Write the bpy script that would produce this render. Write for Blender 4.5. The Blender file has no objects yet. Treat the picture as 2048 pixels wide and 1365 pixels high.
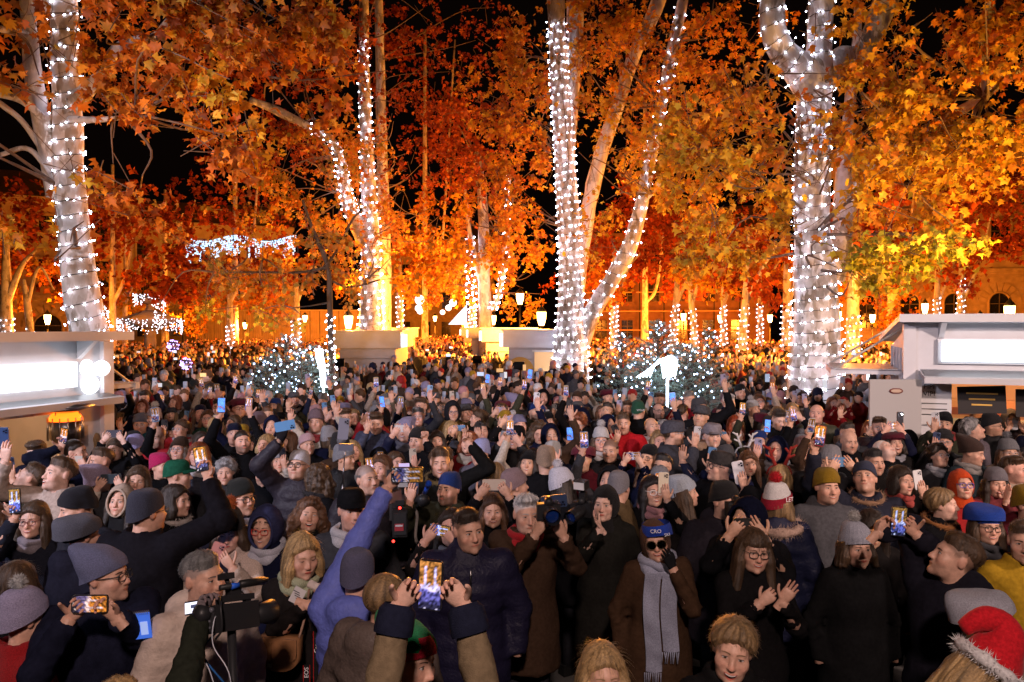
import bpy, math, random
import numpy as np
from mathutils import Vector, Matrix, Euler
R = math.radians
rng = np.random.default_rng(7)
random.seed(7)
scene = bpy.context.scene
C = scene.collection

# ------------------------------------------------------------------ camera
CAM_H, F_PX, HOR = 2.7, 1500.0, 655.0
TH = math.atan((682.5 - HOR) / F_PX)
cd = bpy.data.cameras.new('camera'); cam = bpy.data.objects.new('camera', cd); C.objects.link(cam)
cd.sensor_width = 36.0; cd.lens = F_PX / 2048.0 * 36.0; cd.clip_end = 600.0; cd.clip_start = 0.05
cam.location = (0, 0, CAM_H); cam.rotation_euler = (R(90) - TH, 0, 0)
scene.camera = cam

# ------------------------------------------------------------------ world: black city night sky
w = bpy.data.worlds.new('World'); scene.world = w; w.use_nodes = True
bg = w.node_tree.nodes['Background']
sky = w.node_tree.nodes.new('ShaderNodeTexSky'); sky.sky_type = 'NISHITA'; sky.sun_disc = False
sky.sun_elevation = R(-4.0); sky.sun_rotation = R(200)
mixn = w.node_tree.nodes.new('ShaderNodeMix'); mixn.data_type = 'RGBA'; mixn.blend_type = 'MIX'
mixn.inputs[0].default_value = 0.75
w.node_tree.links.new(sky.outputs[0], mixn.inputs[6]); mixn.inputs[7].default_value = (0.22, 0.10, 0.075, 1)
w.node_tree.links.new(mixn.outputs[2], bg.inputs[0]); bg.inputs[1].default_value = 0.012

# ------------------------------------------------------------------ stage floodlights beside and behind the camera (the stage the crowd faces)
def spot(name, loc, aim, power, col, size, blend=0.8, rad=0.25):
    l = bpy.data.lights.new(name, 'SPOT'); l.energy = power; l.color = col; l.spot_size = R(size); l.spot_blend = blend
    l.shadow_soft_size = rad
    o = bpy.data.objects.new(name, l); C.objects.link(o); o.location = loc
    o.rotation_euler = (Vector(aim) - Vector(loc)).to_track_quat('-Z', 'Y').to_euler()
    return o
def point(name, loc, power, col, rad=0.12):
    l = bpy.data.lights.new(name, 'POINT'); l.energy = power; l.color = col; l.shadow_soft_size = rad
    o = bpy.data.objects.new(name, l); C.objects.link(o); o.location = loc
    return o
STAGE = [((-8.5, -1.6, 6.2), (-1.5, 12.5, 1.3), 5600, (0.86, 0.82, 1.0)),
         ((8.5, -1.6, 6.2), (2.5, 12.5, 1.3), 5000, (1.0, 0.72, 0.62)),
         ((0.2, -3.0, 6.4), (0.2, 8.0, 1.4), 1900, (1.0, 0.73, 0.65))]
for p_, a_, e_, c_ in STAGE:
    spot('stage_light', p_, a_, e_, c_, 60 if e_ > 4000 else 92, 0.75)

vs = scene.view_settings
scene.display_settings.display_device = 'sRGB'
vs.view_transform = 'Standard'; vs.look = 'None'; vs.exposure = 0.0; vs.gamma = 1.0; vs.use_curve_mapping = False
cy = scene.cycles
cy.use_denoising = True
try: cy.denoiser = 'OPENIMAGEDENOISE'
except Exception: pass
cy.use_adaptive_sampling = True; cy.adaptive_threshold = 0.02
cy.max_bounces = 5; cy.diffuse_bounces = 2; cy.glossy_bounces = 2; cy.transmission_bounces = 3; cy.transparent_max_bounces = 6
cy.sample_clamp_indirect = 3.0; cy.sample_clamp_direct = 0.0
cy.caustics_reflective = False; cy.caustics_refractive = False
cy.use_light_tree = True
scene.render.film_transparent = False

# ------------------------------------------------------------------ helpers
def pt(px, py, Y):
    u = (px - 1024.0) / F_PX; v = -(py - 682.5) / F_PX
    y = math.cos(TH) + v * math.sin(TH); z = -math.sin(TH) + v * math.cos(TH)
    t = Y / y
    return np.array([u * t, Y, CAM_H + z * t])
def proj(P):
    P = np.asarray(P, float); d = P - np.array([0, 0, CAM_H])
    f = d[..., 1] * math.cos(TH) - d[..., 2] * math.sin(TH); up = d[..., 1] * math.sin(TH) + d[..., 2] * math.cos(TH)
    return 1024 + F_PX * d[..., 0] / f, 682.5 - F_PX * up / f
def px2m(w_, Y): return w_ * Y / F_PX

def mesh_np(name, V, polys, cols=None, matidx=None, smooth=True, mats=()):
    """polys: list of (k,m) int arrays"""
    me = bpy.data.meshes.new(name)
    V = np.ascontiguousarray(V, dtype=np.float32)
    polys = [np.asarray(p, dtype=np.int32) for p in polys if len(p)]
    loops = np.concatenate([p.ravel() for p in polys]) if polys else np.zeros(0, np.int32)
    tot = np.concatenate([np.full(len(p), p.shape[1], np.int32) for p in polys]) if polys else np.zeros(0, np.int32)
    start = np.concatenate([[0], np.cumsum(tot)[:-1]]).astype(np.int32) if len(tot) else tot
    me.vertices.add(len(V)); me.vertices.foreach_set('co', V.ravel())
    me.loops.add(len(loops)); me.loops.foreach_set('vertex_index', loops)
    me.polygons.add(len(tot)); me.polygons.foreach_set('loop_start', start); me.polygons.foreach_set('loop_total', tot)
    if smooth is not None:
        sm = np.full(len(tot), bool(smooth)) if np.isscalar(smooth) else np.asarray(smooth, bool)
        me.polygons.foreach_set('use_smooth', sm)
    if matidx is not None: me.polygons.foreach_set('material_index', np.asarray(matidx, np.int32))
    me.update(calc_edges=True)
    if cols is None: cols = np.ones((len(V), 3), np.float32)
    a = me.attributes.new('Col', 'FLOAT_COLOR', 'POINT')
    a.data.foreach_set('color', np.concatenate([cols, np.ones((len(V), 1))], 1).astype(np.float32).ravel())
    for m in mats: me.materials.append(m)
    return me

class MB:
    def __init__(s): s.V = []; s.P = []; s.c = []; s.n = 0; s.mi = []; s.sm = []
    def add(s, V, F, col=(1, 1, 1), mat=0, smooth=True):
        V = np.asarray(V, float).reshape(-1, 3); F = np.asarray(F, int)
        if not len(F): return s
        s.V.append(V); s.P.append(F + s.n); s.n += len(V)
        col = np.asarray(col, float)
        s.c.append(np.broadcast_to(col, (len(V), 3)) if col.ndim == 1 else col)
        s.mi.append(np.full(len(F), mat)); s.sm.append(np.full(len(F), smooth))
        return s
    def box(s, c, d, col=(1, 1, 1), mat=0, rot=None):
        V, F = box(c, d, rot); return s.add(V, F, col, mat, False)
    def tube(s, pts, r, n=8, col=(1, 1, 1), mat=0, cap=True, smooth=True):
        V, F, T = tube(pts, r, n, cap); k = s.n
        s.add(V, F, col, mat, smooth)
        if cap: s.P.append(T + k); s.mi.append(np.full(len(T), mat)); s.sm.append(np.full(len(T), smooth))
        return s
    def sph(s, c, r, col=(1, 1, 1), mat=0, nu=12, nv=8):
        V, Q, T = sphere(c, r, nu, nv); k = s.n
        s.add(V, Q, col, mat); s.P.append(T + k); s.mi.append(np.full(len(T), mat)); s.sm.append(np.full(len(T), True))
        return s
    def mesh(s, name, mats):
        if not isinstance(mats, (list, tuple)): mats = [mats]
        # keep polys grouped; order of mi/sm follows P
        return mesh_np(name, np.concatenate(s.V), s.P, np.concatenate(s.c), np.concatenate(s.mi), np.concatenate(s.sm), mats)
    def build(s, name, mats, parent=None, loc=None, rot=None):
        return obj(name, s.mesh(name, mats), parent, loc, rot)

def obj(name, me, parent=None, loc=None, rot=None, **props):
    o = bpy.data.objects.new(name, me); C.objects.link(o)
    if parent is not None: o.parent = parent
    if loc is not None: o.location = tuple(float(x) for x in loc)
    if rot is not None: o.rotation_euler = rot
    o['tint'] = (1.0, 1.0, 1.0)
    for k, v in props.items(): o[k] = v
    return o
def tag(o, label, cat, group=None):
    o['label'] = label; o['category'] = cat
    if group: o['group'] = group
    return o
def empty(name, loc=(0, 0, 0), rz=0.0):
    o = bpy.data.objects.new(name, None); C.objects.link(o)
    o.location = tuple(float(x) for x in loc); o.rotation_euler = (0, 0, rz); o.empty_display_size = 0.2
    return o
def tint(o, c):
    o['tint'] = tuple(float(x) for x in c); return o

BOXF = np.array([[0, 3, 2, 1], [4, 5, 6, 7], [0, 1, 5, 4], [1, 2, 6, 5], [2, 3, 7, 6], [3, 0, 4, 7]])
def box(c, d, rot=None):
    h = np.asarray(d, float) / 2
    V = np.array([[-1, -1, -1], [1, -1, -1], [1, 1, -1], [-1, 1, -1], [-1, -1, 1], [1, -1, 1], [1, 1, 1], [-1, 1, 1]]) * h
    if rot is not None: V = V @ np.asarray(rot).T
    return V + np.asarray(c, float), BOXF
def sphere(c, r, nu=12, nv=8):
    r = np.broadcast_to(np.asarray(r, float), (3,))
    th = np.linspace(0, 2 * np.pi, nu, endpoint=False); ph = np.linspace(0, np.pi, nv + 1)[1:-1]
    V = np.array([[math.sin(p) * math.cos(t), math.sin(p) * math.sin(t), math.cos(p)] for p in ph for t in th])
    V = np.vstack([V, [[0, 0, 1], [0, 0, -1]]]) * r + np.asarray(c, float)
    i = np.arange(nu); j = (i + 1) % nu; Q = []
    for k in range(nv - 2):
        a = k * nu
        Q.append(np.stack([a + i, a + nu + i, a + nu + j, a + j], 1))
    n = nu * (nv - 1)
    T = np.vstack([np.stack([np.full(nu, n), i, j], 1), np.stack([np.full(nu, n + 1), n - nu + j, n - nu + i], 1)])
    return V, np.vstack(Q), T
def frames(P):
    P = np.asarray(P, float); T = np.gradient(P, axis=0); T /= np.linalg.norm(T, axis=1, keepdims=True) + 1e-12
    u = np.cross(T[0], [0, 0, 1.0]) if abs(T[0][2]) < 0.9 else np.cross(T[0], [0, 1.0, 0]); u /= np.linalg.norm(u)
    U = [u]
    for i in range(1, len(P)):
        u = U[-1] - T[i] * np.dot(U[-1], T[i]); U.append(u / (np.linalg.norm(u) + 1e-12))
    U = np.array(U); W = np.cross(T, U)
    return T, U, W
def tube(P, r, n=8, cap=True):
    P = np.asarray(P, float); m = len(P); r = np.broadcast_to(np.asarray(r, float), (m,))
    T, U, W = frames(P); a = np.linspace(0, 2 * np.pi, n, endpoint=False)
    V = P[:, None, :] + r[:, None, None] * (np.cos(a)[None, :, None] * U[:, None, :] + np.sin(a)[None, :, None] * W[:, None, :])
    V = V.reshape(-1, 3); i = np.arange(n); j = (i + 1) % n
    Q = np.vstack([np.stack([k * n + i, k * n + j, (k + 1) * n + j, (k + 1) * n + i], 1) for k in range(m - 1)])
    Tc = np.zeros((0, 3), int)
    if cap:
        V = np.vstack([V, P[0] - T[0] * r[0] * 0.35, P[-1] + T[-1] * r[-1] * 0.35]); c0, c1 = m * n, m * n + 1
        Tc = np.vstack([np.stack([np.full(n, c0), j, i], 1), np.stack([np.full(n, c1), (m - 1) * n + i, (m - 1) * n + j], 1)])
    return V, Q, Tc
def spline(P, per=6):
    P = np.asarray(P, float)
    if len(P) < 3: return P[0] + (P[-1] - P[0]) * np.linspace(0, 1, per + 1)[:, None]
    Q = np.vstack([2 * P[0] - P[1], P, 2 * P[-1] - P[-2]]); out = []
    t = np.linspace(0, 1, per, endpoint=False)[:, None]
    for i in range(1, len(Q) - 2):
        a, b, c, d = Q[i - 1], Q[i], Q[i + 1], Q[i + 2]
        out.append(0.5 * (2 * b + (c - a) * t + (2 * a - 5 * b + 4 * c - d) * t ** 2 + (3 * b - 3 * c + d - a) * t ** 3))
    return np.vstack(out + [P[-1:]])
def rotm(ax, ang):
    return np.array(Matrix.Rotation(ang, 3, ax))
def euler(x, y, z): return np.array(Euler((x, y, z)).to_matrix())
def vnoise(P, scale=1.0, seed=0):
    """cheap smooth value noise in [-1,1], vectorised"""
    P = np.asarray(P) * scale + seed * 17.31
    i = np.floor(P).astype(np.int64); f = P - i; f = f * f * (3 - 2 * f)
    def h(x, y, z):
        n = (x * 374761393 + y * 668265263 + z * 2147483647 + seed * 974711) & 0xffffffff
        n = ((n ^ (n >> 13)) * 1274126177) & 0xffffffff
        return ((n ^ (n >> 16)) & 0xffff) / 32767.5 - 1.0
    x, y, z = i[..., 0], i[..., 1], i[..., 2]; fx, fy, fz = f[..., 0], f[..., 1], f[..., 2]
    r = 0
    for dx in (0, 1):
        for dy in (0, 1):
            for dz in (0, 1):
                r = r + h(x + dx, y + dy, z + dz) * (fx if dx else 1 - fx) * (fy if dy else 1 - fy) * (fz if dz else 1 - fz)
    return r

# ------------------------------------------------------------------ materials
MATS = {}
def nodes(name):
    m = bpy.data.materials.new(name); m.use_nodes = True; nt = m.node_tree
    return m, nt, nt.nodes, nt.links, nt.nodes['Principled BSDF']
def mat(name, col=None, rough=0.7, metal=0.0, noise=0.0, nscale=30.0, bump=0.0, bscale=80.0, emit=0.0, spec=0.4, coat=0.0, sheen=0.0, sss=0.0, sampling=None, trans=0.0):
    """Principled material; base colour = vertex Col x object tint (x a fixed colour), broken up by noise, with fine bump"""
    if name in MATS: return MATS[name]
    m, nt, N, L, B = nodes(name)
    a = N.new('ShaderNodeAttribute'); a.attribute_name = 'Col'
    t = N.new('ShaderNodeAttribute'); t.attribute_type = 'OBJECT'; t.attribute_name = 'tint'
    mx = N.new('ShaderNodeMix'); mx.data_type = 'RGBA'; mx.blend_type = 'MULTIPLY'; mx.inputs[0].default_value = 1
    L.new(a.outputs[0], mx.inputs[6]); L.new(t.outputs[1], mx.inputs[7]); cur = mx.outputs[2]
    if col is not None:
        m2 = N.new('ShaderNodeMix'); m2.data_type = 'RGBA'; m2.blend_type = 'MULTIPLY'; m2.inputs[0].default_value = 1
        L.new(cur, m2.inputs[6]); m2.inputs[7].default_value = (*col, 1); cur = m2.outputs[2]
    tc = N.new('ShaderNodeTexCoord')
    if noise:
        nz = N.new('ShaderNodeTexNoise'); nz.inputs['Scale'].default_value = nscale; nz.inputs['Detail'].default_value = 5
        L.new(tc.outputs['Object'], nz.inputs['Vector'])
        mr = N.new('ShaderNodeMapRange'); mr.inputs[1].default_value = 0.3; mr.inputs[2].default_value = 0.7
        mr.inputs[3].default_value = 1 - noise; mr.inputs[4].default_value = 1 + noise * 0.6
        L.new(nz.outputs[0], mr.inputs[0])
        m3 = N.new('ShaderNodeMix'); m3.data_type = 'RGBA'; m3.blend_type = 'MULTIPLY'; m3.inputs[0].default_value = 1
        L.new(cur, m3.inputs[6]); L.new(mr.outputs[0], m3.inputs[7]); cur = m3.outputs[2]
    L.new(cur, B.inputs['Base Color'])
    B.inputs['Roughness'].default_value = rough; B.inputs['Metallic'].default_value = metal
    B.inputs['Specular IOR Level'].default_value = spec
    if coat: B.inputs['Coat Weight'].default_value = coat
    if sheen: B.inputs['Sheen Weight'].default_value = sheen; B.inputs['Sheen Roughness'].default_value = 0.5
    if sss:
        B.inputs['Subsurface Weight'].default_value = sss; B.inputs['Subsurface Radius'].default_value = (0.02, 0.007, 0.004); B.inputs['Subsurface Scale'].default_value = 0.3
    if trans: B.inputs['Transmission Weight'].default_value = trans
    if bump:
        nb = N.new('ShaderNodeTexNoise'); nb.inputs['Scale'].default_value = bscale; nb.inputs['Detail'].default_value = 4
        L.new(tc.outputs['Object'], nb.inputs['Vector'])
        bp = N.new('ShaderNodeBump'); bp.inputs['Strength'].default_value = bump; bp.inputs['Distance'].default_value = 0.01
        L.new(nb.outputs[0], bp.inputs['Height']); L.new(bp.outputs[0], B.inputs['Normal'])
    if emit:
        L.new(cur, B.inputs['Emission Color']); B.inputs['Emission Strength'].default_value = emit
    if sampling: m.cycles.emission_sampling = sampling
    MATS[name] = m
    return m
# ------------------------------------------------------------------ setting materials
M_PAVE = mat('paving', (0.09, 0.085, 0.08), 0.75, noise=0.4, nscale=3, bump=0.3, bscale=20)
M_PLASTER = mat('facade_plaster', None, 0.85, noise=0.25, nscale=1.2, bump=0.2, bscale=12)
M_STONE = mat('facade_stone', None, 0.85, noise=0.3, nscale=2.0, bump=0.3, bscale=9)
M_GLASSD = mat('dark_window_glass', (0.012, 0.013, 0.018), 0.12, spec=0.6)
M_FRAME = mat('window_frame_paint', None, 0.6, noise=0.1)
M_WHITE = mat('white_kiosk_paint', None, 0.45, noise=0.07, nscale=4, bump=0.06, bscale=60)
M_SIGN = mat('backlit_sign', (0.86, 0.93, 1.0), 0.5, emit=1.9)
M_GLOBE = mat('frosted_lamp_globe', (0.9, 0.94, 1.0), 0.5, emit=2.6)
M_WARMIN = mat('warm_interior_glow', None, 0.8, emit=0.3, sampling='NONE')  # interior light put into panels, goods and hatches as a faint glow
M_METAL = mat('painted_iron', (0.02, 0.022, 0.02), 0.5, metal=0.3)
M_STEEL = mat('brushed_steel', (0.55, 0.55, 0.56), 0.3, metal=1.0, noise=0.1)
M_SODIUM = mat('sodium_lantern_glass', (1.0, 0.55, 0.16), 0.4, emit=26.0, sampling='NONE')
M_BULB = mat('led_bulb', (0.72, 0.76, 1.0), 0.4, emit=38.0)
M_BULBFIR = mat('led_bulb_fir', (0.50, 0.68, 1.0), 0.4, emit=14.0)
M_BULBF = mat('led_bulb_small', (0.80, 0.84, 1.0), 0.4, emit=5.5, sampling='NONE')
M_BULBC = mat('led_bulb_cyan', (0.42, 0.74, 1.0), 0.4, emit=1.7, sampling='NONE')
M_WIRE = mat('light_string_wire', (0.012, 0.014, 0.012), 0.6)
SODIUM = (1.0, 0.335, 0.035)

g = MB(); g.add([[-220, -40, 0], [220, -40, 0], [220, 320, 0], [-220, 320, 0]], [[0, 1, 2, 3]])
o = g.build('ground', M_PAVE); o['kind'] = 'structure'

# ------------------------------------------------------------------ facades
def arch_poly(w_, h_, n=10):
    r = w_ / 2; a = np.linspace(0, np.pi, n + 1)
    return np.vstack([[[-r, 0], [r, 0]], np.stack([r * np.cos(a), h_ - r + r * np.sin(a)], 1)])
def prism(poly, y0, y1):
    n = len(poly); V = np.vstack([np.c_[poly[:, 0], np.full(n, y0), poly[:, 1]], np.c_[poly[:, 0], np.full(n, y1), poly[:, 1]]])
    i = np.arange(n); j = (i + 1) % n
    c0 = len(V); V = np.vstack([V, [poly[:, 0].mean(), y0, poly[:, 1].mean()], [poly[:, 0].mean(), y1, poly[:, 1].mean()]])
    Q = np.stack([i, j, n + j, n + i], 1); T = np.vstack([np.stack([np.full(n, c0), j, i], 1), np.stack([np.full(n, c0 + 1), n + i, n + j], 1)])
    return V, Q, T
WINC = {}
def window(parent, x, z, w_, h_, arch=False, col=(0.4, 0.3, 0.2), barcol=(0.10, 0.08, 0.06), sill=True, surround=True):
    key = (round(w_, 2), round(h_, 2), arch, col)
    if key not in WINC:
        m = MB()
        P = arch_poly(w_, h_) if arch else np.array([[-w_ / 2, 0], [w_ / 2, 0], [w_ / 2, h_], [-w_ / 2, h_]])
        V, Q, T = prism(P, -0.015, 0.05); m.add(V, Q, smooth=False); m.P.append(T); m.mi.append(np.zeros(len(T))); m.sm.append(np.zeros(len(T), bool))
        pane = m.mesh('window', M_GLASSD)
        b = MB(); t = 0.07
        b.box((0, -0.035, h_ / 2), (t, 0.04, h_ - 0.02), barcol); b.box((0, -0.04, h_ * 0.68), (w_ - 0.02, 0.05, t), barcol); b.box((0, -0.033, h_ * 0.34), (w_ - 0.02, 0.03, t * 0.7), barcol)
        bars = b.mesh('glazing_bar', M_FRAME)
        f = MB(); s = 0.22
        if arch:
            P2 = P[1:]; path = np.c_[P2[:, 0], np.full(len(P2), -0.06), P2[:, 1]]; path = np.vstack([[[w_ / 2, -0.06, 0]], path[1:], [[-w_ / 2, -0.06, 0]]])
            f.tube(path, s / 2, 6, col)
        else:
            f.box((-w_ / 2 - s / 2, -0.05, h_ / 2), (s, 0.16, h_ + s), col); f.box((w_ / 2 + s / 2, -0.05, h_ / 2), (s, 0.16, h_ + s), col)
            f.box((0, -0.08, h_ + s / 2 + 0.02), (w_ + 2.6 * s, 0.26, s), col)
        fr = f.mesh('surround', M_STONE)
        sl = MB(); sl.box((0, -0.12, -0.1), (w_ + 0.6, 0.34, 0.18), col); si = sl.mesh('sill', M_STONE)
        WINC[key] = (pane, bars, fr, si)
    pane, bars, fr, si = WINC[key]
    o = obj('window', pane, parent, (x, 0, z)); obj('glazing_bar', bars, o)
    if surround: obj('surround', fr, o)
    if sill: obj('sill', si, o)
    return o
def facade(name, label, pa, pb, H, col, rows, courses=0.0, cz=(0, 0), cornices=(), depth=4.0, cat='building', roofcol=(0.05, 0.03, 0.025)):
    """rows: list of (z, w, h, spacing, arch, offset)"""
    pa = np.array(pa, float); pb = np.array(pb, float); L = np.linalg.norm(pb - pa); rz = math.atan2(*(pb - pa)[::-1])
    root = empty(name, (pa[0], pa[1], 0), rz); tag(root, label, cat)
    m = MB(); m.box((L / 2, depth / 2, H / 2), (L, depth, H), col); m.build('wall', M_PLASTER, root)
    rf = MB(); rf.add([[-.4, -.5, H], [L + .4, -.5, H], [L + .4, depth + .5, H], [-.4, depth + .5, H], [0, depth / 2, H + 2.6], [L, depth / 2, H + 2.6]],
                      [[0, 1, 5, 4], [2, 3, 4, 5]], roofcol, 0, False); rf.add([[-.4, -.5, H], [-.4, depth + .5, H], [0, depth / 2, H + 2.6], [L + .4, -.5, H], [L + .4, depth + .5, H], [L, depth / 2, H + 2.6]], [[0, 2, 1], [3, 4, 5]], roofcol, 0, False)
    rf.build('roof', M_PLASTER, root)
    for z in cornices:
        m = MB(); m.box((L / 2, -0.2, z), (L + .3, 0.4, 0.35), col); m.box((L / 2, -0.12, z - 0.28), (L + .2, 0.24, 0.2), col); m.build('cornice', M_STONE, root)
    wins = []
    for (z, w_, h_, sp, ar, off) in rows:
        n = int((L - off) / sp) + 1
        for k in range(n):
            x = off + k * sp
            if x > L - w_ / 2 - 0.2: break
            window(root, x, z, w_, h_, ar, tuple(np.array(col) * 0.92)); wins.append((x, z, w_, h_, ar))
            if ar:
                r = w_ / 2; zc = z + h_ - r
                for a in np.linspace(0.12, np.pi - 0.12, 9):
                    key = ('v', round(r, 2), round(a, 2), col)
                    if key not in WINC:
                        da = 0.145; ri, ro = r + 0.10, r + 0.85
                        P = np.array([[q * math.cos(b), q * math.sin(b)] for q, b in ((ri, a - da), (ro, a - da), (ro, a + da), (ri, a + da))])
                        V, Q, T = prism(P, -0.13, 0.02); mm = MB(); mm.add(V, Q, np.array(col) * 1.02, smooth=False); mm.P.append(T); mm.mi.append(np.zeros(len(T))); mm.sm.append(np.zeros(len(T), bool))
                        WINC[key] = mm.mesh('voussoir_stone', M_STONE)
                    obj('voussoir_stone', WINC[key], root, (x, 0, zc))
    if courses:
        z = cz[0]
        while z + courses < cz[1]:
            zc = z + courses / 2
            # spans of this course between openings
            cuts = sorted([(x - w_ / 2 - (1.0 if (ar and zc > zz + h_ - w_ / 2 - .1) else 0.28), x + w_ / 2 + (1.0 if (ar and zc > zz + h_ - w_ / 2 - .1) else 0.28)) for (x, zz, w_, h_, ar) in wins if zz - 0.3 < zc < zz + h_ + (0.75 if ar else 0.3)])
            x0 = 0.0
            for a, b in cuts + [(L, L)]:
                if a - x0 > 0.15:
                    mm = MB(); mm.box(((x0 + a) / 2, -0.05, zc), (a - x0 - 0.07, 0.14, courses - 0.07), np.array(col) * rng.uniform(0.92, 1.05)); mm.build('stone_course', M_STONE, root)
                x0 = b
            z += courses
    return root

OCH = (0.42, 0.31, 0.19)
facade('corner_palace', 'ochre rusticated palace with arched ground floor windows beyond the white kiosk at the park edge', (27.0, 70.0), (56.0, 63.0), 19.0, OCH,
       [(2.6, 1.7, 3.2, 3.6, True, 2.0), (9.2, 1.5, 2.9, 3.6, False, 2.0), (14.2, 1.4, 2.2, 3.6, False, 2.0)], 0.62, (0.4, 7.3), (7.7, 13.2, 18.8))
facade('street_house', 'long plain house with small dark windows behind the string of lit trunks', (6.0, 88.0), (27.5, 80.0), 13.5, (0.20, 0.10, 0.065),
       [(1.4, 1.3, 2.1, 3.0, False, 1.6), (5.6, 1.2, 2.0, 3.0, False, 1.6), (9.6, 1.2, 1.9, 3.0, False, 1.6)], 0.0, (0, 0), (4.6, 13.2))
facade('end_house', 'orange lit house with a dark doorway closing the far end of the kiosk lane', (-19.5, 122.0), (-3.0, 122.0), 17.0, OCH,
       [(1.0, 1.5, 2.6, 3.3, False, 2.2), (5.8, 1.3, 2.5, 3.3, False, 2.2), (10.6, 1.3, 2.3, 3.3, False, 2.2)], 0.7, (0.3, 4.6), (5.0, 9.8, 16.8))
facade('cream_house', 'pale cream house with tall windows behind the lit fountain', (-52.0, 86.0), (-28.0, 96.0), 15.5, (0.46, 0.38, 0.27),
       [(1.6, 1.4, 2.5, 3.4, False, 2.0), (6.2, 1.3, 2.4, 3.4, False, 2.0), (10.6, 1.3, 2.2, 3.4, False, 2.0)], 0.0, (0, 0), (5.2, 15.2))
facade('arcade_house', 'ochre house with round arched openings behind the white kiosk with globe lamps', (-62.0, 62.0), (-38.0, 74.0), 15.0, OCH,
       [(0.4, 2.4, 3.6, 4.4, True, 2.6), (6.6, 1.4, 2.5, 4.4, False, 2.6), (11.0, 1.3, 2.2, 4.4, False, 2.6)], 0.6, (0.2, 5.0), (5.6, 14.8))

# ribbed construction hoarding beyond the hedge and the dark hedge in front of it
def hoarding(pa, pb, h, label):
    pa = np.array(pa); pb = np.array(pb); L = np.linalg.norm(pb - pa); rz = math.atan2(*(pb - pa)[::-1])
    r = empty('site_hoarding', (pa[0], pa[1], 0), rz); tag(r, label, 'fence')
    key = MB(); key.box((0, 0, h / 2), (0.94, 0.06, h), (0.33, 0.25, 0.16)); 
    for q in (-0.3, -0.1, 0.1, 0.3): key.box((q, -0.05, h / 2), (0.07, 0.05, h - 0.1), (0.36, 0.27, 0.17))
    me = key.mesh('panel', M_PLASTER)
    for k in range(int(L)): obj('panel', me, r, (k + 0.5, rng.uniform(-.02, .02), 0))
    m = MB(); m.box((L / 2, -0.1, h + 0.06), (L, 0.12, 0.1), (0.4, 0.33, 0.25)); m.build('rail', M_FRAME, r)
    return r
hoarding((-33.0, 78.0), (-13.5, 78.0), 4.4, 'ribbed tan site hoarding between the lit fountain and the lanterns')

# scaffolding in front of the street house
r = empty('scaffolding', (6.0, 81.0, 0), -0.2); tag(r, 'thin scaffolding frame standing before the long dark house', 'scaffolding')
pm = MB(); pm.tube([[0, 0, 0], [0, 0, 11]], 0.06, 6, (0.3, 0.2, 0.15)); pmesh = pm.mesh('standard', M_METAL)
bm_ = MB(); bm_.box((9, 0, 0), (18, 0.3, 0.09), (1.5, 1.2, 1)); bmesh_ = bm_.mesh('deck', mat('deck_board', (0.3, 0.2, 0.12), 0.8))
for k in range(8): obj('standard', pmesh, r, (k * 2.55, 0, 0))
for z in (2.4, 4.4, 6.4, 8.4, 10.4): obj('deck', bmesh_, r, (0, 0, z))

# ------------------------------------------------------------------ street lanterns (sodium)
def lantern_mesh():
    m = MB(); H = 3.6
    m.tube([[0, 0, 0], [0, 0, 0.5], [0, 0, 0.55], [0, 0, H - .4]], [0.14, 0.11, 0.06, 0.045], 10)
    m.tube([[0, 0, H - .4], [0, 0, H - .3]], [0.05, 0.14], 8)
    post = m.mesh('post', M_METAL)
    c = MB(); c.tube([[0, 0, H + .34], [0, 0, H + .46], [0, 0, H + .6], [0, 0, H + .68]], [0.24, 0.18, 0.05, 0.02], 6); cap = c.mesh('cap', M_METAL)
    g_ = MB(); g_.tube([[0, 0, H - .28], [0, 0, H + .02], [0, 0, H + .33]], [0.12, 0.2, 0.22], 6, cap=True); gl = g_.mesh('lantern_glass', M_SODIUM)
    return post, cap, gl
LANT = lantern_mesh()
def lantern(x, y, power, label, z=0.0, sc=1.0):
    r = obj('street_lantern', LANT[0], None, (x, y, z)); r.scale = (sc, sc, sc); tag(r, label, 'street lamp', 'sodium street lanterns')
    r.name = 'street_lantern'
    obj('lantern_cap', LANT[1], r); gl = obj('lantern_glass', LANT[2], r)
    gl.visible_shadow = False
    l = point('lantern_light', (0, 0, 3.6), power * (.75 if y > 36 else .7), SODIUM if y < 36 else (1.0, .245, .018), 0.2); l.parent = r
    return r
def lant_px(px, py, Y, power, label):
    p = pt(px, py, Y); return lantern(p[0], Y, power, label, 0.0, p[2] / 3.62)
lant_px(697, 645, 30, 13000, 'bright lantern beside the stout lit trunk above the pale kiosk roof')
lant_px(1083, 638, 30, 13000, 'bright lantern over the round-sign kiosk beside the forked tree')
lant_px(986, 641, 46, 10000, 'small lantern between the kiosk row and the orange lit trunk')
lant_px(932, 652, 70, 11000, 'tiny lantern far along the kiosk lane')
lant_px(490, 652, 60, 4500, 'tiny lantern before the ribbed hoarding')
lant_px(1040, 598, 58, 5500, 'lantern glowing inside a small yellow tree behind the kiosks')
lant_px(1367, 635, 62, 4500, 'lantern among yellow leaves between two lit trunks')
lant_px(2019, 628, 27, 14000, 'orange lantern peeking over the roof of the white kiosk')
lant_px(1672, 640, 24.0, 6500, 'lantern half hidden behind the thick wrapped tree')
lant_px(95, 640, 42, 4200, 'lantern behind the roof of the kiosk with globe lamps')
lant_px(1850, 618, 52, 4500, 'lantern before the arched windows of the palace')
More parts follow.
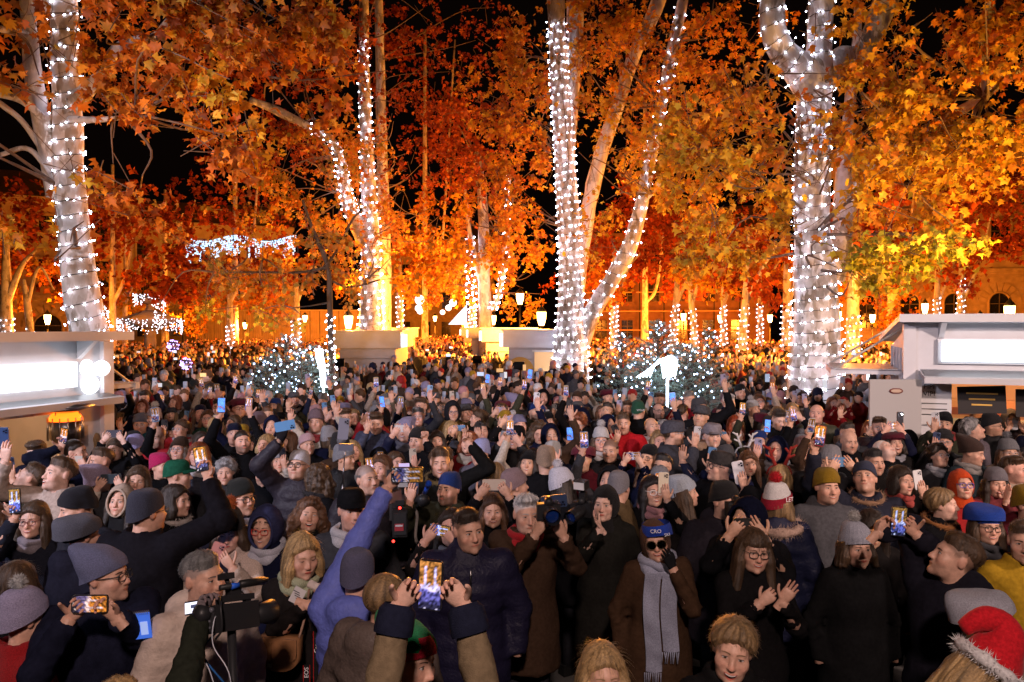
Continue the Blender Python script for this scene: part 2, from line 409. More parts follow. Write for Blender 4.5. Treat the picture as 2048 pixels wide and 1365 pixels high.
for (px_, Y, pw, lab) in ((330, 66, 4000, 'added far lantern between the fountain and the cream house'), (610, 68, 8000, 'added far lantern before the hoarding end'), (1180, 60, 8000, 'added far lantern beyond the slanting limb'), (1290, 70, 9000, 'added far lantern before the scaffolding'), (1440, 66, 9000, 'added far lantern among the thin lit trunks'), (1540, 58, 8000, 'added far lantern behind the thick wrapped tree'), (1745, 52, 7000, 'added far lantern in line with the palace corner'), (1960, 50, 7000, 'added far lantern under the palace balcony'), (870, 96, 20000, 'added farthest lantern at the end of the lane'), (760, 58, 7000, 'added far lantern behind the twin lit stems')):  # extra lanterns added to brighten the dark far buildings
    lant_px(px_, 638, Y, pw, lab)
# unseen sodium uplights added on kiosk roofs and poles to brighten the crowns
UPM = MB().box((0, 0, .09), (.26, .16, .16), (.05, .05, .05)).box((0, .085, .09), (.22, .012, .12), (.5, .4, .2)).tube([[0, 0, -.04], [0, 0, .02]], .03, 6, (.05, .05, .05)).mesh('added_uplight', M_METAL)
for (loc_, aim_, pw, sz, lab) in (((-5.6, 8.0, 2.75), (-4.2, 10.6, 6.6), 620, 110, 'uplight on the globe lamp kiosk roof'), ((-7.0, 7.4, 2.7), (-6.6, 11.0, 6.0), 420, 100, 'second uplight on the globe lamp kiosk roof'), ((6.7, 9.0, 2.95), (5.0, 13.2, 7.0), 1700, 115, 'uplight on the plain sign kiosk roof'), ((8.6, 8.6, 2.95), (8.0, 12.6, 6.4), 1300, 115, 'second uplight on the plain sign kiosk roof'), ((0.2, 18.6, 1.7), (1.0, 23.0, 10.5), 1500, 110, 'uplight on a pole before the forked tree'), ((4.4, 18.0, 1.7), (5.2, 21.5, 8.5), 2000, 105, 'uplight on a pole beyond the fir group'), ((-4.6, 20.0, 1.7), (-5.6, 26.5, 8.5), 1700, 110, 'uplight on a pole before the twin lit stems'), ((-6.0, 14.0, 1.6), (-5.0, 16.2, 4.8), 420, 110, 'uplight on a pole beside the young tree'), ((-1.0, 21.5, 1.7), (-1.9, 30, 8.5), 600, 100, 'uplight on a pole over the lane mouth')):
    o = obj('added_uplight', UPM, None, loc_); tag(o, lab + ' added to light the leaves', 'floodlight', 'added uplights'); dv = Vector(aim_) - Vector(loc_); o.rotation_euler = dv.to_track_quat('Y', 'Z').to_euler()
    if loc_[1] > 14:
        pm_ = MB(); pm_.tube([[0, 0, 0], [0, 0, loc_[2] - .03]], .035, 8, (.1, .1, .1)); q = pm_.build('added_uplight_pole', M_METAL, o); q.matrix_parent_inverse = Matrix(); q.matrix_local = (Matrix.Translation(loc_) @ o.rotation_euler.to_matrix().to_4x4()).inverted() @ Matrix.Translation((loc_[0], loc_[1], 0))
    d_ = dv.normalized(); spot('added_uplight_beam', Vector(loc_) + d_ * .22 + Vector((0, 0, .06)), aim_, pw * (.58 if loc_[0] < 5 else .75), (1.0, .40, .045) if loc_[0] < 5 else (1.0, .47, .06), sz, .9, .08)

# stage floodlight housings (behind the camera)
fm = MB(); fm.box((0, 0, 0.12), (0.5, 0.34, 0.24), (0.03, 0.03, 0.03)); fm.box((0, 0.2, 0.12), (0.42, 0.05, 0.18), (0.05, 0.05, 0.05)); fm.tube([[0, 0, 0.24], [0, 0, 0.5]], 0.03, 6, (0.1, 0.1, 0.1))
FLM = fm.mesh('stage_floodlight', M_METAL)
for k, (p_, a_, e_, c_) in enumerate(STAGE):
    o = obj('stage_floodlight', FLM, None, (p_[0], p_[1] - 0.5, p_[2]))
    tag(o, ['black floodlight on the stage rig, cold white beam', 'black floodlight on the stage rig, rosy beam at the corner', 'black floodlight over the middle of the stage'][k], 'floodlight')
    ps = MB(); ps.tube([[0, 0, 0.5], [0, 0, 1.2]], 0.025, 6, (0.1, 0.1, 0.1)); ps.build('hanger', M_METAL, o)

# ------------------------------------------------------------------ kiosks
WHT = (0.66, 0.66, 0.70)
def slat_awning(parent, x0, x1, y0, y1, z0, z1, n=6, name='awning'):
    """open flap of pale frame bars: from hinge (y0,z0) out to (y1,z1)"""
    m = MB(); L = math.hypot(y1 - y0, z1 - z0); ang = math.atan2(z1 - z0, y1 - y0)
    rot = rotm('X', ang)
    def bar(xc, s, lx, ls, t=0.05):
        c = np.array([xc, y0, z0]) + rot @ np.array([0, s, 0]); m.box(c, (lx, ls, t), (0.7, 0.7, 0.74), 0, rot)
    bar((x0 + x1) / 2, 0.04, x1 - x0, 0.08); bar((x0 + x1) / 2, L - 0.04, x1 - x0, 0.08, 0.075); bar((x0 + x1) / 2, L / 2, x1 - x0 - .1, 0.05, 0.04)
    for k in range(n + 1):
        xx = x0 + 0.03 + (x1 - x0 - 0.06) * k / n; bar(xx, L / 2, 0.06, L - 0.17, 0.06)
    a = m.build(name, M_WHITE, parent)
    p = MB()
    c = np.array([(x0 + x1) / 2, y0, z0 + 0.033]) + rot @ np.array([0, L / 2, 0])
    p.box(c, (x1 - x0 - 0.04, L - 0.1, 0.012), (0.62, 0.64, 0.70), 0, rot); p.build('sheet', mat('awning_sheet', None, 0.35, spec=0.5, trans=.75), a)
    return a
def kiosk_shell(root, W, D, H, t=0.08, sl=1.0, open_z=(1.05, 2.0), open_x=(0.35, 0.35), front=True):
    """local: front at y=0 facing -y; x from 0..W; walls, floor counter and a low pitched roof"""
    z0, z1 = open_z; a, b = open_x
    m = MB()
    m.box((W / 2, 0, (z1 + H) / 2), (W, t, H - z1), WHT); m.box((W / 2, 0, z0 / 2), (W, t, z0), WHT)
    m.box((a / 2, 0, (z0 + z1) / 2), (a, t, z1 - z0), WHT); m.box((W - b / 2, 0, (z0 + z1) / 2), (b, t, z1 - z0), WHT)
    m.build('front_wall', M_WHITE, root)
    for x in (t / 2 + 0.002, W - t / 2 - 0.002):
        s = MB(); s.box((x, D / 2, H / 2 - .16 * sl), (t, D - t - 0.004, H - 0.004 - .32 * sl), WHT); s.add([[x - t / 2, t / 2, H - .33 * sl], [x + t / 2, t / 2, H - .33 * sl], [x + t / 2, t / 2, H - .01], [x - t / 2, t / 2, H - .01], [x - t / 2, D - t, H - .33 * sl], [x + t / 2, D - t, H - .33 * sl]], [[0, 4, 3, 3], [1, 2, 5, 5], [2, 3, 4, 5]], WHT, 0, False)
        for q in np.arange(0.25, D - 0.1, 0.25): s.box((x + (-t / 2 - 0.006 if x < W / 2 else t / 2 + 0.006), q, H / 2 - .17 * sl), (0.012, 0.22, H - 0.12 - .34 * sl), WHT)
        s.build('side_wall', M_WHITE, root)
    s = MB(); s.box((W / 2, D, H / 2 - .16 * sl), (W, t, H - .32 * sl), WHT); s.build('back_wall', M_WHITE, root)
    for x in (-0.005, W + 0.005):
        s = MB(); s.box((x, -0.03, H / 2), (0.14, 0.14, H - 0.02), (0.72, 0.72, 0.76)); s.build('corner_post', M_WHITE, root)
    rf = MB(); ov = 0.30
    P = [(-ov * .5, -ov, H + 0.02), (W + ov * .5, -ov, H + 0.02), (W + ov * .5, D * .55, H - .14 * sl), (-ov * .5, D * .55, H - .14 * sl), (W + ov * .5, D + .2, H - .28 * sl), (-ov * .5, D + .2, H - .28 * sl)]
    P2 = [(x, y, z + 0.07) for x, y, z in P]
    rf.add(P + P2, [[0, 3, 2, 1], [3, 5, 4, 2], [6, 7, 8, 9], [9, 8, 10, 11], [0, 1, 7, 6], [4, 5, 11, 10], [1, 2, 8, 7], [2, 4, 10, 8], [0, 6, 9, 3], [3, 9, 11, 5]], (0.70, 0.70, 0.75), 0, False)
    roof = rf.build('roof', M_WHITE, root)
    tr = MB(); tr.box((W / 2, -ov - 0.012, H + 0.055), (W + ov, 0.024, 0.1), (0.78, 0.78, 0.82)); tr.build('fascia', M_WHITE, roof)
    for x in np.linspace(0.35, W - 0.35, max(2, int(W / 1.1))):
        b_ = MB(); b_.add([[x - .03, -.05, H - .2], [x + .03, -.05, H - .2], [x - .03, -.05, H], [x + .03, -.05, H], [x - .03, -.3, H + .005], [x + .03, -.3, H + .005]], [[0, 1, 5, 4], [0, 4, 2, 2], [1, 3, 5, 5]], (0.7, 0.7, 0.74), 0, False); b_.build('roof_bracket', M_WHITE, roof)
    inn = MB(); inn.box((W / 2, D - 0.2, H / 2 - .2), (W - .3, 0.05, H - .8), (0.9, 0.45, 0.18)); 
    inn.build('glowing_back_panel', M_WARMIN, root)
    ct = MB(); ct.box((W / 2, 0.15, z0 - 0.03), (W - 2 * t, 0.55, 0.06), (0.5, 0.3, 0.16)); ct.build('counter', M_FRAME, root)

# white kiosk on the right, its long front to the crowd
Yk = 9.6
a = pt(1818, 700, Yk); b = pt(2160, 700, Yk - 0.25)
WR = float(np.linalg.norm(b[:2] - a[:2])) + 1.4
kr = empty('market_kiosk', (a[0], a[1], 0), -0.36); tag(kr, 'white kiosk with long plain lit sign band, slatted flap and open side windows', 'kiosk', 'market kiosks')
KH = 2.76
kiosk_shell(kr, WR, 1.9, KH, open_z=(1.05, 2.02))
s = MB(); s.box((WR / 2 + 0.16, -0.10, 2.40), (WR - 0.38, 0.09, 0.25)); s.build('sign_band', M_SIGN, kr)
s = MB(); s.box((WR / 2 + 0.16, -0.06, 2.40), (WR - 0.30, 0.06, 0.31), (0.7, 0.7, 0.74)); s.build('sign_frame', M_WHITE, kr)
slat_awning(kr, 0.10, WR - 0.1, -0.06, -0.55, 2.14, 2.06, 7)
for q in range(4):
    s = MB(); s.box((-0.022, 0.40 + q * 0.30, 2.15), (0.05, 0.18, 0.5), (0.16, 0.18, 0.34)); s.box((-0.06, 0.29 + q * 0.30, 2.15), (0.04, 0.03, 0.56), (0.7, 0.7, 0.74)); s.build('side_window', mat('bluish_louvre', None, 0.25), kr)
sa = slat_awning(kr, 0, 1.9, 0, 0.0001, 0, 0, 5, 'side_awning') if False else None
# side flap reaching towards the wrapped tree
sf = MB()
for k in range(6):
    sf.box((-0.45, 0.25 + k * 0.33, 2.10 - 0.0), (0.86, 0.05, 0.05), (0.68, 0.68, 0.72))
sf.box((-0.88, 1.08, 2.09), (0.06, 1.75, 0.08), (0.72, 0.72, 0.76)); sf.box((-0.45, 1.08, 2.14), (0.84, 1.7, 0.012), (0.6, 0.62, 0.66)); sf.build('side_flap', M_WHITE, kr)
st = MB(); st.tube([[-0.05, 0.3, 2.68], [-0.86, 0.3, 2.14]], 0.016, 6, (0.6, 0.55, 0.5)); st.build('stay', M_FRAME, kr)
st = MB(); st.tube([[-0.05, 1.8, 2.68], [-0.86, 1.8, 2.14]], 0.016, 6, (0.6, 0.55, 0.5)); st.build('stay', M_FRAME, kr)
# shelves with goods and dark menu sheets in the hatch
for k in range(5):
    x = 0.7 + k * 0.62
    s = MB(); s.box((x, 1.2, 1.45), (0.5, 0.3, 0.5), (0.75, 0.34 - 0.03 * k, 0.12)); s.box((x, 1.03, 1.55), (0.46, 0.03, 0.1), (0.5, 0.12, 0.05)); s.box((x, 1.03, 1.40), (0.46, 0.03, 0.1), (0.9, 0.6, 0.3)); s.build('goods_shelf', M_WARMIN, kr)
M_PRINT = mat('printed_sheet', None, 0.7)
def ink(col, name):
    if name in MATS: return MATS[name]
    m, nt, N, L, B = nodes(name); B.inputs['Base Color'].default_value = (*col, 1); B.inputs['Roughness'].default_value = 0.7
    MATS[name] = m; return m
INK_K = ink((0.02, 0.02, 0.03), 'black_ink'); INK_W = ink((0.8, 0.8, 0.82), 'white_ink'); INK_G = ink((0.7, 0.45, 0.12), 'gold_ink'); INK_R = ink((0.35, 0.05, 0.04), 'red_ink')
FR = Matrix.Rotation(R(90), 4, 'X')
s = MB(); s.box((0.27, -0.07, 1.75), (0.40, 0.02, 0.56), (0.66, 0.66, 0.68)); mb_ = s.build('menu_sheet', M_PRINT, kr)
for q in range(3):
    s = MB(); s.box((0.27, -0.084, 1.74 - q * 0.07), (0.3, 0.006, 0.012), (0.1, 0.1, 0.1)); s.build('printed_line', M_PRINT, mb_)
for k in range(2):
    s = MB(); s.box((0.80 + k * 0.62, -0.05, 1.80 - 0.02 * k), (0.52, 0.015, 0.34), (0.035, 0.03, 0.03), 0, rotm('Y', R(-3 + 2 * k))); q = s.build('menu_board', M_PRINT, kr)
    for j in range(3):
        s = MB(); s.box((0.80 + k * 0.62, -0.063, 1.88 - 0.07 * j), (0.34 - 0.06 * j, 0.006, 0.02), (0.75, 0.45, 0.1)); s.build('printed_line', M_PRINT, q)
# white poster board beside the kiosk
p = pt(1790, 800, 9.2); pb = obj('poster_board', MB().box((0, 0, 1.05), (0.62, 0.04, 2.02), (0.42, 0.40, 0.39)).mesh('poster_board', M_PRINT), None, (p[0], 9.2, 0), (0, 0, -0.05)); tag(pb, 'tall white poster board with small oval emblem standing beside the kiosk corner', 'board')
V, Q, T = sphere((0, -0.028, 1.92), (0.085, 0.008, 0.038), 20, 6); e = MB(); e.add(V, Q, (0.16, 0.04, 0.03)); e.build('emblem', M_PRINT, pb)
V, Q, T = sphere((0, -0.034, 1.92), (0.065, 0.006, 0.024), 20, 6); e = MB(); e.add(V, Q, (0.55, 0.4, 0.3)); e.build('emblem', M_PRINT, pb)

# white kiosk on the left with globe lamps
Yl = 8.6
a = pt(-150, 700, Yl - 1.85); b = pt(203, 700, Yl); WL = float(np.linalg.norm(b[:2] - a[:2])); rzl = math.atan2(b[1] - a[1], b[0] - a[0])
kl = empty('market_kiosk', (a[0], a[1], 0), rzl); tag(kl, 'white kiosk with glowing sign and cluster of globe lamps, its flap over a warm hatch', 'kiosk', 'market kiosks')
KHL = 2.55
kiosk_shell(kl, WL, 2.2, KHL, sl=.3, open_z=(1.0, 1.78), open_x=(0.3, 0.42))
s = MB(); s.box((WL / 2 - 0.22, -0.10, 2.19), (WL - 0.48, 0.09, 0.27)); s.build('sign_band', M_SIGN, kl)
for (px_, py_, rr) in ((162, 736, 0.125), (203, 737, 0.088), (178, 770, 0.105)):
    q = pt(px_, py_, Yl - 0.22); loc = Matrix.Translation((a[0], a[1], 0)) @ Matrix.Rotation(rzl, 4, 'Z'); lc = loc.inverted() @ Vector(q)
    s = MB(); s.sph(lc, rr, nu=20, nv=12); s.build('globe_lamp', M_GLOBE, kl)
    s = MB(); s.tube([[lc[0], lc[1], lc[2]], [lc[0], -0.04, lc[2]]], 0.02, 6, (0.5, 0.5, 0.5)); s.build('lamp_arm', M_METAL, kl)
slat_awning(kl, 0.05, WL - 0.02, -0.06, -0.34, 1.93, 1.88, 9)
sf = MB()
for k in range(6): sf.box((WL + 0.36, 0.2 + k * 0.3, 1.985 - 0.0), (0.66, 0.05, 0.05), (0.68, 0.68, 0.72))
sf.box((WL + 0.69, 0.95, 1.98), (0.06, 1.6, 0.08), (0.72, 0.72, 0.76)); sf.box((WL + 0.36, 0.95, 2.02), (0.66, 1.6, 0.012), (0.6, 0.62, 0.66)); sf.build('side_flap', M_WHITE, kl)
st = MB(); st.tube([[WL + 0.06, 0.25, 2.42], [WL + 0.66, 0.25, 2.02]], 0.014, 6, (0.6, 0.55, 0.5)); st.build('stay', M_FRAME, kl)
lk = bpy.data.lights.new('hatch_light', 'POINT'); lk.energy = 12; lk.color = (1, 0.5, 0.2); lk.shadow_soft_size = 0.1
lo = bpy.data.objects.new('hatch_light', lk); C.objects.link(lo); lo.parent = kl; lo.location = (WL - 1.0, 0.9, 1.75)
lk2 = lk.copy(); lo = bpy.data.objects.new('hatch_light', lk2); C.objects.link(lo); lo.parent = kr; lo.location = (1.2, 0.6, 1.95)
# hatch ornaments: dark bracket and wreath
s = MB(); s.tube([[WL - 1.25, 1.6, 1.2], [WL - 1.25, 1.6, 1.35], [WL - 1.25, 1.6, 1.65]], [0.05, 0.035, 0.05], 8, (0.12, 0.05, 0.02)); s.build('dark_ornament', M_FRAME, kl)

# patio heater in front of it
p = pt(131, 850, 8.0); ph = empty('patio_heater', (p[0], 8.0, 0)); tag(ph, 'steel patio heater with glowing orange burner under the kiosk flap', 'heater')
s = MB(); s.tube([[0, 0, 0], [0, 0, 0.75], [0, 0, 0.8], [0, 0, 1.45]], [0.2, 0.2, 0.08, 0.08], 16, (1, 1, 1)); s.build('column', M_STEEL, ph)
s = MB(); s.tube([[0, 0, 1.45], [0, 0, 1.52], [0, 0, 1.70]], [0.10, 0.15, 0.16], 20, (0.5, 0.5, 0.5)); s.build('burner', M_STEEL, ph)
s = MB(); s.tube([[0, 0, 1.69], [0, 0, 1.74], [0, 0, 1.78]], [0.15, 0.155, 0.13], 20, (1.0, 0.32, 0.06)); s.build('flame_ring', mat('heater_glow', (1, 0.4, 0.1), 0.5, emit=4.0), ph)
for k in range(14):
    an = k / 14 * 2 * np.pi; s = MB(); s.tube([[0.17 * math.cos(an), 0.17 * math.sin(an), 1.5], [0.17 * math.cos(an), 0.17 * math.sin(an), 1.74]], 0.006, 5); s.build('guard_bar', M_STEEL, ph)
s = MB(); s.tube([[0, 0, 1.86], [0, 0, 1.9], [0, 0, 1.93]], [0.30, 0.22, 0.04], 24, (1, 1, 1)); s.build('reflector', M_STEEL, ph)
s = MB()
for an in (0.3, 2.4, 4.5): s.tube([[0.13 * math.cos(an), 0.13 * math.sin(an), 1.76], [0.13 * math.cos(an), 0.13 * math.sin(an), 1.88]], 0.008, 5)
s.build('reflector_strut', M_STEEL, ph)

# pale kiosks of the lane behind the crowd
def lane_kiosk(px0, px1, ytop, Y, Yd, label, signside, round_sign=False, hatch=False):
    A = pt(px0, 690, Y); B_ = pt(px1, 690, Y); Wd = B_[0] - A[0]; H = pt(px0, ytop, Y)[2]
    r = empty('market_kiosk', (A[0], Y, 0)); tag(r, label, 'kiosk', 'market kiosks')
    m = MB(); m.box((Wd / 2, Yd / 2, (H - .55) / 2), (Wd - 0.16, Yd - 0.1, H - .55), (0.45, 0.42, 0.43)); 
    for q in np.arange(0.3, H - .7, 0.3): m.box((Wd / 2, -0.0, q), (Wd - 0.18, 0.12, 0.27), (0.46, 0.43, 0.44))
    m.build('wall', M_WHITE, r)
    m = MB(); m.box((Wd / 2, Yd / 2, H - .28), (Wd + 0.2, Yd + .2, 0.54), (0.58, 0.55, 0.55)); m.build('roof_band', M_WHITE, r)
    m = MB(); m.box((Wd / 2, Yd / 2, H + .02), (Wd + 0.34, Yd + .34, 0.05), (0.6, 0.57, 0.56)); m.build('roof', M_WHITE, r)
    x = Wd + 0.16 if signside > 0 else -0.16
    m = MB(); m.box((x, 0.35, H - .3), (0.1, 0.7, 0.42)); m.build('lit_sign', M_SIGN, r)
    if hatch:
        m = MB(); m.box((Wd * 0.68, -0.08, H - 1.0), (Wd * .38, 0.05, 0.62), (0.9, 0.55, 0.25)); m.build('hatch', M_WARMIN, r)
        m = MB(); m.box((Wd * 0.68, -0.1, H - .66), (Wd * .46, 0.08, 0.06), (0.7, 0.68, 0.66)); m.build('hatch_lintel', M_WHITE, r)
        m = MB(); m.box((Wd * 0.68, -0.1, H - 1.34), (Wd * .46, 0.12, 0.06), (0.5, 0.35, 0.2)); m.build('hatch_shelf', M_FRAME, r)
    if round_sign:
        m = MB(); V, Q, T = prism(arch_poly(0.9, 0.9, 24)[2:], -0.1, -0.06); k = m.n; V = V + [Wd * .24, -0.03, H - 1.75]
        m.add(V, Q, (0.5, 0.26, 0.05)); m.P.append(T + k); m.mi.append(np.zeros(len(T))); m.sm.append(np.zeros(len(T), bool)); m.build('round_sign', M_PRINT, r)
    return r
lane_kiosk(674, 796, 664, 25.0, 3.0, 'pale kiosk with blank back wall right of the thin wrapped tree', 1)
lane_kiosk(1012, 1128, 662, 24.5, 3.0, 'pale kiosk with lit hatch and round yellow sign beside the forked tree', -1, True, True)
lane_kiosk(968, 1068, 658, 32.0, 3.0, 'orange lit kiosk second in the lane, behind the round sign kiosk', -1)
lane_kiosk(722, 808, 658, 33.0, 3.0, 'orange lit kiosk second in the lane, behind the blank wall kiosk', 1)
lane_kiosk(940, 1010, 657, 42.0, 3.0, 'narrow kiosk third in the lane with bright end sign', -1)
lane_kiosk(760, 820, 657, 44.0, 3.0, 'narrow kiosk third in the lane below the striped roof sign', 1)
lane_kiosk(925, 965, 657, 54.0, 3.0, 'far small kiosk with triangular lit gable at the lane end', -1)
pm = MB(); A = pt(905, 640, 53.5); pm.add([[A[0] - .3, 53.5, 2.9], [A[0] + 1.0, 53.5, 2.9], [A[0] + 1.0, 53.5, 4.3], [A[0] - .3, 53.9, 2.9], [A[0] + 1.0, 53.9, 2.9], [A[0] + 1.0, 53.9, 4.3]], [[0, 1, 2], [3, 5, 4]], (0.8, 0.85, 0.95), 0, False); pm.add([[A[0] - .3, 53.5, 2.9], [A[0] + 1.0, 53.5, 4.3], [A[0] + 1.0, 53.9, 4.3], [A[0] - .3, 53.9, 2.9]], [[0, 1, 2, 3]], (0.8, 0.85, 0.95))
o = pm.build('gable_sign', M_BULBC); tag(o, 'pale blue triangular lit gable sign above the far kiosks', 'sign')

# white globe clusters hanging over the lane
GM = MB().sph((0, 0, 0), 1.0, nu=20, nv=12).mesh('globe', M_GLOBE)
for name_, lst in (('white globe lanterns hanging in a column above the lane', ((839, 600, 9.5), (837, 617, 7), (840, 623, 6))), ('white globe lanterns strung on a slant above the lane', ((906, 606, 7.5), (897, 616, 6), (885, 625, 5)))):
    q0 = pt(lst[0][0], lst[0][1], 48); r = empty('globe_lantern', q0); tag(r, name_, 'lantern')
    for (px_, py_, rp) in lst:
        q = pt(px_, py_, 48); o = obj('globe', GM, r, q - q0); s_ = px2m(rp, 48); o.scale = (s_, s_, s_)
    wv = MB(); wv.tube([q - q0 for q in [pt(lst[-1][0], lst[-1][1], 48), q0, q0 + np.array([0, 0, 7.0])]], 0.015, 5); wv.build('cable', M_WIRE, r)
# ------------------------------------------------------------------ plane trees
def bark_mat(name, dark=False):
    m, nt, N, L, B = nodes(name)
    tc = N.new('ShaderNodeTexCoord')
    mp = N.new('ShaderNodeMapping'); mp.inputs['Scale'].default_value = (1, 1, 0.45); L.new(tc.outputs['Object'], mp.inputs[0])
    n1 = N.new('ShaderNodeTexNoise'); n1.inputs['Scale'].default_value = 2.6; n1.inputs['Detail'].default_value = 6; L.new(mp.outputs[0], n1.inputs[0])
    nw = N.new('ShaderNodeTexNoise'); nw.inputs['Scale'].default_value = 7; nw.inputs['Detail'].default_value = 4; L.new(mp.outputs[0], nw.inputs[0]); vm = N.new('ShaderNodeVectorMath'); vm.operation = 'MULTIPLY_ADD'; vm.inputs[1].default_value = (.45, .45, .45); L.new(nw.outputs[1], vm.inputs[0]); L.new(mp.outputs[0], vm.inputs[2])
    v = N.new('ShaderNodeTexVoronoi'); v.feature = 'SMOOTH_F1'; v.inputs['Smoothness'].default_value = .25; v.inputs['Scale'].default_value = 5.5; L.new(vm.outputs[0], v.inputs[0])
    ad = N.new('ShaderNodeMix'); ad.data_type = 'RGBA'; ad.inputs[0].default_value = 0.42; L.new(n1.outputs[0], ad.inputs[6]); L.new(v.outputs['Color'], ad.inputs[7])
    cr = N.new('ShaderNodeValToRGB'); L.new(ad.outputs[2], cr.inputs[0])
    e = cr.color_ramp.elements
    if dark:
        e[0].position = .3; e[0].color = (0.035, 0.022, 0.014, 1); e[1].position = .75; e[1].color = (0.13, 0.085, 0.055, 1)
    else:
        e[0].position = .30; e[0].color = (0.22, 0.17, 0.12, 1); e[1].position = .62; e[1].color = (0.70, 0.64, 0.60, 1)
        k = e.new(.42); k.color = (0.40, 0.34, 0.28, 1); k = e.new(.52); k.color = (0.58, 0.52, 0.46, 1)
    n2 = N.new('ShaderNodeTexNoise'); n2.inputs['Scale'].default_value = 30; n2.inputs['Detail'].default_value = 3; L.new(mp.outputs[0], n2.inputs[0])
    # small dark knots
    v2 = N.new('ShaderNodeTexVoronoi'); v2.inputs['Scale'].default_value = 3.2; L.new(tc.outputs['Object'], v2.inputs[0])
    mr = N.new('ShaderNodeMapRange'); mr.inputs[1].default_value = 0.05; mr.inputs[2].default_value = 0.11; mr.inputs[3].default_value = 0.25; mr.inputs[4].default_value = 1; L.new(v2.outputs['Distance'], mr.inputs[0])
    mu = N.new('ShaderNodeMix'); mu.data_type = 'RGBA'; mu.blend_type = 'MULTIPLY'; mu.inputs[0].default_value = 1; L.new(cr.outputs[0], mu.inputs[6]); L.new(mr.outputs[0], mu.inputs[7])
    L.new(mu.outputs[2], B.inputs['Base Color']); B.inputs['Roughness'].default_value = 0.85
    bp = N.new('ShaderNodeBump'); bp.inputs['Strength'].default_value = 0.5; bp.inputs['Distance'].default_value = 0.015
    L.new(n2.outputs[0], bp.inputs['Height']); L.new(bp.outputs[0], B.inputs['Normal'])
    return m
BARK = bark_mat('plane_bark'); BARKD = bark_mat('dark_bark', True); BARKT = mat('twig_bark', (.17, .11, .075), .85, noise=.3, nscale=15)
def leaf_mat():
    m, nt, N, L, B = nodes('autumn_leaf')
    a = N.new('ShaderNodeAttribute'); a.attribute_name = 'Col'
    t = N.new('ShaderNodeAttribute'); t.attribute_type = 'OBJECT'; t.attribute_name = 'tint'
    mx = N.new('ShaderNodeMix'); mx.data_type = 'RGBA'; mx.blend_type = 'MULTIPLY'; mx.inputs[0].default_value = 1
    L.new(a.outputs[0], mx.inputs[6]); L.new(t.outputs[1], mx.inputs[7])
    B.inputs['Roughness'].default_value = 0.55; B.inputs['Specular IOR Level'].default_value = 0.25
    L.new(mx.outputs[2], B.inputs['Base Color'])
    tr = N.new('ShaderNodeBsdfTranslucent'); L.new(mx.outputs[2], tr.inputs[0])
    ms = N.new('ShaderNodeMixShader'); ms.inputs[0].default_value = 0.38
    L.new(B.outputs[0], ms.inputs[1]); L.new(tr.outputs[0], ms.inputs[2]); L.new(ms.outputs[0], N['Material Output'].inputs[0])
    return m
LEAF = leaf_mat()
# leaf outline: five-lobed, unit width
LO = np.array([[0, -0.42], [0.10, -0.30], [0.34, -0.34], [0.30, -0.16], [0.52, 0.06], [0.27, 0.06], [0.26, 0.30], [0.10, 0.20], [0.0, 0.55], [-0.10, 0.20], [-0.26, 0.30], [-0.27, 0.06], [-0.52, 0.06], [-0.30, -0.16], [-0.34, -0.34], [-0.10, -0.30]])
def leaf_geo(var=0):
    r_ = np.random.default_rng(var + 3)
    P = LO * (1 + r_.uniform(-.1, .1, LO.shape)); z = -0.8 * (P[:, 0] ** 2) - 0.5 * P[:, 1] ** 2 * (1 if var % 2 else -.4) + r_.uniform(-.10, .10, len(P))
    V = np.vstack([np.c_[P, z], [[0, -0.02, 0.03]]]); n = len(P); i = np.arange(n)
    return V, np.stack([np.full(n, n), i, (i + 1) % n], 1)
LV = [leaf_geo(i) for i in range(4)]
LOM = np.array([[0, -0.42], [0.36, -0.34], [0.24, -0.12], [0.54, 0.08], [0.20, 0.14], [0.0, 0.56], [-0.20, 0.14], [-0.54, 0.08], [-0.24, -0.12], [-0.36, -0.34]])
def leaf_geo_mid(var=0):
    r_ = np.random.default_rng(var + 23); P = LOM * (1 + r_.uniform(-.16, .16, LOM.shape)); z = -(0.9 if var % 2 else .3) * P[:, 0] ** 2 - .5 * P[:, 1] ** 2 * (1 if var > 1 else -.3) + r_.uniform(-.12, .12, 10); V = np.vstack([np.c_[P, z], [[0, -0.02, 0.04]]]); i = np.arange(10)
    return V, np.stack([np.full(10, 10), i, (i + 1) % 10], 1)
LVM = [leaf_geo_mid(i) for i in range(6)]
def leaf_geo_far(var=0):
    r_ = np.random.default_rng(var + 13); P = np.array([[0, -0.45], [0.5, -0.1], [0.22, 0.14], [0, 0.55], [-0.22, 0.14], [-0.5, -0.1]]) * (1 + r_.uniform(-.15, .15, (6, 2)))
    V = np.vstack([np.c_[P, r_.uniform(-.12, .04, 6)], [[0, 0, 0.06]]]); i = np.arange(6)
    return V, np.stack([np.full(6, 6), i, (i + 1) % 6], 1)
LVF = [leaf_geo_far(i) for i in range(4)]
LEAFME = [mesh_np('leaf', V, [F], None, None, True, [LEAF]) for V, F in LV]
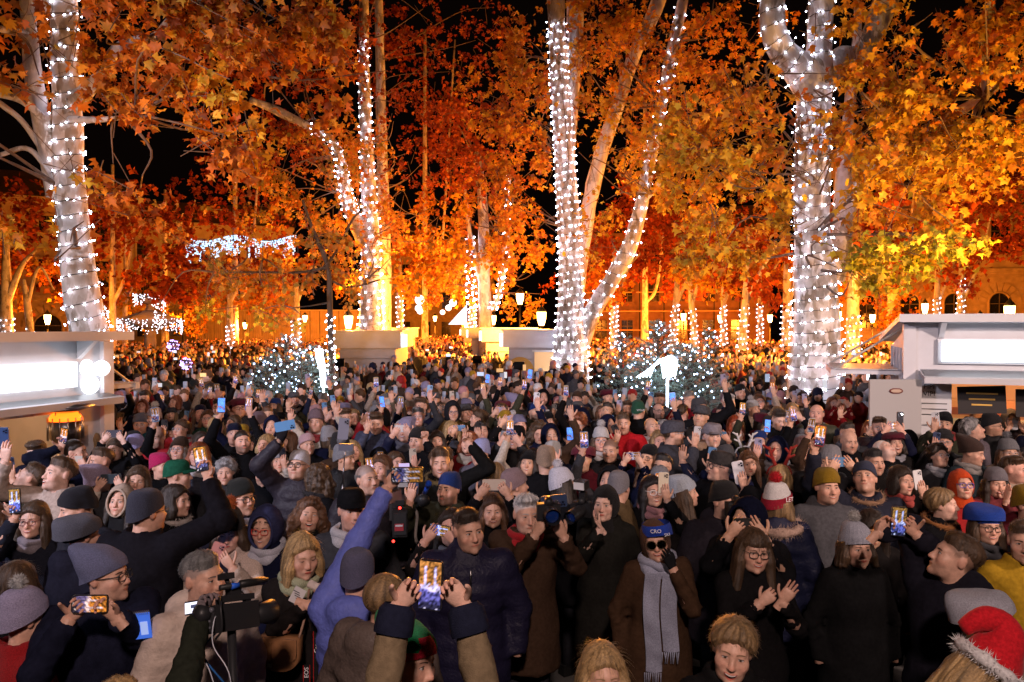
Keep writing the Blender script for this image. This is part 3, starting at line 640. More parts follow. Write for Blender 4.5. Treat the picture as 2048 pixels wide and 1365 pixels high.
def rand_rots(n, droop=0.6):
    """rotation matrices for leaves: hanging, tips down-ish, random spin"""
    az = rng.uniform(0, 2 * np.pi, n); tl = rng.normal(1.15, 0.55, n) ; sp = rng.normal(0, 0.7, n)
    ca, sa = np.cos(az), np.sin(az); ct, st = np.cos(tl), np.sin(tl); cs, ss = np.cos(sp), np.sin(sp)
    # local x,y,z -> spin about z, tilt about x (tip y goes down), azimuth about z
    Rz = np.zeros((n, 3, 3)); Rz[:, 0, 0] = cs; Rz[:, 0, 1] = -ss; Rz[:, 1, 0] = ss; Rz[:, 1, 1] = cs; Rz[:, 2, 2] = 1
    Rx = np.zeros((n, 3, 3)); Rx[:, 0, 0] = 1; Rx[:, 1, 1] = ct; Rx[:, 1, 2] = st; Rx[:, 2, 1] = -st; Rx[:, 2, 2] = ct
    Ra = np.zeros((n, 3, 3)); Ra[:, 0, 0] = ca; Ra[:, 0, 1] = -sa; Ra[:, 1, 0] = sa; Ra[:, 1, 1] = ca; Ra[:, 2, 2] = 1
    return Ra @ Rx @ Rz
def leaf_cols(n, pal):
    pal = np.array(pal); c = pal[rng.integers(0, len(pal), n)] * rng.uniform(0.6, 1.25, (n, 1)); c[:, 1] *= rng.uniform(0.85, 1.15, n)
    return np.clip(c, 0, 0.9)
def leaves_mesh(P, S, rots, cols, far=False):
    lib = LVF if far else LVM; n = len(P); var = rng.integers(0, len(lib), n); VV, FF, CC = [], [], []; off = 0
    for k in range(len(lib)):
        idx = np.nonzero(var == k)[0]
        if not len(idx): continue
        V, F = lib[k]; W_ = np.einsum('nij,vj->nvi', rots[idx], V) * S[idx, None, None] + P[idx, None, :]
        VV.append(W_.reshape(-1, 3)); m = len(V); FF.append((F[None] + (np.arange(len(idx)) * m)[:, None, None] + off).reshape(-1, 3)); off += len(idx) * m
        CC.append(np.repeat(cols[idx], m, 0))
    return mesh_np('foliage', np.vstack(VV), [np.vstack(FF)], np.vstack(CC), None, True, [LEAF])
ORANGE = [(0.68, 0.27, 0.02), (0.60, 0.20, 0.02), (0.72, 0.36, 0.03), (0.48, 0.13, 0.018), (0.64, 0.30, 0.03), (0.36, 0.10, 0.02), (0.74, 0.42, 0.04)]
GOLD = [(0.74, 0.44, 0.03), (0.68, 0.38, 0.03), (0.60, 0.27, 0.02), (0.72, 0.48, 0.05), (0.55, 0.20, 0.02)]
LIME = [(0.58, 0.50, 0.05), (0.50, 0.48, 0.06), (0.66, 0.46, 0.05), (0.34, 0.36, 0.06)]
RUST = [(0.60, 0.20, 0.025), (0.50, 0.15, 0.02), (0.68, 0.28, 0.03), (0.40, 0.11, 0.02), (0.30, 0.08, 0.02), (0.70, 0.36, 0.04)]
DEEP = [(0.36, 0.06, 0.012), (0.28, 0.045, 0.012), (0.45, 0.10, 0.015), (0.22, 0.035, 0.012)]
MIXY = [(0.50, 0.22, 0.03), (0.40, 0.26, 0.05), (0.55, 0.17, 0.02), (0.30, 0.22, 0.05), (0.58, 0.28, 0.03)]

def limb_path(pts, Y0, Y1=None):
    """pts: (px,py,width px); returns 3-D path and radii"""
    Y1 = Y0 if Y1 is None else Y1; n = len(pts); P = []; Rr = []
    for k, (x, y, w_) in enumerate(pts):
        Y = Y0 + (Y1 - Y0) * k / max(1, n - 1); P.append(pt(x, y, Y)); Rr.append(px2m(w_, Y) / 2)
    S = spline(np.c_[np.array(P), np.array(Rr)], 7)
    return S[:, :3], np.maximum(S[:, 3], 0.006)
def limb_mesh(m, P, r, n=14, rough=0.06, seed=0):
    V, Q, T = tube(P, r, n, True)
    k = len(P) * n; c = np.repeat(P, n, 0); d = V[:k] - c
    nz = vnoise(V[:k], 1.6 / max(0.2, r.max()) * .5, seed) * rough * 1.6 + vnoise(V[:k], 6.0, seed + 1) * rough * 0.5
    V[:k] = c + d * (1 + nz)[:, None]
    b = m.n; m.add(V, Q); m.P.append(T + b); m.mi.append(np.zeros(len(T))); m.sm.append(np.ones(len(T), bool))
def helix(P, r, gap, bulb_gap, lo=0.0, hi=1.0, proud=0.012, start=0.0):
    """wire wound round a limb; returns wire points and bulb points"""
    seg = np.linalg.norm(np.diff(P, axis=0), axis=1); s = np.r_[0, np.cumsum(seg)]; L = s[-1]
    a, b = lo * L, hi * L; T, U, W_ = frames(P)
    turns = (b - a) / gap; n = max(8, int(turns * 16)); ss = np.linspace(a, b, n); an = np.linspace(0, turns * 2 * np.pi, n) + start
    f = lambda A: np.stack([np.interp(ss, s, A[:, i]) for i in range(3)], 1)
    c, u, w_ = f(P), f(U), f(W_); rr = np.interp(ss, s, r) * 1.05 + proud
    pts = c + rr[:, None] * (np.cos(an)[:, None] * u + np.sin(an)[:, None] * w_)
    ds = np.r_[0, np.cumsum(np.linalg.norm(np.diff(pts, axis=0), axis=1))]
    q = np.arange(0.02, ds[-1], bulb_gap); q = np.clip(q + rng.uniform(-.5, .5, len(q)) * bulb_gap, 0, ds[-1])
    B_ = np.stack([np.interp(q, ds, pts[:, i]) for i in range(3)], 1); Cc = np.stack([np.interp(q, ds, c[:, i]) for i in range(3)], 1)
    d = B_ - Cc; d /= np.linalg.norm(d, axis=1, keepdims=True) + 1e-9
    return pts + rng.normal(0, .004, pts.shape), B_ + d * 0.014 + rng.normal(0, .014, B_.shape)
def octas(P, r, nu=6, nv=4):
    V, Q, T = sphere((0, 0, 0), 1.0, nu, nv); n = len(V); k = len(P)
    r = np.broadcast_to(r, (k,))
    VV = (P[:, None, :] + V[None] * r[:, None, None]).reshape(-1, 3); o = (np.arange(k) * n)[:, None, None]
    return VV, (Q[None] + o).reshape(-1, 4), (T[None] + o).reshape(-1, 3)
BULBME = None
def light_string(label, wraps, group=None, radius=0.016, single=True, m_b=None, far=False):
    """wraps: list of (wire points, bulb points)"""
    global BULBME
    m = MB()
    for wp, bp in wraps:
        if wp is not None: m.tube(wp, 0.006 if not far else 0.012, 4, cap=False)
    o = m.build('string_lights', M_WIRE); tag(o, label, 'string lights', group)
    B_ = np.vstack([b for _, b in wraps])
    d = np.linalg.norm(B_ - np.array([0, 0, CAM_H]), axis=1)
    order = np.argsort(d + rng.uniform(0, .3, len(d))); 
    vis = []
    if single:
        BULBME = BULBME or MB().sph((0, 0, 0), 1.0, nu=8, nv=6).mesh('bulb', M_BULB)
        for i in order[:300]:
            q = obj('bulb', BULBME, o, B_[i]); q.scale = (radius, radius, radius * 1.25)
        rest = B_[order[300:]]
    else: rest = B_
    if len(rest):
        V, Q, T = octas(rest, radius); me = mesh_np('bulb', V, [Q, T], None, None, True, [m_b or (M_BULB if not far else M_BULBF)])
        q = obj('bulb', me, o); q['kind'] = 'stuff'
    return o

CORR = []   # (px polyline, py, half width px, depth, keep)
def corridor(pts, Y, keep=.06):
    a = np.array(pts, float); CORR.append((a, Y, keep))
def clear_front(P):
    """leaves that would hang in front of a bare wrapped trunk are thinned out"""
    x, y = proj(P); ok = np.ones(len(P), bool); rnd = rng.random(len(P))
    for a, Y, keep in CORR:
        o = np.argsort(a[:, 1]); cx = np.interp(y, a[o, 1], a[o, 0]); w_ = np.interp(y, a[o, 1], a[o, 2]) * .5 + 5
        inside = (np.abs(x - cx) < w_) & (y > a[:, 1].min()) & (y < a[:, 1].max()) & (P[:, 1] < Y + .2)
        ok &= ~(inside & (rnd > keep))
    return ok
corridor([(178, 665, 76), (150, 480, 60), (137, 300, 54), (130, 100, 50), (128, -60, 47)], 12.3, .05)
corridor([(116, 392, 46), (82, 230, 34), (58, 60, 28), (48, -60, 26)], 12.2, .05)
corridor([(1630, 800, 118), (1636, 610, 96), (1624, 470, 80), (1626, 300, 74)], 15, .03); corridor([(1626, 300, 74), (1630, 200, 80)], 15, .35); corridor([(1630, 190, 90), (1598, 140, 70), (1562, 100, 56), (1545, -60, 50)], 15, .12); corridor([(1632, 170, 66), (1640, 60, 54), (1646, -60, 50)], 15, .15); corridor([(1700, 125, 44), (1745, 70, 44), (1790, -40, 44)], 15, .4)
corridor([(1668, 560, 48), (1686, 400, 38), (1690, 300, 30)], 16, .25)
corridor([(1142, 730, 78), (1140, 560, 50), (1128, 300, 42), (1108, -50, 34)], 24.5, .06); corridor([(1160, 685, 44), (1218, 570, 38), (1278, 430, 32)], 24.5, .06); corridor([(1278, 430, 30), (1318, 240, 22), (1375, -50, 22)], 24.5, .35); corridor([(1152, 600, 34), (1180, 400, 30), (1232, 220, 28), (1330, -40, 28)], 24.5, .35)
corridor([(742, 690, 54), (742, 460, 38), (730, 220, 26)], 29, .3); corridor([(730, 500, 34), (688, 370, 28), (680, 320, 20)], 29, .35); corridor([(662, 745, 16), (658, 540, 14)], 17, .1); corridor([(768, 680, 34), (768, 480, 26)], 31, .2)
def blob_leaves(blobs, size, dens=1.0, pal=ORANGE, root=None, twig_m=None, cluster=9, join=True):
    """blobs: (px, py, rx_px, ry_px, Y, rdepth, n, palette or None). Leaves grow in sprays on twigs spread through each blob."""
    Ps, Cs = [], []
    for bb in blobs:
        px_, py_, rx, ry, Y, rd, n = bb[:7]; pl = bb[7] if len(bb) > 7 and bb[7] is not None else pal
        c = pt(px_, py_, Y); rx, rz_ = px2m(rx, Y), px2m(ry, Y)
        nc = max(1, int(n * dens / cluster))
        u = rng.normal(0, 1, (nc, 3)); u /= np.linalg.norm(u, axis=1, keepdims=True); u *= rng.uniform(0.1, 1, (nc, 1)) ** 0.5; nc_ = max(3, nc // 7); u = u[rng.integers(0, nc_, nc)] + rng.normal(0, .13, (nc, 3))
        cc = c + u * np.array([rx, rd, rz_])
        cc += np.stack([vnoise(cc, 0.9, 5), vnoise(cc, 0.9, 6), vnoise(cc, 0.9, 7)], 1) * rx * 0.25
        for q in cc:
            k = max(3, int(rng.normal(cluster, 2.5)))
            dr = rng.normal(0, 1, 3) + np.array([0, 0, -0.35]) + (q - c) / (np.linalg.norm(q - c) + 1e-6); dr /= np.linalg.norm(dr)
            L = size * rng.uniform(1.6, 3.4); t = rng.uniform(0.1, 1, k)
            lp = q + dr * (t * L)[:, None] + rng.normal(0, size * 0.42, (k, 3)); lp[:, 2] -= 0.25 * size * t
            Ps.append(lp); Cs.append(leaf_cols(k, pl))
            if twig_m is not None and rng.random() < 0.35:
                w = q - dr * L * rng.uniform(0.6, 1.5) + rng.normal(0, size * .25, 3)
                twig_m.tube(spline([w, q, q + dr * L], 2), np.linspace(0.008, 0.003, 5) * max(1.0, size / .18), 4, cap=False)
    P = np.vstack(Ps); Cc = np.vstack(Cs); ok = clear_front(P); P, Cc = P[ok], Cc[ok]; S = size * rng.uniform(0.5, 1.15, len(P))
    return P, S, Cc
def make_tree(name, label, limbs, blobs, size, pal, single=300, far=False, bark=None, twigs=True, cluster=9, extra_branch=None, cat='tree', group=None, dens=1.0, base=None):
    """limbs: list of (points(px,py,w), Y0, Y1)"""
    P0, r0 = limb_path(*limbs[0]); basep = P0[0].copy() if base is None else np.array(base)
    root = empty(name, (basep[0], basep[1], 0)); tag(root, label, cat, group)
    off = np.array([basep[0], basep[1], 0.0])
    paths = []; m = MB()
    for k, lb in enumerate(limbs):
        P, r = limb_path(*lb)
        if k == 0:
            # run the trunk down into the ground with a flare
            dn = np.array([[P[0][0], P[0][1], -0.1], [P[0][0], P[0][1], 0.35]]); P = np.vstack([dn, P]) if P[0][2] > 0.6 else P
            if len(P) != len(r): r = np.r_[r[0] * 1.35, r[0] * 1.12, r]
        paths.append((P, r)); limb_mesh(m, P - off, r, 16 if not far else 9, 0.06, k)
    trunk = m.build('trunk', bark or BARK, root)
    if blobs:
        tw = MB() if twigs else None
        P, S, Cc = blob_leaves(blobs, size, dens, pal, root, tw, cluster)
        # branches that carry each blob from the nearest limb
        allp = np.vstack([p for p, _ in paths])
        if tw is not None:
            for bb in blobs:
                c = pt(bb[0], bb[1], bb[4]); d_ = np.linalg.norm(allp - c - np.array([0, 0, -0.35 * px2m(bb[3], bb[4])]), axis=1); q = allp[np.argmin(d_)]
                nb = max(2, int(bb[6] / 130))
                for _ in range(min(nb, 9)):
                    e = c + rng.normal(0, 0.45, 3) * np.array([px2m(bb[2], bb[4]), bb[5], px2m(bb[3], bb[4])])
                    mid = (q + e) / 2 + rng.normal(0, 0.16, 3) * np.linalg.norm(e - q) + np.array([0, 0, 0.06]) * np.linalg.norm(e - q)
                    tw.tube(spline([q, mid, e], 4), np.linspace(0.035, 0.007, 9) * (size / .18) * rng.uniform(.6, 1.1), 6, cap=False)
            if tw.n:
                tm = MB(); tm.V = [v - off for v in tw.V]; tm.P, tm.c, tm.n, tm.mi, tm.sm = tw.P, tw.c, tw.n, tw.mi, tw.sm
                tm.build('branch', BARKT, root)['kind'] = 'stuff'
        rots = rand_rots(len(P))
        x, y = proj(P); dd = P[:, 1]
        inv = (x > 0) & (x < 2048) & (y > 0) & (y < 1365)
        score = np.where(inv, S / dd, 0) + rng.uniform(0, 1e-4, len(P))
        idx = np.argsort(-score)[:single]; rest = np.ones(len(P), bool); rest[idx] = False
        crown = obj('crown', leaves_mesh(P[rest] - off, S[rest], rots[rest], Cc[rest], far), root); crown['kind'] = 'stuff'
        for i in idx:
            o = obj('leaf', LEAFME[int(rng.integers(0, 4))], root)
            M4 = Matrix.Translation(P[i] - off) @ Matrix([[float(v) for v in row] for row in rots[i]]).to_4x4() @ Matrix.Scale(float(S[i]), 4)
            o.matrix_local = M4; tint(o, Cc[i])
    return root, paths

# ---- tree T1: leaning pale trunk behind the globe lamp kiosk
t1, p1 = make_tree('plane_tree', 'pale plane tree leaning behind the globe lamp kiosk, wrapped in sparse lights', [
    ([(178, 665, 76), (166, 600, 66), (150, 480, 60), (140, 380, 57), (137, 300, 54), (134, 200, 52), (130, 100, 50), (128, -60, 47)], 12.5, 12.0),
    ([(116, 392, 46), (100, 320, 38), (82, 230, 34), (66, 150, 32), (58, 60, 28), (48, -60, 26)], 12.4, 11.6),
    ([(150, 205, 40), (180, 175, 27), (212, 140, 24), (228, 105, 22), (270, 82, 19), (305, 78, 16), (350, 28, 13), (390, -10, 11)], 12.1, 10.8),
    ([(84, 235, 16), (40, 200, 13), (-30, 185, 11)], 11.9, 11.2), ([(60, 70, 20), (20, 62, 15), (-40, 50, 13)], 11.8, 11.0),
    ([(140, 240, 14), (190, 240, 12), (240, 236, 8), (270, 230, 5)], 12.0, 11.2), ([(110, 40, 22), (85, -5, 18), (60, -60, 16)], 12.0, 11.6),
    ([(108, 335, 13), (50, 250, 11), (10, 215, 12), (-40, 180, 12)], 12.2, 11.6), ([(118, 372, 13), (60, 300, 10), (0, 310, 9)], 12.2, 12.0)],
    [(300, 95, 130, 95, 10.6, 1.2, 520), (420, 90, 130, 90, 10.4, 1.3, 560), (400, 230, 130, 80, 10.2, 1.1, 420), (460, 250, 60, 70, 10.0, .8, 160, GOLD), (250, 210, 80, 60, 10.8, 1.0, 160), (60, 330, 90, 70, 10.8, 1.0, 160, GOLD), (40, 60, 100, 80, 11.2, 1.2, 240), (200, 40, 90, 60, 11.0, .9, 220), (90, 470, 80, 40, 10.8, .9, 70, GOLD), (240, 330, 110, 70, 11.4, 1.0, 110), (230, 440, 90, 30, 11.4, .9, 60), (560, 60, 120, 80, 11.0, 1.4, 420), (30, 180, 80, 80, 11.4, 1.0, 190), (600, 180, 110, 80, 11.5, 1.2, 260), (690, 80, 90, 90, 12.0, 1.3, 240)],
    0.185, RUST, 300, dens=1.0)
# ---- tree T3: thick wrapped trunk near the white kiosk
t3, p3 = make_tree('plane_tree', 'thick pale plane tree densely wrapped in lights beside the plain sign kiosk', [
    ([(1630, 800, 108), (1630, 740, 98), (1632, 680, 92), (1632, 610, 84), (1630, 540, 84), (1624, 470, 72), (1624, 400, 68), (1626, 300, 66), (1628, 220, 68), (1632, 150, 70)], 15.0, 14.6),
    ([(1628, 185, 76), (1598, 140, 66), (1562, 100, 52), (1546, 50, 48), (1545, -60, 46)], 14.6, 14.2),
    ([(1632, 170, 66), (1636, 110, 52), (1640, 60, 50), (1646, -60, 48)], 14.6, 14.8),
    ([(1635, 180, 50), (1680, 118, 44), (1720, 110, 40), (1745, 70, 44), (1790, -40, 44)], 14.7, 15.6),
    ([(1668, 560, 44), (1682, 480, 40), (1686, 400, 34), (1690, 300, 28), (1696, 240, 22), (1715, 60, 16), (1712, -40, 14)], 15.8, 15.6),
    ([(1690, 430, 36), (1718, 370, 26), (1748, 330, 22), (1800, 290, 18), (1870, 248, 18), (1950, 205, 19), (2000, 165, 20), (2090, 110, 22)], 15.6, 12.8),
    ([(1968, 195, 14), (1970, 120, 13), (1985, -20, 14)], 13.2, 13.2)],
    [(1760, 240, 170, 110, 13.2, 1.5, 900, GOLD), (1900, 130, 170, 110, 12.6, 1.5, 820), (1960, 270, 130, 90, 12.4, 1.4, 560, GOLD), (1800, 420, 130, 80, 12.6, 1.2, 560, GOLD), (1800, 510, 110, 50, 12.0, 1.0, 360, LIME), (1730, 545, 60, 30, 12.2, .8, 110, LIME), (1480, 200, 120, 90, 14.0, 1.6, 560), (1420, 300, 120, 90, 14.4, 1.6, 620, GOLD), (1480, 400, 110, 90, 14.4, 1.5, 560, GOLD), (1440, 500, 70, 60, 14.2, 1.2, 260, GOLD), (1580, 250, 70, 60, 13.4, 1.0, 220), (1720, 100, 90, 80, 13.2, 1.2, 260, GOLD), (1560, 330, 60, 60, 13.6, 1.0, 150, GOLD), (2010, 60, 90, 80, 12.6, 1.2, 260), (1880, 340, 120, 50, 12.6, 1.2, 330, GOLD)],
    0.175, ORANGE, 300, dens=1.45)
# ---- tree T2: forked trunks in the middle
t2, p2 = make_tree('plane_tree', 'forked pale plane tree with a slanting lit limb in the middle of the square', [
    ([(1142, 730, 74), (1142, 690, 64), (1142, 630, 56), (1140, 560, 47), (1137, 440, 44), (1128, 300, 40), (1120, 180, 36), (1114, 60, 34), (1108, -50, 32)], 24.0, 23.5),
    ([(1160, 685, 44), (1182, 630, 34), (1218, 570, 33), (1252, 510, 32), (1278, 430, 28), (1298, 330, 24), (1318, 240, 22), (1338, 130, 22), (1362, 20, 22), (1375, -50, 22)], 24.0, 22.5),
    ([(1150, 600, 34), (1164, 500, 30), (1180, 400, 30), (1204, 300, 28), (1232, 220, 28), (1265, 120, 26), (1310, 20, 28), (1330, -40, 28)], 24.8, 25.0),
    ([(1134, 330, 30), (1142, 220, 28), (1148, 100, 32), (1152, -50, 34)], 24.0, 24.6),
    ([(1288, 400, 12), (1310, 380, 9), (1330, 350, 6)], 23.0, 22.5)],
    [(1060, 260, 110, 130, 23, 2.5, 1300), (1040, 420, 90, 110, 23, 2.5, 800), (1220, 140, 120, 120, 22.5, 2.5, 1300), (1250, 330, 110, 110, 22, 2.4, 1100, GOLD), (1350, 240, 90, 120, 22, 2.2, 900), (1340, 90, 110, 90, 23, 2.4, 900), (1440, 80, 90, 80, 23, 2.2, 560), (1200, 480, 70, 60, 22, 1.8, 330, GOLD), (1380, 360, 80, 80, 22, 2.0, 430, GOLD), (1080, 110, 100, 100, 24, 2.4, 760), (1010, 160, 80, 120, 24.5, 2.4, 560), (1180, 40, 120, 60, 23, 2, 500), (990, 300, 60, 90, 24, 2.2, 330, DEEP)],
    0.18, ORANGE, 300, dens=1.15)
# ---- tree T4: lit twin stems left of the lane
t4, p4 = make_tree('plane_tree', 'plane tree with twin lit stems rising beside the lantern and blank kiosk', [
    ([(742, 690, 52), (742, 640, 48), (742, 560, 42), (742, 460, 34), (735, 340, 28), (730, 220, 24), (728, 100, 20), (728, -40, 18)], 29.0, 28.0),
    ([(738, 500, 34), (705, 430, 30), (688, 370, 26), (680, 320, 20), (660, 280, 15), (560, 225, 17), (500, 200, 12)], 28.8, 25.5),
    ([(765, 680, 34), (768, 600, 30), (768, 480, 26), (764, 300, 22), (760, 120, 18), (757, -30, 16)], 31.5, 31.5)],
    [(620, 330, 120, 90, 26, 2.5, 1200, MIXY), (560, 430, 130, 90, 25.5, 2.5, 1000, MIXY), (720, 320, 110, 120, 28, 2.5, 1300, ORANGE), (800, 250, 110, 130, 29, 3, 700, DEEP), (820, 430, 110, 110, 29, 3, 1200, ORANGE), (660, 170, 120, 100, 27, 2.5, 600, DEEP), (780, 540, 70, 50, 29, 2.5, 420, GOLD), (860, 340, 70, 120, 31, 3, 450, DEEP), (700, 480, 80, 60, 27, 2, 500, ORANGE), (880, 150, 80, 110, 31, 3, 450, DEEP), (560, 300, 80, 70, 26, 2, 420, DEEP), (800, 60, 110, 70, 28, 2.5, 420, DEEP), (930, 70, 90, 80, 30, 2.5, 360, DEEP), (700, 60, 80, 70, 27, 2.5, 380, RUST)],
    0.18, ORANGE, 300, cluster=10, dens=1.0)
# ---- tree T5: thin dark young tree with a low spreading crown
t5, p5 = make_tree('young_tree', 'thin dark young tree with low spreading yellow-green crown before the blank kiosk', [
    ([(664, 745, 13), (662, 700, 12), (660, 620, 11), (658, 550, 10), (652, 520, 10), (630, 470, 8), (615, 430, 6), (605, 400, 4)], 16.5, 16.2),
    ([(656, 535, 7), (600, 545, 5), (520, 545, 4), (430, 545, 3)], 16.4, 15.4), ([(655, 530, 6), (680, 490, 5), (705, 440, 4), (725, 420, 3)], 16.4, 17.0),
    ([(658, 560, 5), (700, 575, 4), (760, 560, 3)], 16.4, 17.2), ([(660, 605, 4), (620, 612, 3), (585, 616, 2)], 16.4, 15.8)],
    [(520, 560, 120, 55, 15.6, 1.2, 300, MIXY), (620, 500, 110, 70, 16.2, 1.3, 420, MIXY), (730, 540, 80, 60, 16.8, 1.2, 260, MIXY), (430, 610, 70, 35, 15.2, .9, 60, LIME), (560, 620, 70, 25, 15.8, .9, 70, LIME), (450, 500, 70, 40, 15.4, .9, 90, MIXY)],
    0.15, MIXY, 300, bark=BARKD, cluster=6)
# ---- tree T6: far orange lit trunk and lit stem
t6, p6 = make_tree('plane_tree', 'far plane tree with orange lit trunk and a tall lit stem behind the lane kiosks', [
    ([(972, 668, 30), (970, 600, 26), (968, 520, 24), (966, 420, 20), (955, 300, 16)], 42, 42),
    ([(985, 620, 14), (1000, 580, 12), (1012, 500, 13), (1015, 420, 11), (1018, 350, 9)], 41, 40), ([(962, 560, 14), (940, 470, 10), (930, 380, 7)], 42, 42)],
    [(960, 430, 100, 110, 40, 4, 1500, ORANGE), (900, 500, 90, 80, 41, 4, 1000, GOLD), (1040, 540, 70, 60, 41, 3, 600, GOLD), (940, 300, 90, 110, 41, 4, 900, DEEP), (870, 470, 60, 90, 44, 3, 500, ORANGE), (1060, 600, 40, 25, 41, 2, 180, GOLD), (930, 580, 50, 30, 44, 2.5, 260, GOLD)],
    0.30, ORANGE, 0, far=True, cluster=12)
print('near trees done')
# ---- background trees along the park edges
def bg_tree(px_, Y, w_, top, crown, label, pal=DEEP, lean=0, n=1100, size=0.34, fork=True):
    base = HOR + 1500 * CAM_H / Y
    lim = [([(px_, base, w_ * 1.2), (px_ + lean * .3, HOR, w_), (px_ + lean * .7, HOR - 60, w_ * .85), (px_ + lean, top, w_ * .4)], Y, Y)]
    if fork: lim.append(([(px_ + lean * .6, HOR - 45, w_ * .6), (px_ + lean + 30, HOR - 120, w_ * .4), (px_ + lean + 60, top + 20, w_ * .2)], Y, Y))
    bl = [(cx, cy, rx, ry, Y, 3.5, int(n * f), pl) for (cx, cy, rx, ry, f, pl) in crown]
    return make_tree('park_tree', label, lim, bl, size, pal, 0, far=True, cluster=12, twigs=False)
BG = {}
for key, args in {
    'a': (1228, 46, 15, 480, [(1230, 500, 90, 70, 1, DEEP), (1180, 560, 60, 40, .4, ORANGE)], 'park tree with a lit trunk foot close beside the slanting limb'),
    'b': (1343, 46, 14, 470, [(1330, 480, 100, 80, 1, DEEP), (1300, 380, 80, 80, .6, DEEP)], 'park tree with slim tilted lit trunk before the scaffolded house', DEEP, 14),
    'c': (1392, 42, 13, 480, [(1400, 540, 70, 40, .5, GOLD), (1410, 450, 70, 60, .5, DEEP)], 'park tree with slim lit trunk tilted back towards the forked tree', DEEP, -14),
    'd': (1447, 48, 11, 480, [(1460, 540, 60, 40, .35, ORANGE)], 'park tree with very slim straight lit trunk'),
    'e': (1482, 38, 17, 470, [(1500, 540, 80, 60, .8, DEEP), (1450, 470, 70, 60, .5, DEEP)], 'park tree with bending lit trunk and dark fork', DEEP, 14),
    'f': (1520, 52, 10, 480, [(1540, 500, 70, 70, .6, DEEP)], 'park tree with thin lit trunk just before the thick wrapped tree'),
    'g': (1574, 40, 20, 470, [(1560, 480, 60, 80, .6, ORANGE)], 'park tree with stout lit trunk half hidden by the thick wrapped tree'),
    'h': (1706, 34, 26, 480, [(1740, 470, 80, 80, .6, DEEP), (1820, 430, 90, 80, .9, DEEP)], 'park tree with wide lit trunk between wrapped tree and kiosk roof'),
    'i': (1870, 44, 13, 470, [(1860, 420, 100, 90, .8, DEEP)], 'park tree with lit trunk over the kiosk roof', DEEP, 6),
    'j': (1915, 42, 15, 400, [(1930, 460, 100, 90, .9, DEEP), (2000, 420, 80, 110, .8, DEEP), (1940, 350, 90, 60, .5, DEEP)], 'park tree with forking lit trunk over the kiosk roof', DEEP, 10),
    'k': (12, 40, 26, 480, [(20, 520, 80, 50, .35, ORANGE)], 'park tree with wide lit trunk over the globe lamp kiosk roof', ORANGE),
    'l': (64, 40, 14, 560, [(90, 560, 60, 40, .25, ORANGE)], 'park tree with slim slanting lit trunk over the globe lamp kiosk', ORANGE, -16),
    'm': (460, 52, 13, 560, [(450, 590, 80, 35, .5, MIXY), (420, 560, 70, 40, .4, MIXY)], 'park tree with lit trunk before the ribbed hoarding', MIXY),
    'n': (592, 50, 15, 540, [(600, 560, 90, 60, .9, ORANGE), (520, 520, 80, 60, .7, DEEP)], 'park tree with stout lit trunk before the ribbed hoarding', ORANGE),
    'o': (800, 46, 14, 500, [(800, 580, 60, 40, .6, GOLD), (830, 540, 60, 50, .6, ORANGE)], 'park tree with lit stems beside the kiosk lane', GOLD),
    'p': (250, 54, 10, 470, [(260, 590, 70, 40, .6, MIXY), (330, 560, 70, 60, .7, MIXY), (200, 560, 60, 50, .35, DEEP)], 'park tree standing dark behind the lit fountain', MIXY),
    'q': (945, 60, 14, 500, [(900, 560, 60, 40, .4, GOLD), (960, 540, 60, 60, .6, ORANGE)], 'park tree with lit trunk beside the far lantern', GOLD)}.items():
    BG[key] = bg_tree(*([args[0], args[1], args[2], args[3], args[4], args[5]] + list(args[6:])))
# dense dark red crowns filling the depth of the square
for k, (px_, Y, top, cr, lab) in enumerate((
    (470, 60, 150, [(480, 380, 150, 130, 1.0, DEEP), (380, 420, 120, 80, .3, DEEP), (560, 200, 130, 110, .7, DEEP)], 'tall dark red tree behind the twin stem tree'),
    (850, 64, 60, [(860, 260, 130, 160, .9, DEEP), (800, 100, 130, 100, .25, DEEP), (900, 80, 100, 80, .2, DEEP)], 'tall dark red tree over the kiosk lane'),
    (1290, 66, 120, [(1290, 470, 140, 100, 1.2, DEEP), (1400, 450, 110, 80, .8, DEEP), (1200, 540, 110, 60, .7, DEEP), (1350, 550, 110, 50, .7, DEEP)], 'broad dark red tree before the long dark house'),
    (1780, 62, 250, [(1800, 450, 160, 110, 1.1, DEEP), (1960, 420, 120, 120, .7, DEEP), (1750, 580, 120, 50, .6, ORANGE)], 'broad dark red tree before the palace'),
    (225, 47, 330, [(120, 440, 140, 90, .9, DEEP), (270, 460, 120, 80, .9, DEEP), (370, 540, 90, 50, .5, DEEP), (40, 560, 90, 50, .4, ORANGE)], 'dark red tree spreading behind the leaning plane tree'),
    (330, 70, 380, [(330, 620, 120, 40, .5, MIXY), (180, 540, 100, 60, .4, DEEP), (80, 560, 90, 60, .4, ORANGE)], 'low spreading tree behind the fountain'))):
    bg_tree(px_, Y, 14, top, cr, lab, DEEP, 0, 1250, 0.42)

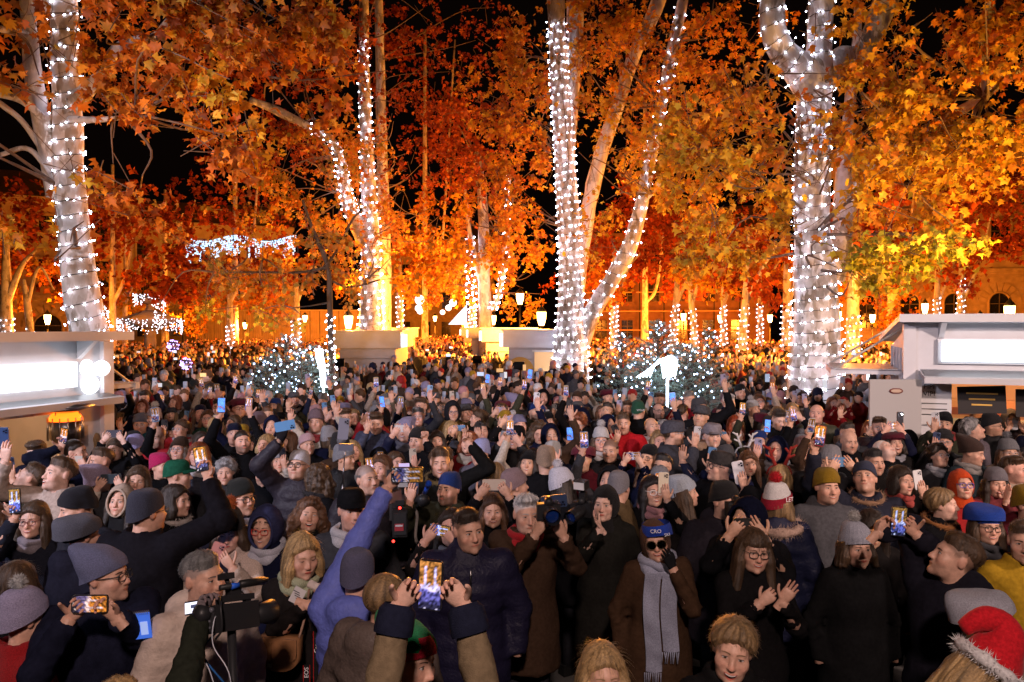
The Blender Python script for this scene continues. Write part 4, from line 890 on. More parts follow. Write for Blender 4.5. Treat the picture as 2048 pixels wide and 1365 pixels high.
# ------------------------------------------------------------------ light strings
light_string('string of white lights wound sparsely up the leaning trunk behind the globe lamp kiosk', [helix(p1[0][0], p1[0][1], 0.24, 0.13, 0.17, 0.98)], 'tree light strings', 0.0105)
light_string('white lights wound round the thick trunk and its upper fork near the kiosk', [helix(p3[0][0], p3[0][1], 0.22, 0.15, 0.12, 0.98), helix(p3[1][0], p3[1][1], 0.26, 0.2, 0.15, .98), helix(p3[2][0], p3[2][1], 0.28, 0.2, 0.2, .98)], 'tree light strings', 0.0125)
light_string('string of white lights wound up the forked trunk and along its slanting limb', [helix(p2[0][0], p2[0][1], 0.24, 0.17, 0.08, 0.90), helix(p2[1][0], p2[1][1], 0.36, 0.25, 0.08, .92)], 'tree light strings', 0.016)
light_string('dense string of white lights round the twin stems beside the lantern', [helix(p4[0][0], p4[0][1], 0.30, 0.34, 0.05, 0.86), helix(p4[1][0], p4[1][1], 0.24, 0.24, 0.2, .72)], 'tree light strings', 0.022, single=True)
light_string('string of lights round the thin dark trunk of the young tree', [helix(p5[0][0], p5[0][1], 0.16, 0.10, 0.12, 0.55)], 'tree light strings', 0.015)
light_string('string of lights up the tall far stem behind the lane kiosks', [helix(p6[1][0], p6[1][1], 0.35, 0.26, 0.0, 1.0), helix(p6[0][0] - np.array([0.75, 0, 0]), p6[0][1] * .7, 0.35, 0.3, 0.30, .62)], 'tree light strings', 0.036, single=True, far=True)
for key, lo_, hi_, lab in (('a', .18, .5, 'beside the slanting limb'), ('b', .15, .5, 'on the tilted slim trunk before the scaffolding'), ('c', .15, .5, 'on the slim trunk tilting back'), ('d', .15, .5, 'on the very slim straight trunk'), ('e', .12, .5, 'on the bending trunk with dark fork'), ('f', .15, .5, 'on the thin trunk close to the thick wrapped tree'), ('g', .15, .52, 'on the stout trunk half hidden by the thick wrapped tree'), ('h', .1, .5, 'on the wide trunk beside the kiosk roof'), ('i', .2, .55, 'on the single trunk over the kiosk roof'), ('j', .2, .55, 'on the forking trunk over the kiosk roof'), ('k', .2, .45, 'on the wide trunk over the globe lamp kiosk'), ('l', .2, .5, 'on the slanting trunk over the globe lamp kiosk'), ('m', .15, .5, 'on the slimmer trunk before the ribbed hoarding'), ('n', .15, .5, 'on the stouter trunk before the ribbed hoarding'), ('o', .2, .7, 'on the stems beside the kiosk lane'), ('q', .2, .5, 'on the trunk beside the far lantern')):
    P, r = BG[key][1][0]
    Y = P[0][1]
    light_string('far string of white lights ' + lab, [helix(P, r, 0.30, 0.26, lo_, hi_)], 'far tree light strings', 0.00095 * Y, single=False, far=True)
# ------------------------------------------------------------------ people: signed-distance bodies turned into meshes
SKIN = mat('skin', None, 0.48, noise=0.16, nscale=45, bump=0.22, bscale=130, spec=0.4)
CLOTH = mat('wool_coat', None, 0.9, noise=0.25, nscale=45, bump=0.35, bscale=220, spec=0.05)
NYLON = mat('quilted_nylon', None, 0.5, noise=0.15, nscale=25, bump=0.6, bscale=55, spec=0.16)
KNIT = mat('knitwear', None, 0.95, noise=0.3, nscale=160, bump=0.8, bscale=260, spec=0.1, sheen=0.06)
HAIRM = mat('hair', None, 0.42, noise=0.35, nscale=120, bump=0.5, bscale=200, spec=0.45)
FURM = mat('faux_fur', None, 0.9, noise=0.3, nscale=80, spec=0.1, sheen=0.08)
PLASTIC = mat('black_plastic', None, 0.42, spec=0.25)
PHONEM = mat('phone_case', None, 0.3, noise=0.04, spec=0.5)
LENSM = mat('lens_glass', (0.01, 0.012, 0.03), 0.05, spec=0.9, coat=1.0)
SCREENM = mat('phone_screen', None, 0.2, emit=1.1)
EYEM = mat('eye', None, 0.15, spec=0.5)

def surfnets(f, org, h):
    """naive surface nets on a grid of distances"""
    s = f < 0; nx, ny, nz = f.shape
    c = [(0, 0, 0), (1, 0, 0), (0, 1, 0), (1, 1, 0), (0, 0, 1), (1, 0, 1), (0, 1, 1), (1, 1, 1)]
    sl = lambda a, o: a[o[0]:o[0] + nx - 1, o[1]:o[1] + ny - 1, o[2]:o[2] + nz - 1]
    cnt = sum(sl(s, o).astype(np.int8) for o in c); act = (cnt > 0) & (cnt < 8)
    ii = np.argwhere(act); idm = np.full(act.shape, -1, np.int64); idm[act] = np.arange(len(ii))
    fv = np.stack([f[ii[:, 0] + o[0], ii[:, 1] + o[1], ii[:, 2] + o[2]] for o in c], 1)
    acc = np.zeros((len(ii), 3)); num = np.zeros(len(ii))
    for a in range(8):
        for b in range(a + 1, 8):
            d = np.array(c[b]) - np.array(c[a])
            if np.abs(d).sum() != 1: continue
            fa, fb = fv[:, a], fv[:, b]; m = (fa < 0) != (fb < 0)
            t = np.where(m, fa / (fa - fb + 1e-12), 0)
            acc += np.where(m[:, None], np.array(c[a]) + t[:, None] * d, 0); num += m
    V = np.asarray(org) + h * (ii + acc / num[:, None])
    Q = []
    for ax in range(3):
        o1, o2 = [k for k in range(3) if k != ax]
        sh = [slice(None)] * 3; a = [slice(1, -1)] * 3
        lo = [slice(1, n - 1) for n in f.shape]; lo[ax] = slice(0, f.shape[ax] - 1); hi = list(lo); hi[ax] = slice(1, f.shape[ax])
        sa, sb = s[tuple(lo)], s[tuple(hi)]; e = np.argwhere(sa != sb)
        if not len(e): continue
        flip = sa[tuple(e.T)]
        base = e.copy(); base[:, o1] += 1; base[:, o2] += 1
        def cell(d1, d2):
            q = base.copy(); q[:, o1] -= d1; q[:, o2] -= d2; return idm[tuple(q.T)]
        q = np.stack([cell(1, 1), cell(0, 1), cell(0, 0), cell(1, 0)], 1)
        if ax == 1: flip = ~flip
        q[~flip] = q[~flip][:, ::-1]; Q.append(q)
    Q = np.vstack(Q); Q = Q[(Q >= 0).all(1)]
    return V, Q
def smin(a, b, k): h = np.clip(0.5 + 0.5 * (b - a) / k, 0, 1); return b * (1 - h) + a * h - k * h * (1 - h)
def smax(a, b, k): return -smin(-a, -b, k)
def ell(P, c, r):
    r = np.asarray(r, float); q = (P - np.asarray(c)) / r; l = np.sqrt((q * q).sum(-1)); return (l - 1) * r.min() * np.where(l > 1, 1.0, 1.0)
def cap(P, a, b, r0, r1=None):
    r1 = r0 if r1 is None else r1; a = np.asarray(a, float); b = np.asarray(b, float); ab = b - a
    t = np.clip(((P - a) @ ab) / (ab @ ab + 1e-12), 0, 1); return np.linalg.norm(P - a - t[..., None] * ab, axis=-1) - (r0 + (r1 - r0) * t)
def grid(lo, hi, h):
    ax = [np.arange(lo[i], hi[i] + h, h) for i in range(3)]
    return np.stack(np.meshgrid(*ax, indexing='ij'), -1)

# ---- head, origin at its centre, face towards -Y
def head_sdf(P, k):
    X = P.copy(); X[..., 0] = np.abs(X[..., 0])
    w_, jw, ns, ch = k['w'], k['jaw'], k['nose'], k['cheek']
    f = ell(X, (0, 0.018, 0.036), (0.076 * w_, 0.096, 0.084))
    f = smin(f, ell(X, (0, -0.026, -0.030), (0.061 * w_, 0.062, 0.082)), 0.035)
    f = smin(f, ell(X, (0, -0.050, -0.083), (0.038 * jw, 0.036, 0.034)), 0.03)
    f = smin(f, ell(X, (0.046 * w_, -0.020, -0.062), (0.016 * jw, 0.034, 0.036)), 0.03)
    f = smin(f, np.linalg.norm(X - np.array([0.043 * w_, -0.060, -0.024]), axis=-1) - 0.022 * ch, 0.028)
    f = smin(f, cap(X, (0, -0.080, 0.028), (0.038, -0.070, 0.026), 0.012), 0.018)
    f = smax(f, -(np.linalg.norm(X - np.array([0.031, -0.102, 0.006]), axis=-1) - 0.0165), 0.014)
    f = smin(f, np.linalg.norm(X - np.array([0.031, -0.0735, 0.004]), axis=-1) - 0.0135, 0.004)
    f = smin(f, cap(X, (0, -0.084, 0.014), (0, -0.106 - 0.006 * (ns - 1), -0.030), 0.0085, 0.0125 * ns), 0.012)
    f = smin(f, np.linalg.norm(X - np.array([0.0115 * ns, -0.097, -0.034]), axis=-1) - 0.0085, 0.008)
    f = smin(f, ell(X, (0, -0.086, -0.060), (0.026, 0.013, 0.013)), 0.014)
    f = smin(f, np.linalg.norm(X - np.array([0, -0.083, -0.099]), axis=-1) - 0.017 * jw, 0.022)
    f = smin(f, ell(X, (0.078 * w_, 0.014, 0.0), (0.0095, 0.020, 0.031)), 0.008)
    f = smin(f, cap(X, (0, 0.022, -0.06), (0, 0.045, -0.22), 0.050 * k.get('neck', 1), 0.058 * k.get('neck', 1)), 0.03)
    return f
def front_y(x, z, k):
    y = np.full_like(x, -0.15)
    for _ in range(30):
        y += np.clip(head_sdf(np.stack([x, y, z], -1), k), -0.004, 0.02) * 0.8
    return y
HEADC = {}
HG_Y = [-.13, -.085, -.062, -.03, .015, .045, .075, .11]; HG_Z = [.080, .074, .046, .022, .012, -.045, -.072, -.075]
def patch(m, k, X, Z, cols, off, mat_i=0):
    """X,Z: (rows, cols) grids of face coordinates; drape on the front of the head"""
    r, c = X.shape; key = (k['id'], m.n)
    if key not in HEADC: HEADC[key] = front_y(X.ravel(), Z.ravel(), k)
    y = HEADC[key] - off
    V = np.stack([X.ravel(), y, Z.ravel()], 1); i = np.arange(r - 1)[:, None] * c + np.arange(c - 1)[None]; i = i.ravel()
    m.add(V, np.stack([i, i + 1, i + c + 1, i + c], 1), cols.reshape(-1, 3), mat_i)
def head_mesh(k, h=0.0062):
    """returns an MB with skin (mat 0) and eyes (mat 1) in head space; k: face parameters"""
    k['id'] = (k['id'], h)
    if k['id'] not in HEADC:
        P = grid((-0.10, -0.14, -0.24), (0.10, 0.13, 0.13), h); HEADC[k['id']] = surfnets(head_sdf(P, k), (-0.10, -0.14, -0.24), h)
    V, Q = HEADC[k['id']]
    sk = np.array(k['skin']); col = np.tile(sk, (len(V), 1))
    ax = np.abs(V[:, 0])
    def face_tone(c, r, a, to):
        d = np.linalg.norm((np.c_[ax, V[:, 1], V[:, 2]] - np.array(c)) / np.array(r), axis=1); w_ = np.clip(1 - d, 0, 1)[:, None] * a
        col[:] = col * (1 - w_) + col * np.array(to) * w_
    face_tone((0.043, -0.06, -0.030), (0.035, 0.05, 0.03), 0.8, (1.08, 0.76, 0.76)); face_tone((0, -0.11, -0.03), (0.022, 0.03, 0.025), 0.8, (1.08, 0.78, 0.76))  # reddened cheeks and nose
    face_tone((0.031, -0.09, -0.002), (0.026, 0.04, 0.020), 0.7, (0.72, 0.62, 0.62)); face_tone((0.078, 0.014, 0), (0.02, 0.03, 0.04), 0.8, (1.0, 0.75, 0.72))  # darker round the eyes, redder ears
    face_tone((0.0, -0.085, -0.115), (0.06, 0.09, 0.022), 0.5, (0.75, 0.7, 0.7))  # darker below the chin
    if k.get('stubble'):
        d = np.clip((-0.030 - V[:, 2]) / 0.02, 0, 1) * np.clip((-0.0 - V[:, 1]) / 0.02, 0, 1) * np.clip((V[:, 2] + 0.13) / 0.02, 0, 1)
        d = d * (1 - np.clip(1 - np.linalg.norm((np.c_[ax, V[:, 2]] - [0.05, -0.035]) / [0.03, 0.02], axis=1), 0, 1))
        sc = np.array(k.get('hair', (0.05, 0.035, 0.025))); a = (d * k['stubble'])[:, None]; col[:] = col * (1 - a) + (col * 0.25 + sc * 0.75) * a
    if k.get('scalp'):
        gz = np.interp(V[:, 1], HG_Y, HG_Z) + .010 * np.clip((ax - .03) / .03, 0, 1) * (V[:, 1] < -.03); d = np.clip((V[:, 2] - gz + .004) / .016, 0, 1) * (np.linalg.norm((np.c_[ax, V[:, 1], V[:, 2]] - np.array([.078, .014, 0])) / np.array([.014, .024, .034]), axis=1) > 1); a = (d * k['scalp'])[:, None]; col[:] = col * (1 - a) + (col * .22 + np.array(k['hair']) * .9) * a
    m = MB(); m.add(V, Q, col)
    hair = np.array(k.get('brow', k.get('hair', (0.06, 0.04, 0.03)))); e = k['eye']; iris = np.array(k.get('iris', (0.10, 0.06, 0.03)))
    gx = k.get('gaze', 0.0)
    for s in (-1, 1):
        u = np.linspace(-1, 1, 11); ez = 0.0045
        up = 0.0062 * e * (1 - np.abs(u) ** 2.2) ** 0.8 + 0.0006 * u * s * s; dn = -0.0044 * e * (1 - u ** 2)
        v = np.linspace(0, 1, 6)[:, None]; Z = ez + dn + (up - dn) * v; X = s * 0.031 + 0.0150 * u[None] + 0 * Z
        c = np.tile(np.array([0.52, 0.48, 0.46]), (6, 11, 1)); d = np.hypot(X - s * 0.031 - gx, Z - ez - 0.0006)
        c[d < 0.0062] = iris; c[d < 0.0030] = (0.008, 0.008, 0.008); c[-1] *= 0.45  # top row darkened: lash shadow painted on the eye
        c[np.abs(u)[None].repeat(6, 0) > 0.9] = sk * np.array([0.8, 0.5, 0.48])
        patch(m, k, X, Z, c, 0.0009, 1)
        # upper lash line and lid crease
        v = np.linspace(0, 1, 3)[:, None]; th = 0.0022 + 0.0008 * (1 - e); Z = ez + up + th * v * (1.1 - 0.3 * u ** 2); X = s * 0.031 + 0.0158 * u[None] + 0 * Z
        patch(m, k, X, Z, np.tile(np.array([0.022, 0.014, 0.012]) if k.get('lash', 1) else hair * 0.6, (3, 11, 1)), 0.0012)
        # eyebrow
        u = np.linspace(0, 1, 9); bz = 0.0235 + k.get('browup', 0) + 0.0055 * np.sin(u * 2.2) - 0.0035 * u; bx = s * (0.0125 + 0.036 * u)
        t = (0.0036 * (1 - 0.55 * u)) * k.get('browt', 1.0); Z = np.stack([bz - t, bz, bz + t]); X = np.tile(bx, (3, 1))
        c = np.tile(hair * 0.8 + sk * 0.08, (3, 9, 1)); patch(m, k, X, Z, c, 0.0012)
    # mouth
    mw, lift, op = k['mouth']; mz = -0.0600; lipc = sk * np.array(k.get('lip', (0.98, 0.56, 0.54)))
    u = np.linspace(-1, 1, 13); cz = mz + lift * np.abs(u) ** 1.8
    a = (1 - u ** 2); top = cz + 0.0062 * a ** 0.6 * (1 - 0.22 * np.exp(-(u / 0.16) ** 2)); bot = cz - 0.0072 * a ** 0.7 - op * a ** 0.8
    ul = cz + op * 0.10 * a; ll = cz - op * a ** 0.8 * 0.92 - 0.0005
    X = np.tile(mw * u, (3, 1))
    patch(m, k, X, np.stack([ul, (ul + top) / 2, top]), np.tile(lipc * 0.92, (3, 13, 1)), 0.0014)
    patch(m, k, X, np.stack([bot, (ll + bot) / 2, ll]), np.tile(lipc, (3, 13, 1)), 0.0016)
    if op > 0.002:
        X4 = np.tile(mw * 0.97 * u, (4, 1)); tz = ul - (ul - ll) * (0.62 if op < 0.011 else 0.42)
        c = np.zeros((4, 13, 3)); c[:2] = (0.035, 0.010, 0.010); c[2:] = (0.66, 0.62, 0.57); c[2:, :2] = c[2:, -2:] = (0.3, 0.2, 0.19)
        patch(m, k, X4, np.stack([ll, tz - 0.0002, tz, ul]), c, 0.0010, 1)
    else:
        patch(m, k, np.tile(mw * 1.02 * u, (2, 1)), np.stack([cz - 0.0009, cz + 0.0009]), np.tile(lipc * 0.28, (2, 13, 1)), 0.0022)
    # smile folds / nostrils
    for s in (-1, 1):
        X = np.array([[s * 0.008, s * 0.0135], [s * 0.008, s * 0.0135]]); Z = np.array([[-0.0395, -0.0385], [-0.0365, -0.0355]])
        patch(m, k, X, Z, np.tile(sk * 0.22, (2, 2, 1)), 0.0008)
    return m

# ---- hands. wrist at origin, fingers +z, palm towards -y, thumb towards +x
HP = {'open': ((.10, .12, .08), .10, (0.80, -.25, .62)), 'relax': ((.35, .5, .35), .03, (0.6, -.5, .7)), 'fist': ((1.35, 1.6, .9), .0, (0.25, -.85, .55)),
      'hold': ((.25, .30, .22), .06, (0.85, -.35, .55)), 'wrap': ((.75, .85, .6), .02, (0.75, -.6, .5)), 'flat': ((.05, .06, .04), .03, (0.7, -.2, .75))}
def hand(m, W, zax, yax, side, pose='relax', col=(0.5, 0.33, 0.26), sc=1.0, mat_i=0, nails=False):
    """W wrist, zax finger direction, yax = back of the hand direction (palm is -y)"""
    z = np.asarray(zax, float); z /= np.linalg.norm(z); y = np.asarray(yax, float); y = y - z * (y @ z); y /= np.linalg.norm(y) + 1e-9; x = np.cross(y, z) * side
    B = np.stack([x, y, z], 1) * sc; W = np.asarray(W, float); tr = lambda P: W + np.asarray(P) @ B.T
    curl, spread, td = HP[pose]; col = np.asarray(col)
    zz = np.array([-.06, -.02, 0, .02, .045, .07, .088, .096]); rx = np.array([.027, .026, .027, .033, .040, .042, .040, .028]); ry = np.array([.020, .018, .017, .017, .0165, .0145, .0125, .008])
    a = np.linspace(0, 2 * np.pi, 14, endpoint=False); R_ = []
    for q in range(len(zz)):
        R_.append(np.stack([rx[q] * np.cos(a), ry[q] * np.sin(a), np.full(14, zz[q])], 1))
    V = np.vstack(R_ + [[[0, 0, .100]]]); i = np.arange(14); j = (i + 1) % 14
    Qf = np.vstack([np.stack([q * 14 + i, q * 14 + j, (q + 1) * 14 + j, (q + 1) * 14 + i], 1) for q in range(len(zz) - 1)])
    if side < 0: Qf = Qf[:, ::-1]
    m.add(tr(V), Qf, col, mat_i)
    tip = col * np.array([1.03, 0.86, 0.84])
    for fi, (bx, L) in enumerate(((.0305, .070), (.0105, .079), (-.0095, .073), (-.0285, .056))):
        p = np.array([bx, 0.0, .084 - (.004 if fi in (0, 3) else 0) - (.006 if fi == 3 else 0)]); ang = 0.0; pts = [p - np.array([0, 0, .02]), p]; sx = (bx / .03) * spread
        for s, c in zip((.46, .30, .24), curl):
            ang += c * (1 + 0.12 * (fi - 1.5) * 0.6)
            d = np.array([math.sin(sx), -math.sin(ang) * math.cos(sx), math.cos(ang) * math.cos(sx)]); p = p + d * L * s; pts.append(p)
        P = spline(np.array(pts), 3); n = len(P); rr = np.interp(np.linspace(0, 1, n), [0, .3, .6, .9, 1], [.0095, .0092, .0083, .0070, .0048]) * (0.88 if fi == 3 else 1)
        cc = np.repeat(np.linspace(0, 1, n)[:, None] ** 2 * (tip - col) + col, 8, 0); cc = np.vstack([cc, col, tip])
        V, Q, T = tube(tr(P), rr * sc, 8); k = m.n; m.add(V, Q, cc, mat_i); m.P.append(T + k); m.mi.append(np.full(len(T), mat_i)); m.sm.append(np.ones(len(T), bool))
        if nails:
            e = P[-2]; dd = P[-1] - P[-3]; dd /= np.linalg.norm(dd); nb = np.cross(dd, [1, 0, 0]); nb *= np.sign(nb[1]) if abs(nb[1]) > 1e-3 else 1
            nv = np.array([e + nb * .0062 + q * np.array([.0042, 0, 0]) + w_ * dd * .005 for q in (-1, 1) for w_ in (-1, 1)]); m.add(tr(nv), [[0, 1, 3, 2]], col * np.array([1.12, .95, .92]), mat_i)
    d = np.array(td); d /= np.linalg.norm(d); p = np.array([.024, -.004, .020]); d2 = d * np.array([.55, 1.0, 1]); d2 /= np.linalg.norm(d2); d3 = d2 + np.array([-.25, -.1, .2]); d3 /= np.linalg.norm(d3)
    if pose == 'fist': d2 = np.array([-.55, -.6, .5]); d3 = np.array([-.9, -.2, .1]); d2 /= np.linalg.norm(d2); d3 /= np.linalg.norm(d3)
    pts = np.array([p - d * .012, p, p + d * .036, p + d * .036 + d2 * .032, p + d * .036 + d2 * .032 + d3 * .024])
    P = spline(pts, 3); n = len(P); rr = np.interp(np.linspace(0, 1, n), [0, .25, .6, .9, 1], [.014, .0135, .0105, .0088, .0058])
    V, Q, T = tube(tr(P), rr * sc, 8); k = m.n; m.add(V, Q, col, mat_i); m.P.append(T + k); m.mi.append(np.full(len(T), mat_i)); m.sm.append(np.ones(len(T), bool))

# ---- coat
def interp_s(z, xs, ys): return np.interp(z, xs, ys)
def coat_mesh(k, arms, h=0.016):
    """k: style; arms: list of (shoulder, elbow, wrist). Returns V,Q,col"""
    fem = k['fem']; hem = k['hem']; st = k['style']; bulk = k['bulk']
    zs = np.array([0.30, 0.55, 0.80, 0.95, 1.10, 1.28, 1.38, 1.435, 1.475, 1.52, 1.56])
    a = np.array([.245, .235, .225, .215, .195, .215, .205, .165, .105, .074, .066]) * bulk; b = np.array([.20, .19, .175, .165, .145, .155, .135, .110, .085, .072, .066]) * bulk
    if fem: a *= np.array([1, 1, 1, 1, .93, .93, .90, .90, .95, 1, 1])
    lo = np.array([-0.36, -0.30, hem - 0.05]); hi = np.array([0.36, 0.32, 1.60])
    for S, E, W in arms:
        for q in (S, E, W): lo = np.minimum(lo, np.asarray(q) - 0.12); hi = np.maximum(hi, np.asarray(q) + 0.12)
    P = grid(lo, hi, h); x, y, z = P[..., 0], P[..., 1], P[..., 2]
    ax_, by = interp_s(z, zs, a), interp_s(z, zs, b); yc = 0.02 + 0.02 * np.clip((z - 1.2) / 0.3, 0, 1)
    q = np.sqrt((x / ax_) ** 2 + ((y - yc) / by) ** 2); f = (q - 1) * np.minimum(ax_, by)
    top = k.get('collar', 1.49)
    f = smax(f, z - top, 0.012); f = smax(f, hem - z, 0.02)
    near = np.abs(f) < 0.05
    for S, E, W in arms: near |= smin(cap(P, S, E, .08), cap(P, E, W, .07), .02) < 0.05
    nz = np.zeros(f.shape); n2 = np.zeros(f.shape); nz[near] = vnoise(P[near], 11, k['seed']); n2[near] = vnoise(P[near] * np.array([1, 1, .5]), 26, k['seed'] + 3)
    if st == 'puffer': f = f - 0.013 * np.abs(np.sin(np.pi * (z + 0.01 * nz) / 0.095)) ** 0.6 + 0.006
    f = f + 0.010 * nz * np.clip((1.5 - z) / .2, 0, 1) + 0.005 * n2
    # front opening seam
    seam = np.exp(-((x - 0.008) / 0.012) ** 2) * (y < 0) * np.clip((1.54 - z) / .02, 0, 1); f = f + 0.006 * seam
    for S, E, W in arms:
        S, E, W = map(lambda v: np.asarray(v, float), (S, E, W)); r0, r1, r2 = (.082, .066, .052) if st == 'puffer' else (.074, .058, .047)
        r0, r1, r2 = r0 * bulk, r1 * bulk, r2 * bulk
        if fem: r0, r1, r2 = r0 * .92, r1 * .92, r2 * .95
        t1_ = ((P - S) @ (E - S)) / ((E - S) @ (E - S) + 1e-9); t2_ = ((P - E) @ (W - E)) / ((W - E) @ (W - E) + 1e-9)
        fa = smin(cap(P, S, E, r0, r1), cap(P, E, W, r1, r2), 0.03)
        if st == 'puffer': fa = fa - 0.010 * np.abs(np.sin(np.where(t1_ < 1, t1_, 1 + np.clip(t2_, 0, 1)) * np.pi * 3.2)) ** 0.6 + 0.004
        else: fa = fa + 0.007 * np.sin(np.where(t1_ < 1, t1_, 1 + t2_) * 21 + 5 * nz + 3 * n2) * (0.35 + np.exp(-((t1_ - 1) / .3) ** 2)) + 0.005 * n2
        fa = smax(fa, (t2_ - 1.0) * np.linalg.norm(W - E), 0.01)
        f = smin(f, fa, 0.045)
    if k.get('hood'):
        f = smin(f, ell(P, (0, 0.125, 1.45), (0.125, 0.075, 0.085)) + 0.008 * nz, 0.03)
    else:
        rr = np.sqrt((x / 1.05) ** 2 + (y - 0.03) ** 2); col_f = np.sqrt((rr - 0.088) ** 2 + (np.maximum(0, np.abs(z - 1.478) - 0.022)) ** 2) - 0.016
        col_f = smax(col_f, -(np.abs(x) * 0.9 - 0.036 + (y + 0.05) * .8 - (z - 1.48) * .6), 0.008); f = smin(f, col_f + 0.003 * nz, 0.015)
    V, Q = surfnets(f, lo, h)
    c = 1 + 0.10 * vnoise(V, 7, 3)[:, None] * np.ones(3)
    return V, Q, c

# ---- hair (shared meshes)
def hair_mesh(kind, seed=0, h=0.0085, cut=False):
    lo = np.array([-.17, -.15, -.16]); hi = np.array([.17, .19, .17])
    if kind in ('long', 'longb', 'wavy'): lo[2] = -.36
    if kind in ('bob', 'bangs', 'curly', 'ponytail'): lo[2] = -.30
    P = grid(lo, hi, h); X = P.copy(); X[..., 0] = np.abs(X[..., 0]); x, y, z = X[..., 0], P[..., 1], P[..., 2]
    az = np.arctan2(P[..., 0], P[..., 1]); nz = vnoise(P, 28, seed); nb = vnoise(P, 12, seed + 5)
    t = {'short': .010, 'buzz': .0045, 'quiff': .012, 'grey': .011, 'bald': .005, 'bob': .014, 'long': .013, 'longb': .013, 'wavy': .016, 'bangs': .014, 'curly': .022, 'curlyshort': .022, 'pixie': .015, 'ponytail': .010}[kind]
    gz = np.interp(y, HG_Y, HG_Z) + (0.010 * np.clip((x - .03) / .03, 0, 1) * (y < -.03) if kind in ('short', 'quiff', 'grey', 'buzz') else 0); lim = (gz - z) * 0.8
    ramp = np.clip((z - gz) / (.045 if kind in ('short', 'quiff', 'grey') else .02), 0.0, 1.0); ramp = ramp * ramp * (3 - 2 * ramp)
    sh = ell(X, (0, 0.018, 0.036), (0.0775, 0.0975, 0.0855)) - (t * ramp + .0012)
    if kind in ('short', 'quiff', 'grey'):
        lim = np.maximum(lim, (.050 - .05 * np.clip((y - .02) / .06, 0, 1) - .5 * np.clip(.055 - x, 0, 1) - z) * .8); ramp = np.clip(-lim / .05, 0, 1); ramp = ramp * ramp * (3 - 2 * ramp); sh = ell(X, (0, 0.018, 0.036), (0.0775, 0.0975, 0.0855)) - (t * ramp + .0006)
    if kind in ('short', 'quiff', 'buzz', 'grey'):
        f = smax(sh - (0.012 * np.clip((z - .07) / .04, 0, 1) * np.clip((.03 - y) / .06, 0, 1) * ramp if kind != 'buzz' else 0), lim, .004)
        if kind in ('quiff', 'grey'): f = smin(f, ell(X, (0.012, -0.048, 0.110), (0.050, 0.045, 0.020)), .03)
    elif kind == 'bald':
        f = smax(smax(sh, lim, .006), z - 0.050, .010); f = smax(f, -(y + 0.025), .012)
    else:
        f = smax(sh - 0.006 * nb, lim, .006)
        if kind in ('curlyshort', 'pixie'):
            g2 = np.interp(y, [-.13, -.10, -.075, -.045, 0, .05, .1], [.11, .094, .082, .042, -.002, -.05, -.07])
            f = smin(f, smax(ell(X, (0, 0.018, 0.046), (0.097, 0.121, 0.094) if kind == 'curlyshort' else (0.091 + .006 * nb.mean(), 0.113, 0.088)), (g2 - z) * .8, .014), .02)
        if kind in ('long', 'longb', 'wavy', 'bob', 'bangs', 'curly'):
            zl = {'long': -.31, 'longb': -.28, 'wavy': -.27, 'bob': -.125, 'bangs': -.24, 'curly': -.20}[kind]; wd = .016 if kind == 'curly' else 0
            side = smin(cap(X, (.070, -.012, .055), (.086 + wd, -.028, -.05), .022 + wd, .030 + wd), cap(X, (.086 + wd, -.028, -.05), (.104 + wd, -.055 if zl < -.2 else -.02, zl), .032 + wd, .030), .03)
            side = smin(side, cap(X, (.080, .02, .0), (.115 + wd, .0, zl), .035 + wd, .032), .03)
            back = ell(X, (0, .060, (zl + .08) / 2), (.100 + wd, .056 + wd, (.08 - zl) / 2 + .03))
            g_ = smin(side, back, .03); g_ = smax(g_, zl - z, .02)
            f = smin(f, g_, .02)
            op = ell(X, (0, -.115, -.040), (.061, .100, .112)); op = smin(op, cap(X, (0, -.10, -.10), (0, -.10, -.40), .05, .035), .02); f = smax(f, -op, .010)
            neckf = cap(X, (0, .02, -.06), (0, .05, -.30), .045, .05); f = smax(f, -neckf, .01)
        if kind in ('bangs',): f = smin(f, ell(X, (0, -.068, .058), (.056, .026, .030)), .012)
        if kind == 'ponytail': f = smin(f, cap(X, (0, .11, .06), (0, .15, -.12), .035, .022), .02)
    amp = {'curly': .016, 'curlyshort': .015, 'wavy': .009, 'bob': .004, 'pixie': .0045, 'grey': .005}.get(kind, .003)
    gr = np.sin(az * (34 if kind != 'pixie' else 17) + 5 * nb + (z * 60 if kind == 'pixie' else 0)) * (0.0042 if kind == 'pixie' else 0.0026 if kind not in ('buzz', 'bald') else 0.0008)
    f = f + amp * (nz if amp > .006 else nb) + (amp * .5 * vnoise(P, 60, seed + 2) if amp > .006 else 0) + gr
    if cut: f = smax(f, z - .045 - .35 * np.clip(-y, -.05, .1), .01)
    V, Q = surfnets(f, lo, h)
    a2 = np.arctan2(V[:, 0], V[:, 1]); c = np.clip(0.85 + 0.50 * vnoise(np.c_[a2 * 4, V[:, 2] * 2, V[:, 1] * 0], 3.1, seed) + .35 * vnoise(np.c_[a2 * 13, V[:, 2] * 5, V[:, 1] * 3], 2.0, seed + 1), .25, 1.7)[:, None] * np.ones(3)
    m = MB(); m.add(V, Q, c)
    # loose strands that break the outline
    shortk = kind in ('short', 'quiff', 'grey', 'buzz', 'bald')
    n = {'buzz': 200, 'bald': 120, 'short': 900, 'quiff': 900, 'grey': 900}.get(kind, 950); idx = rng.integers(0, len(V), n); ctr = np.array([0, .02, .0]); VV, FF = [], []
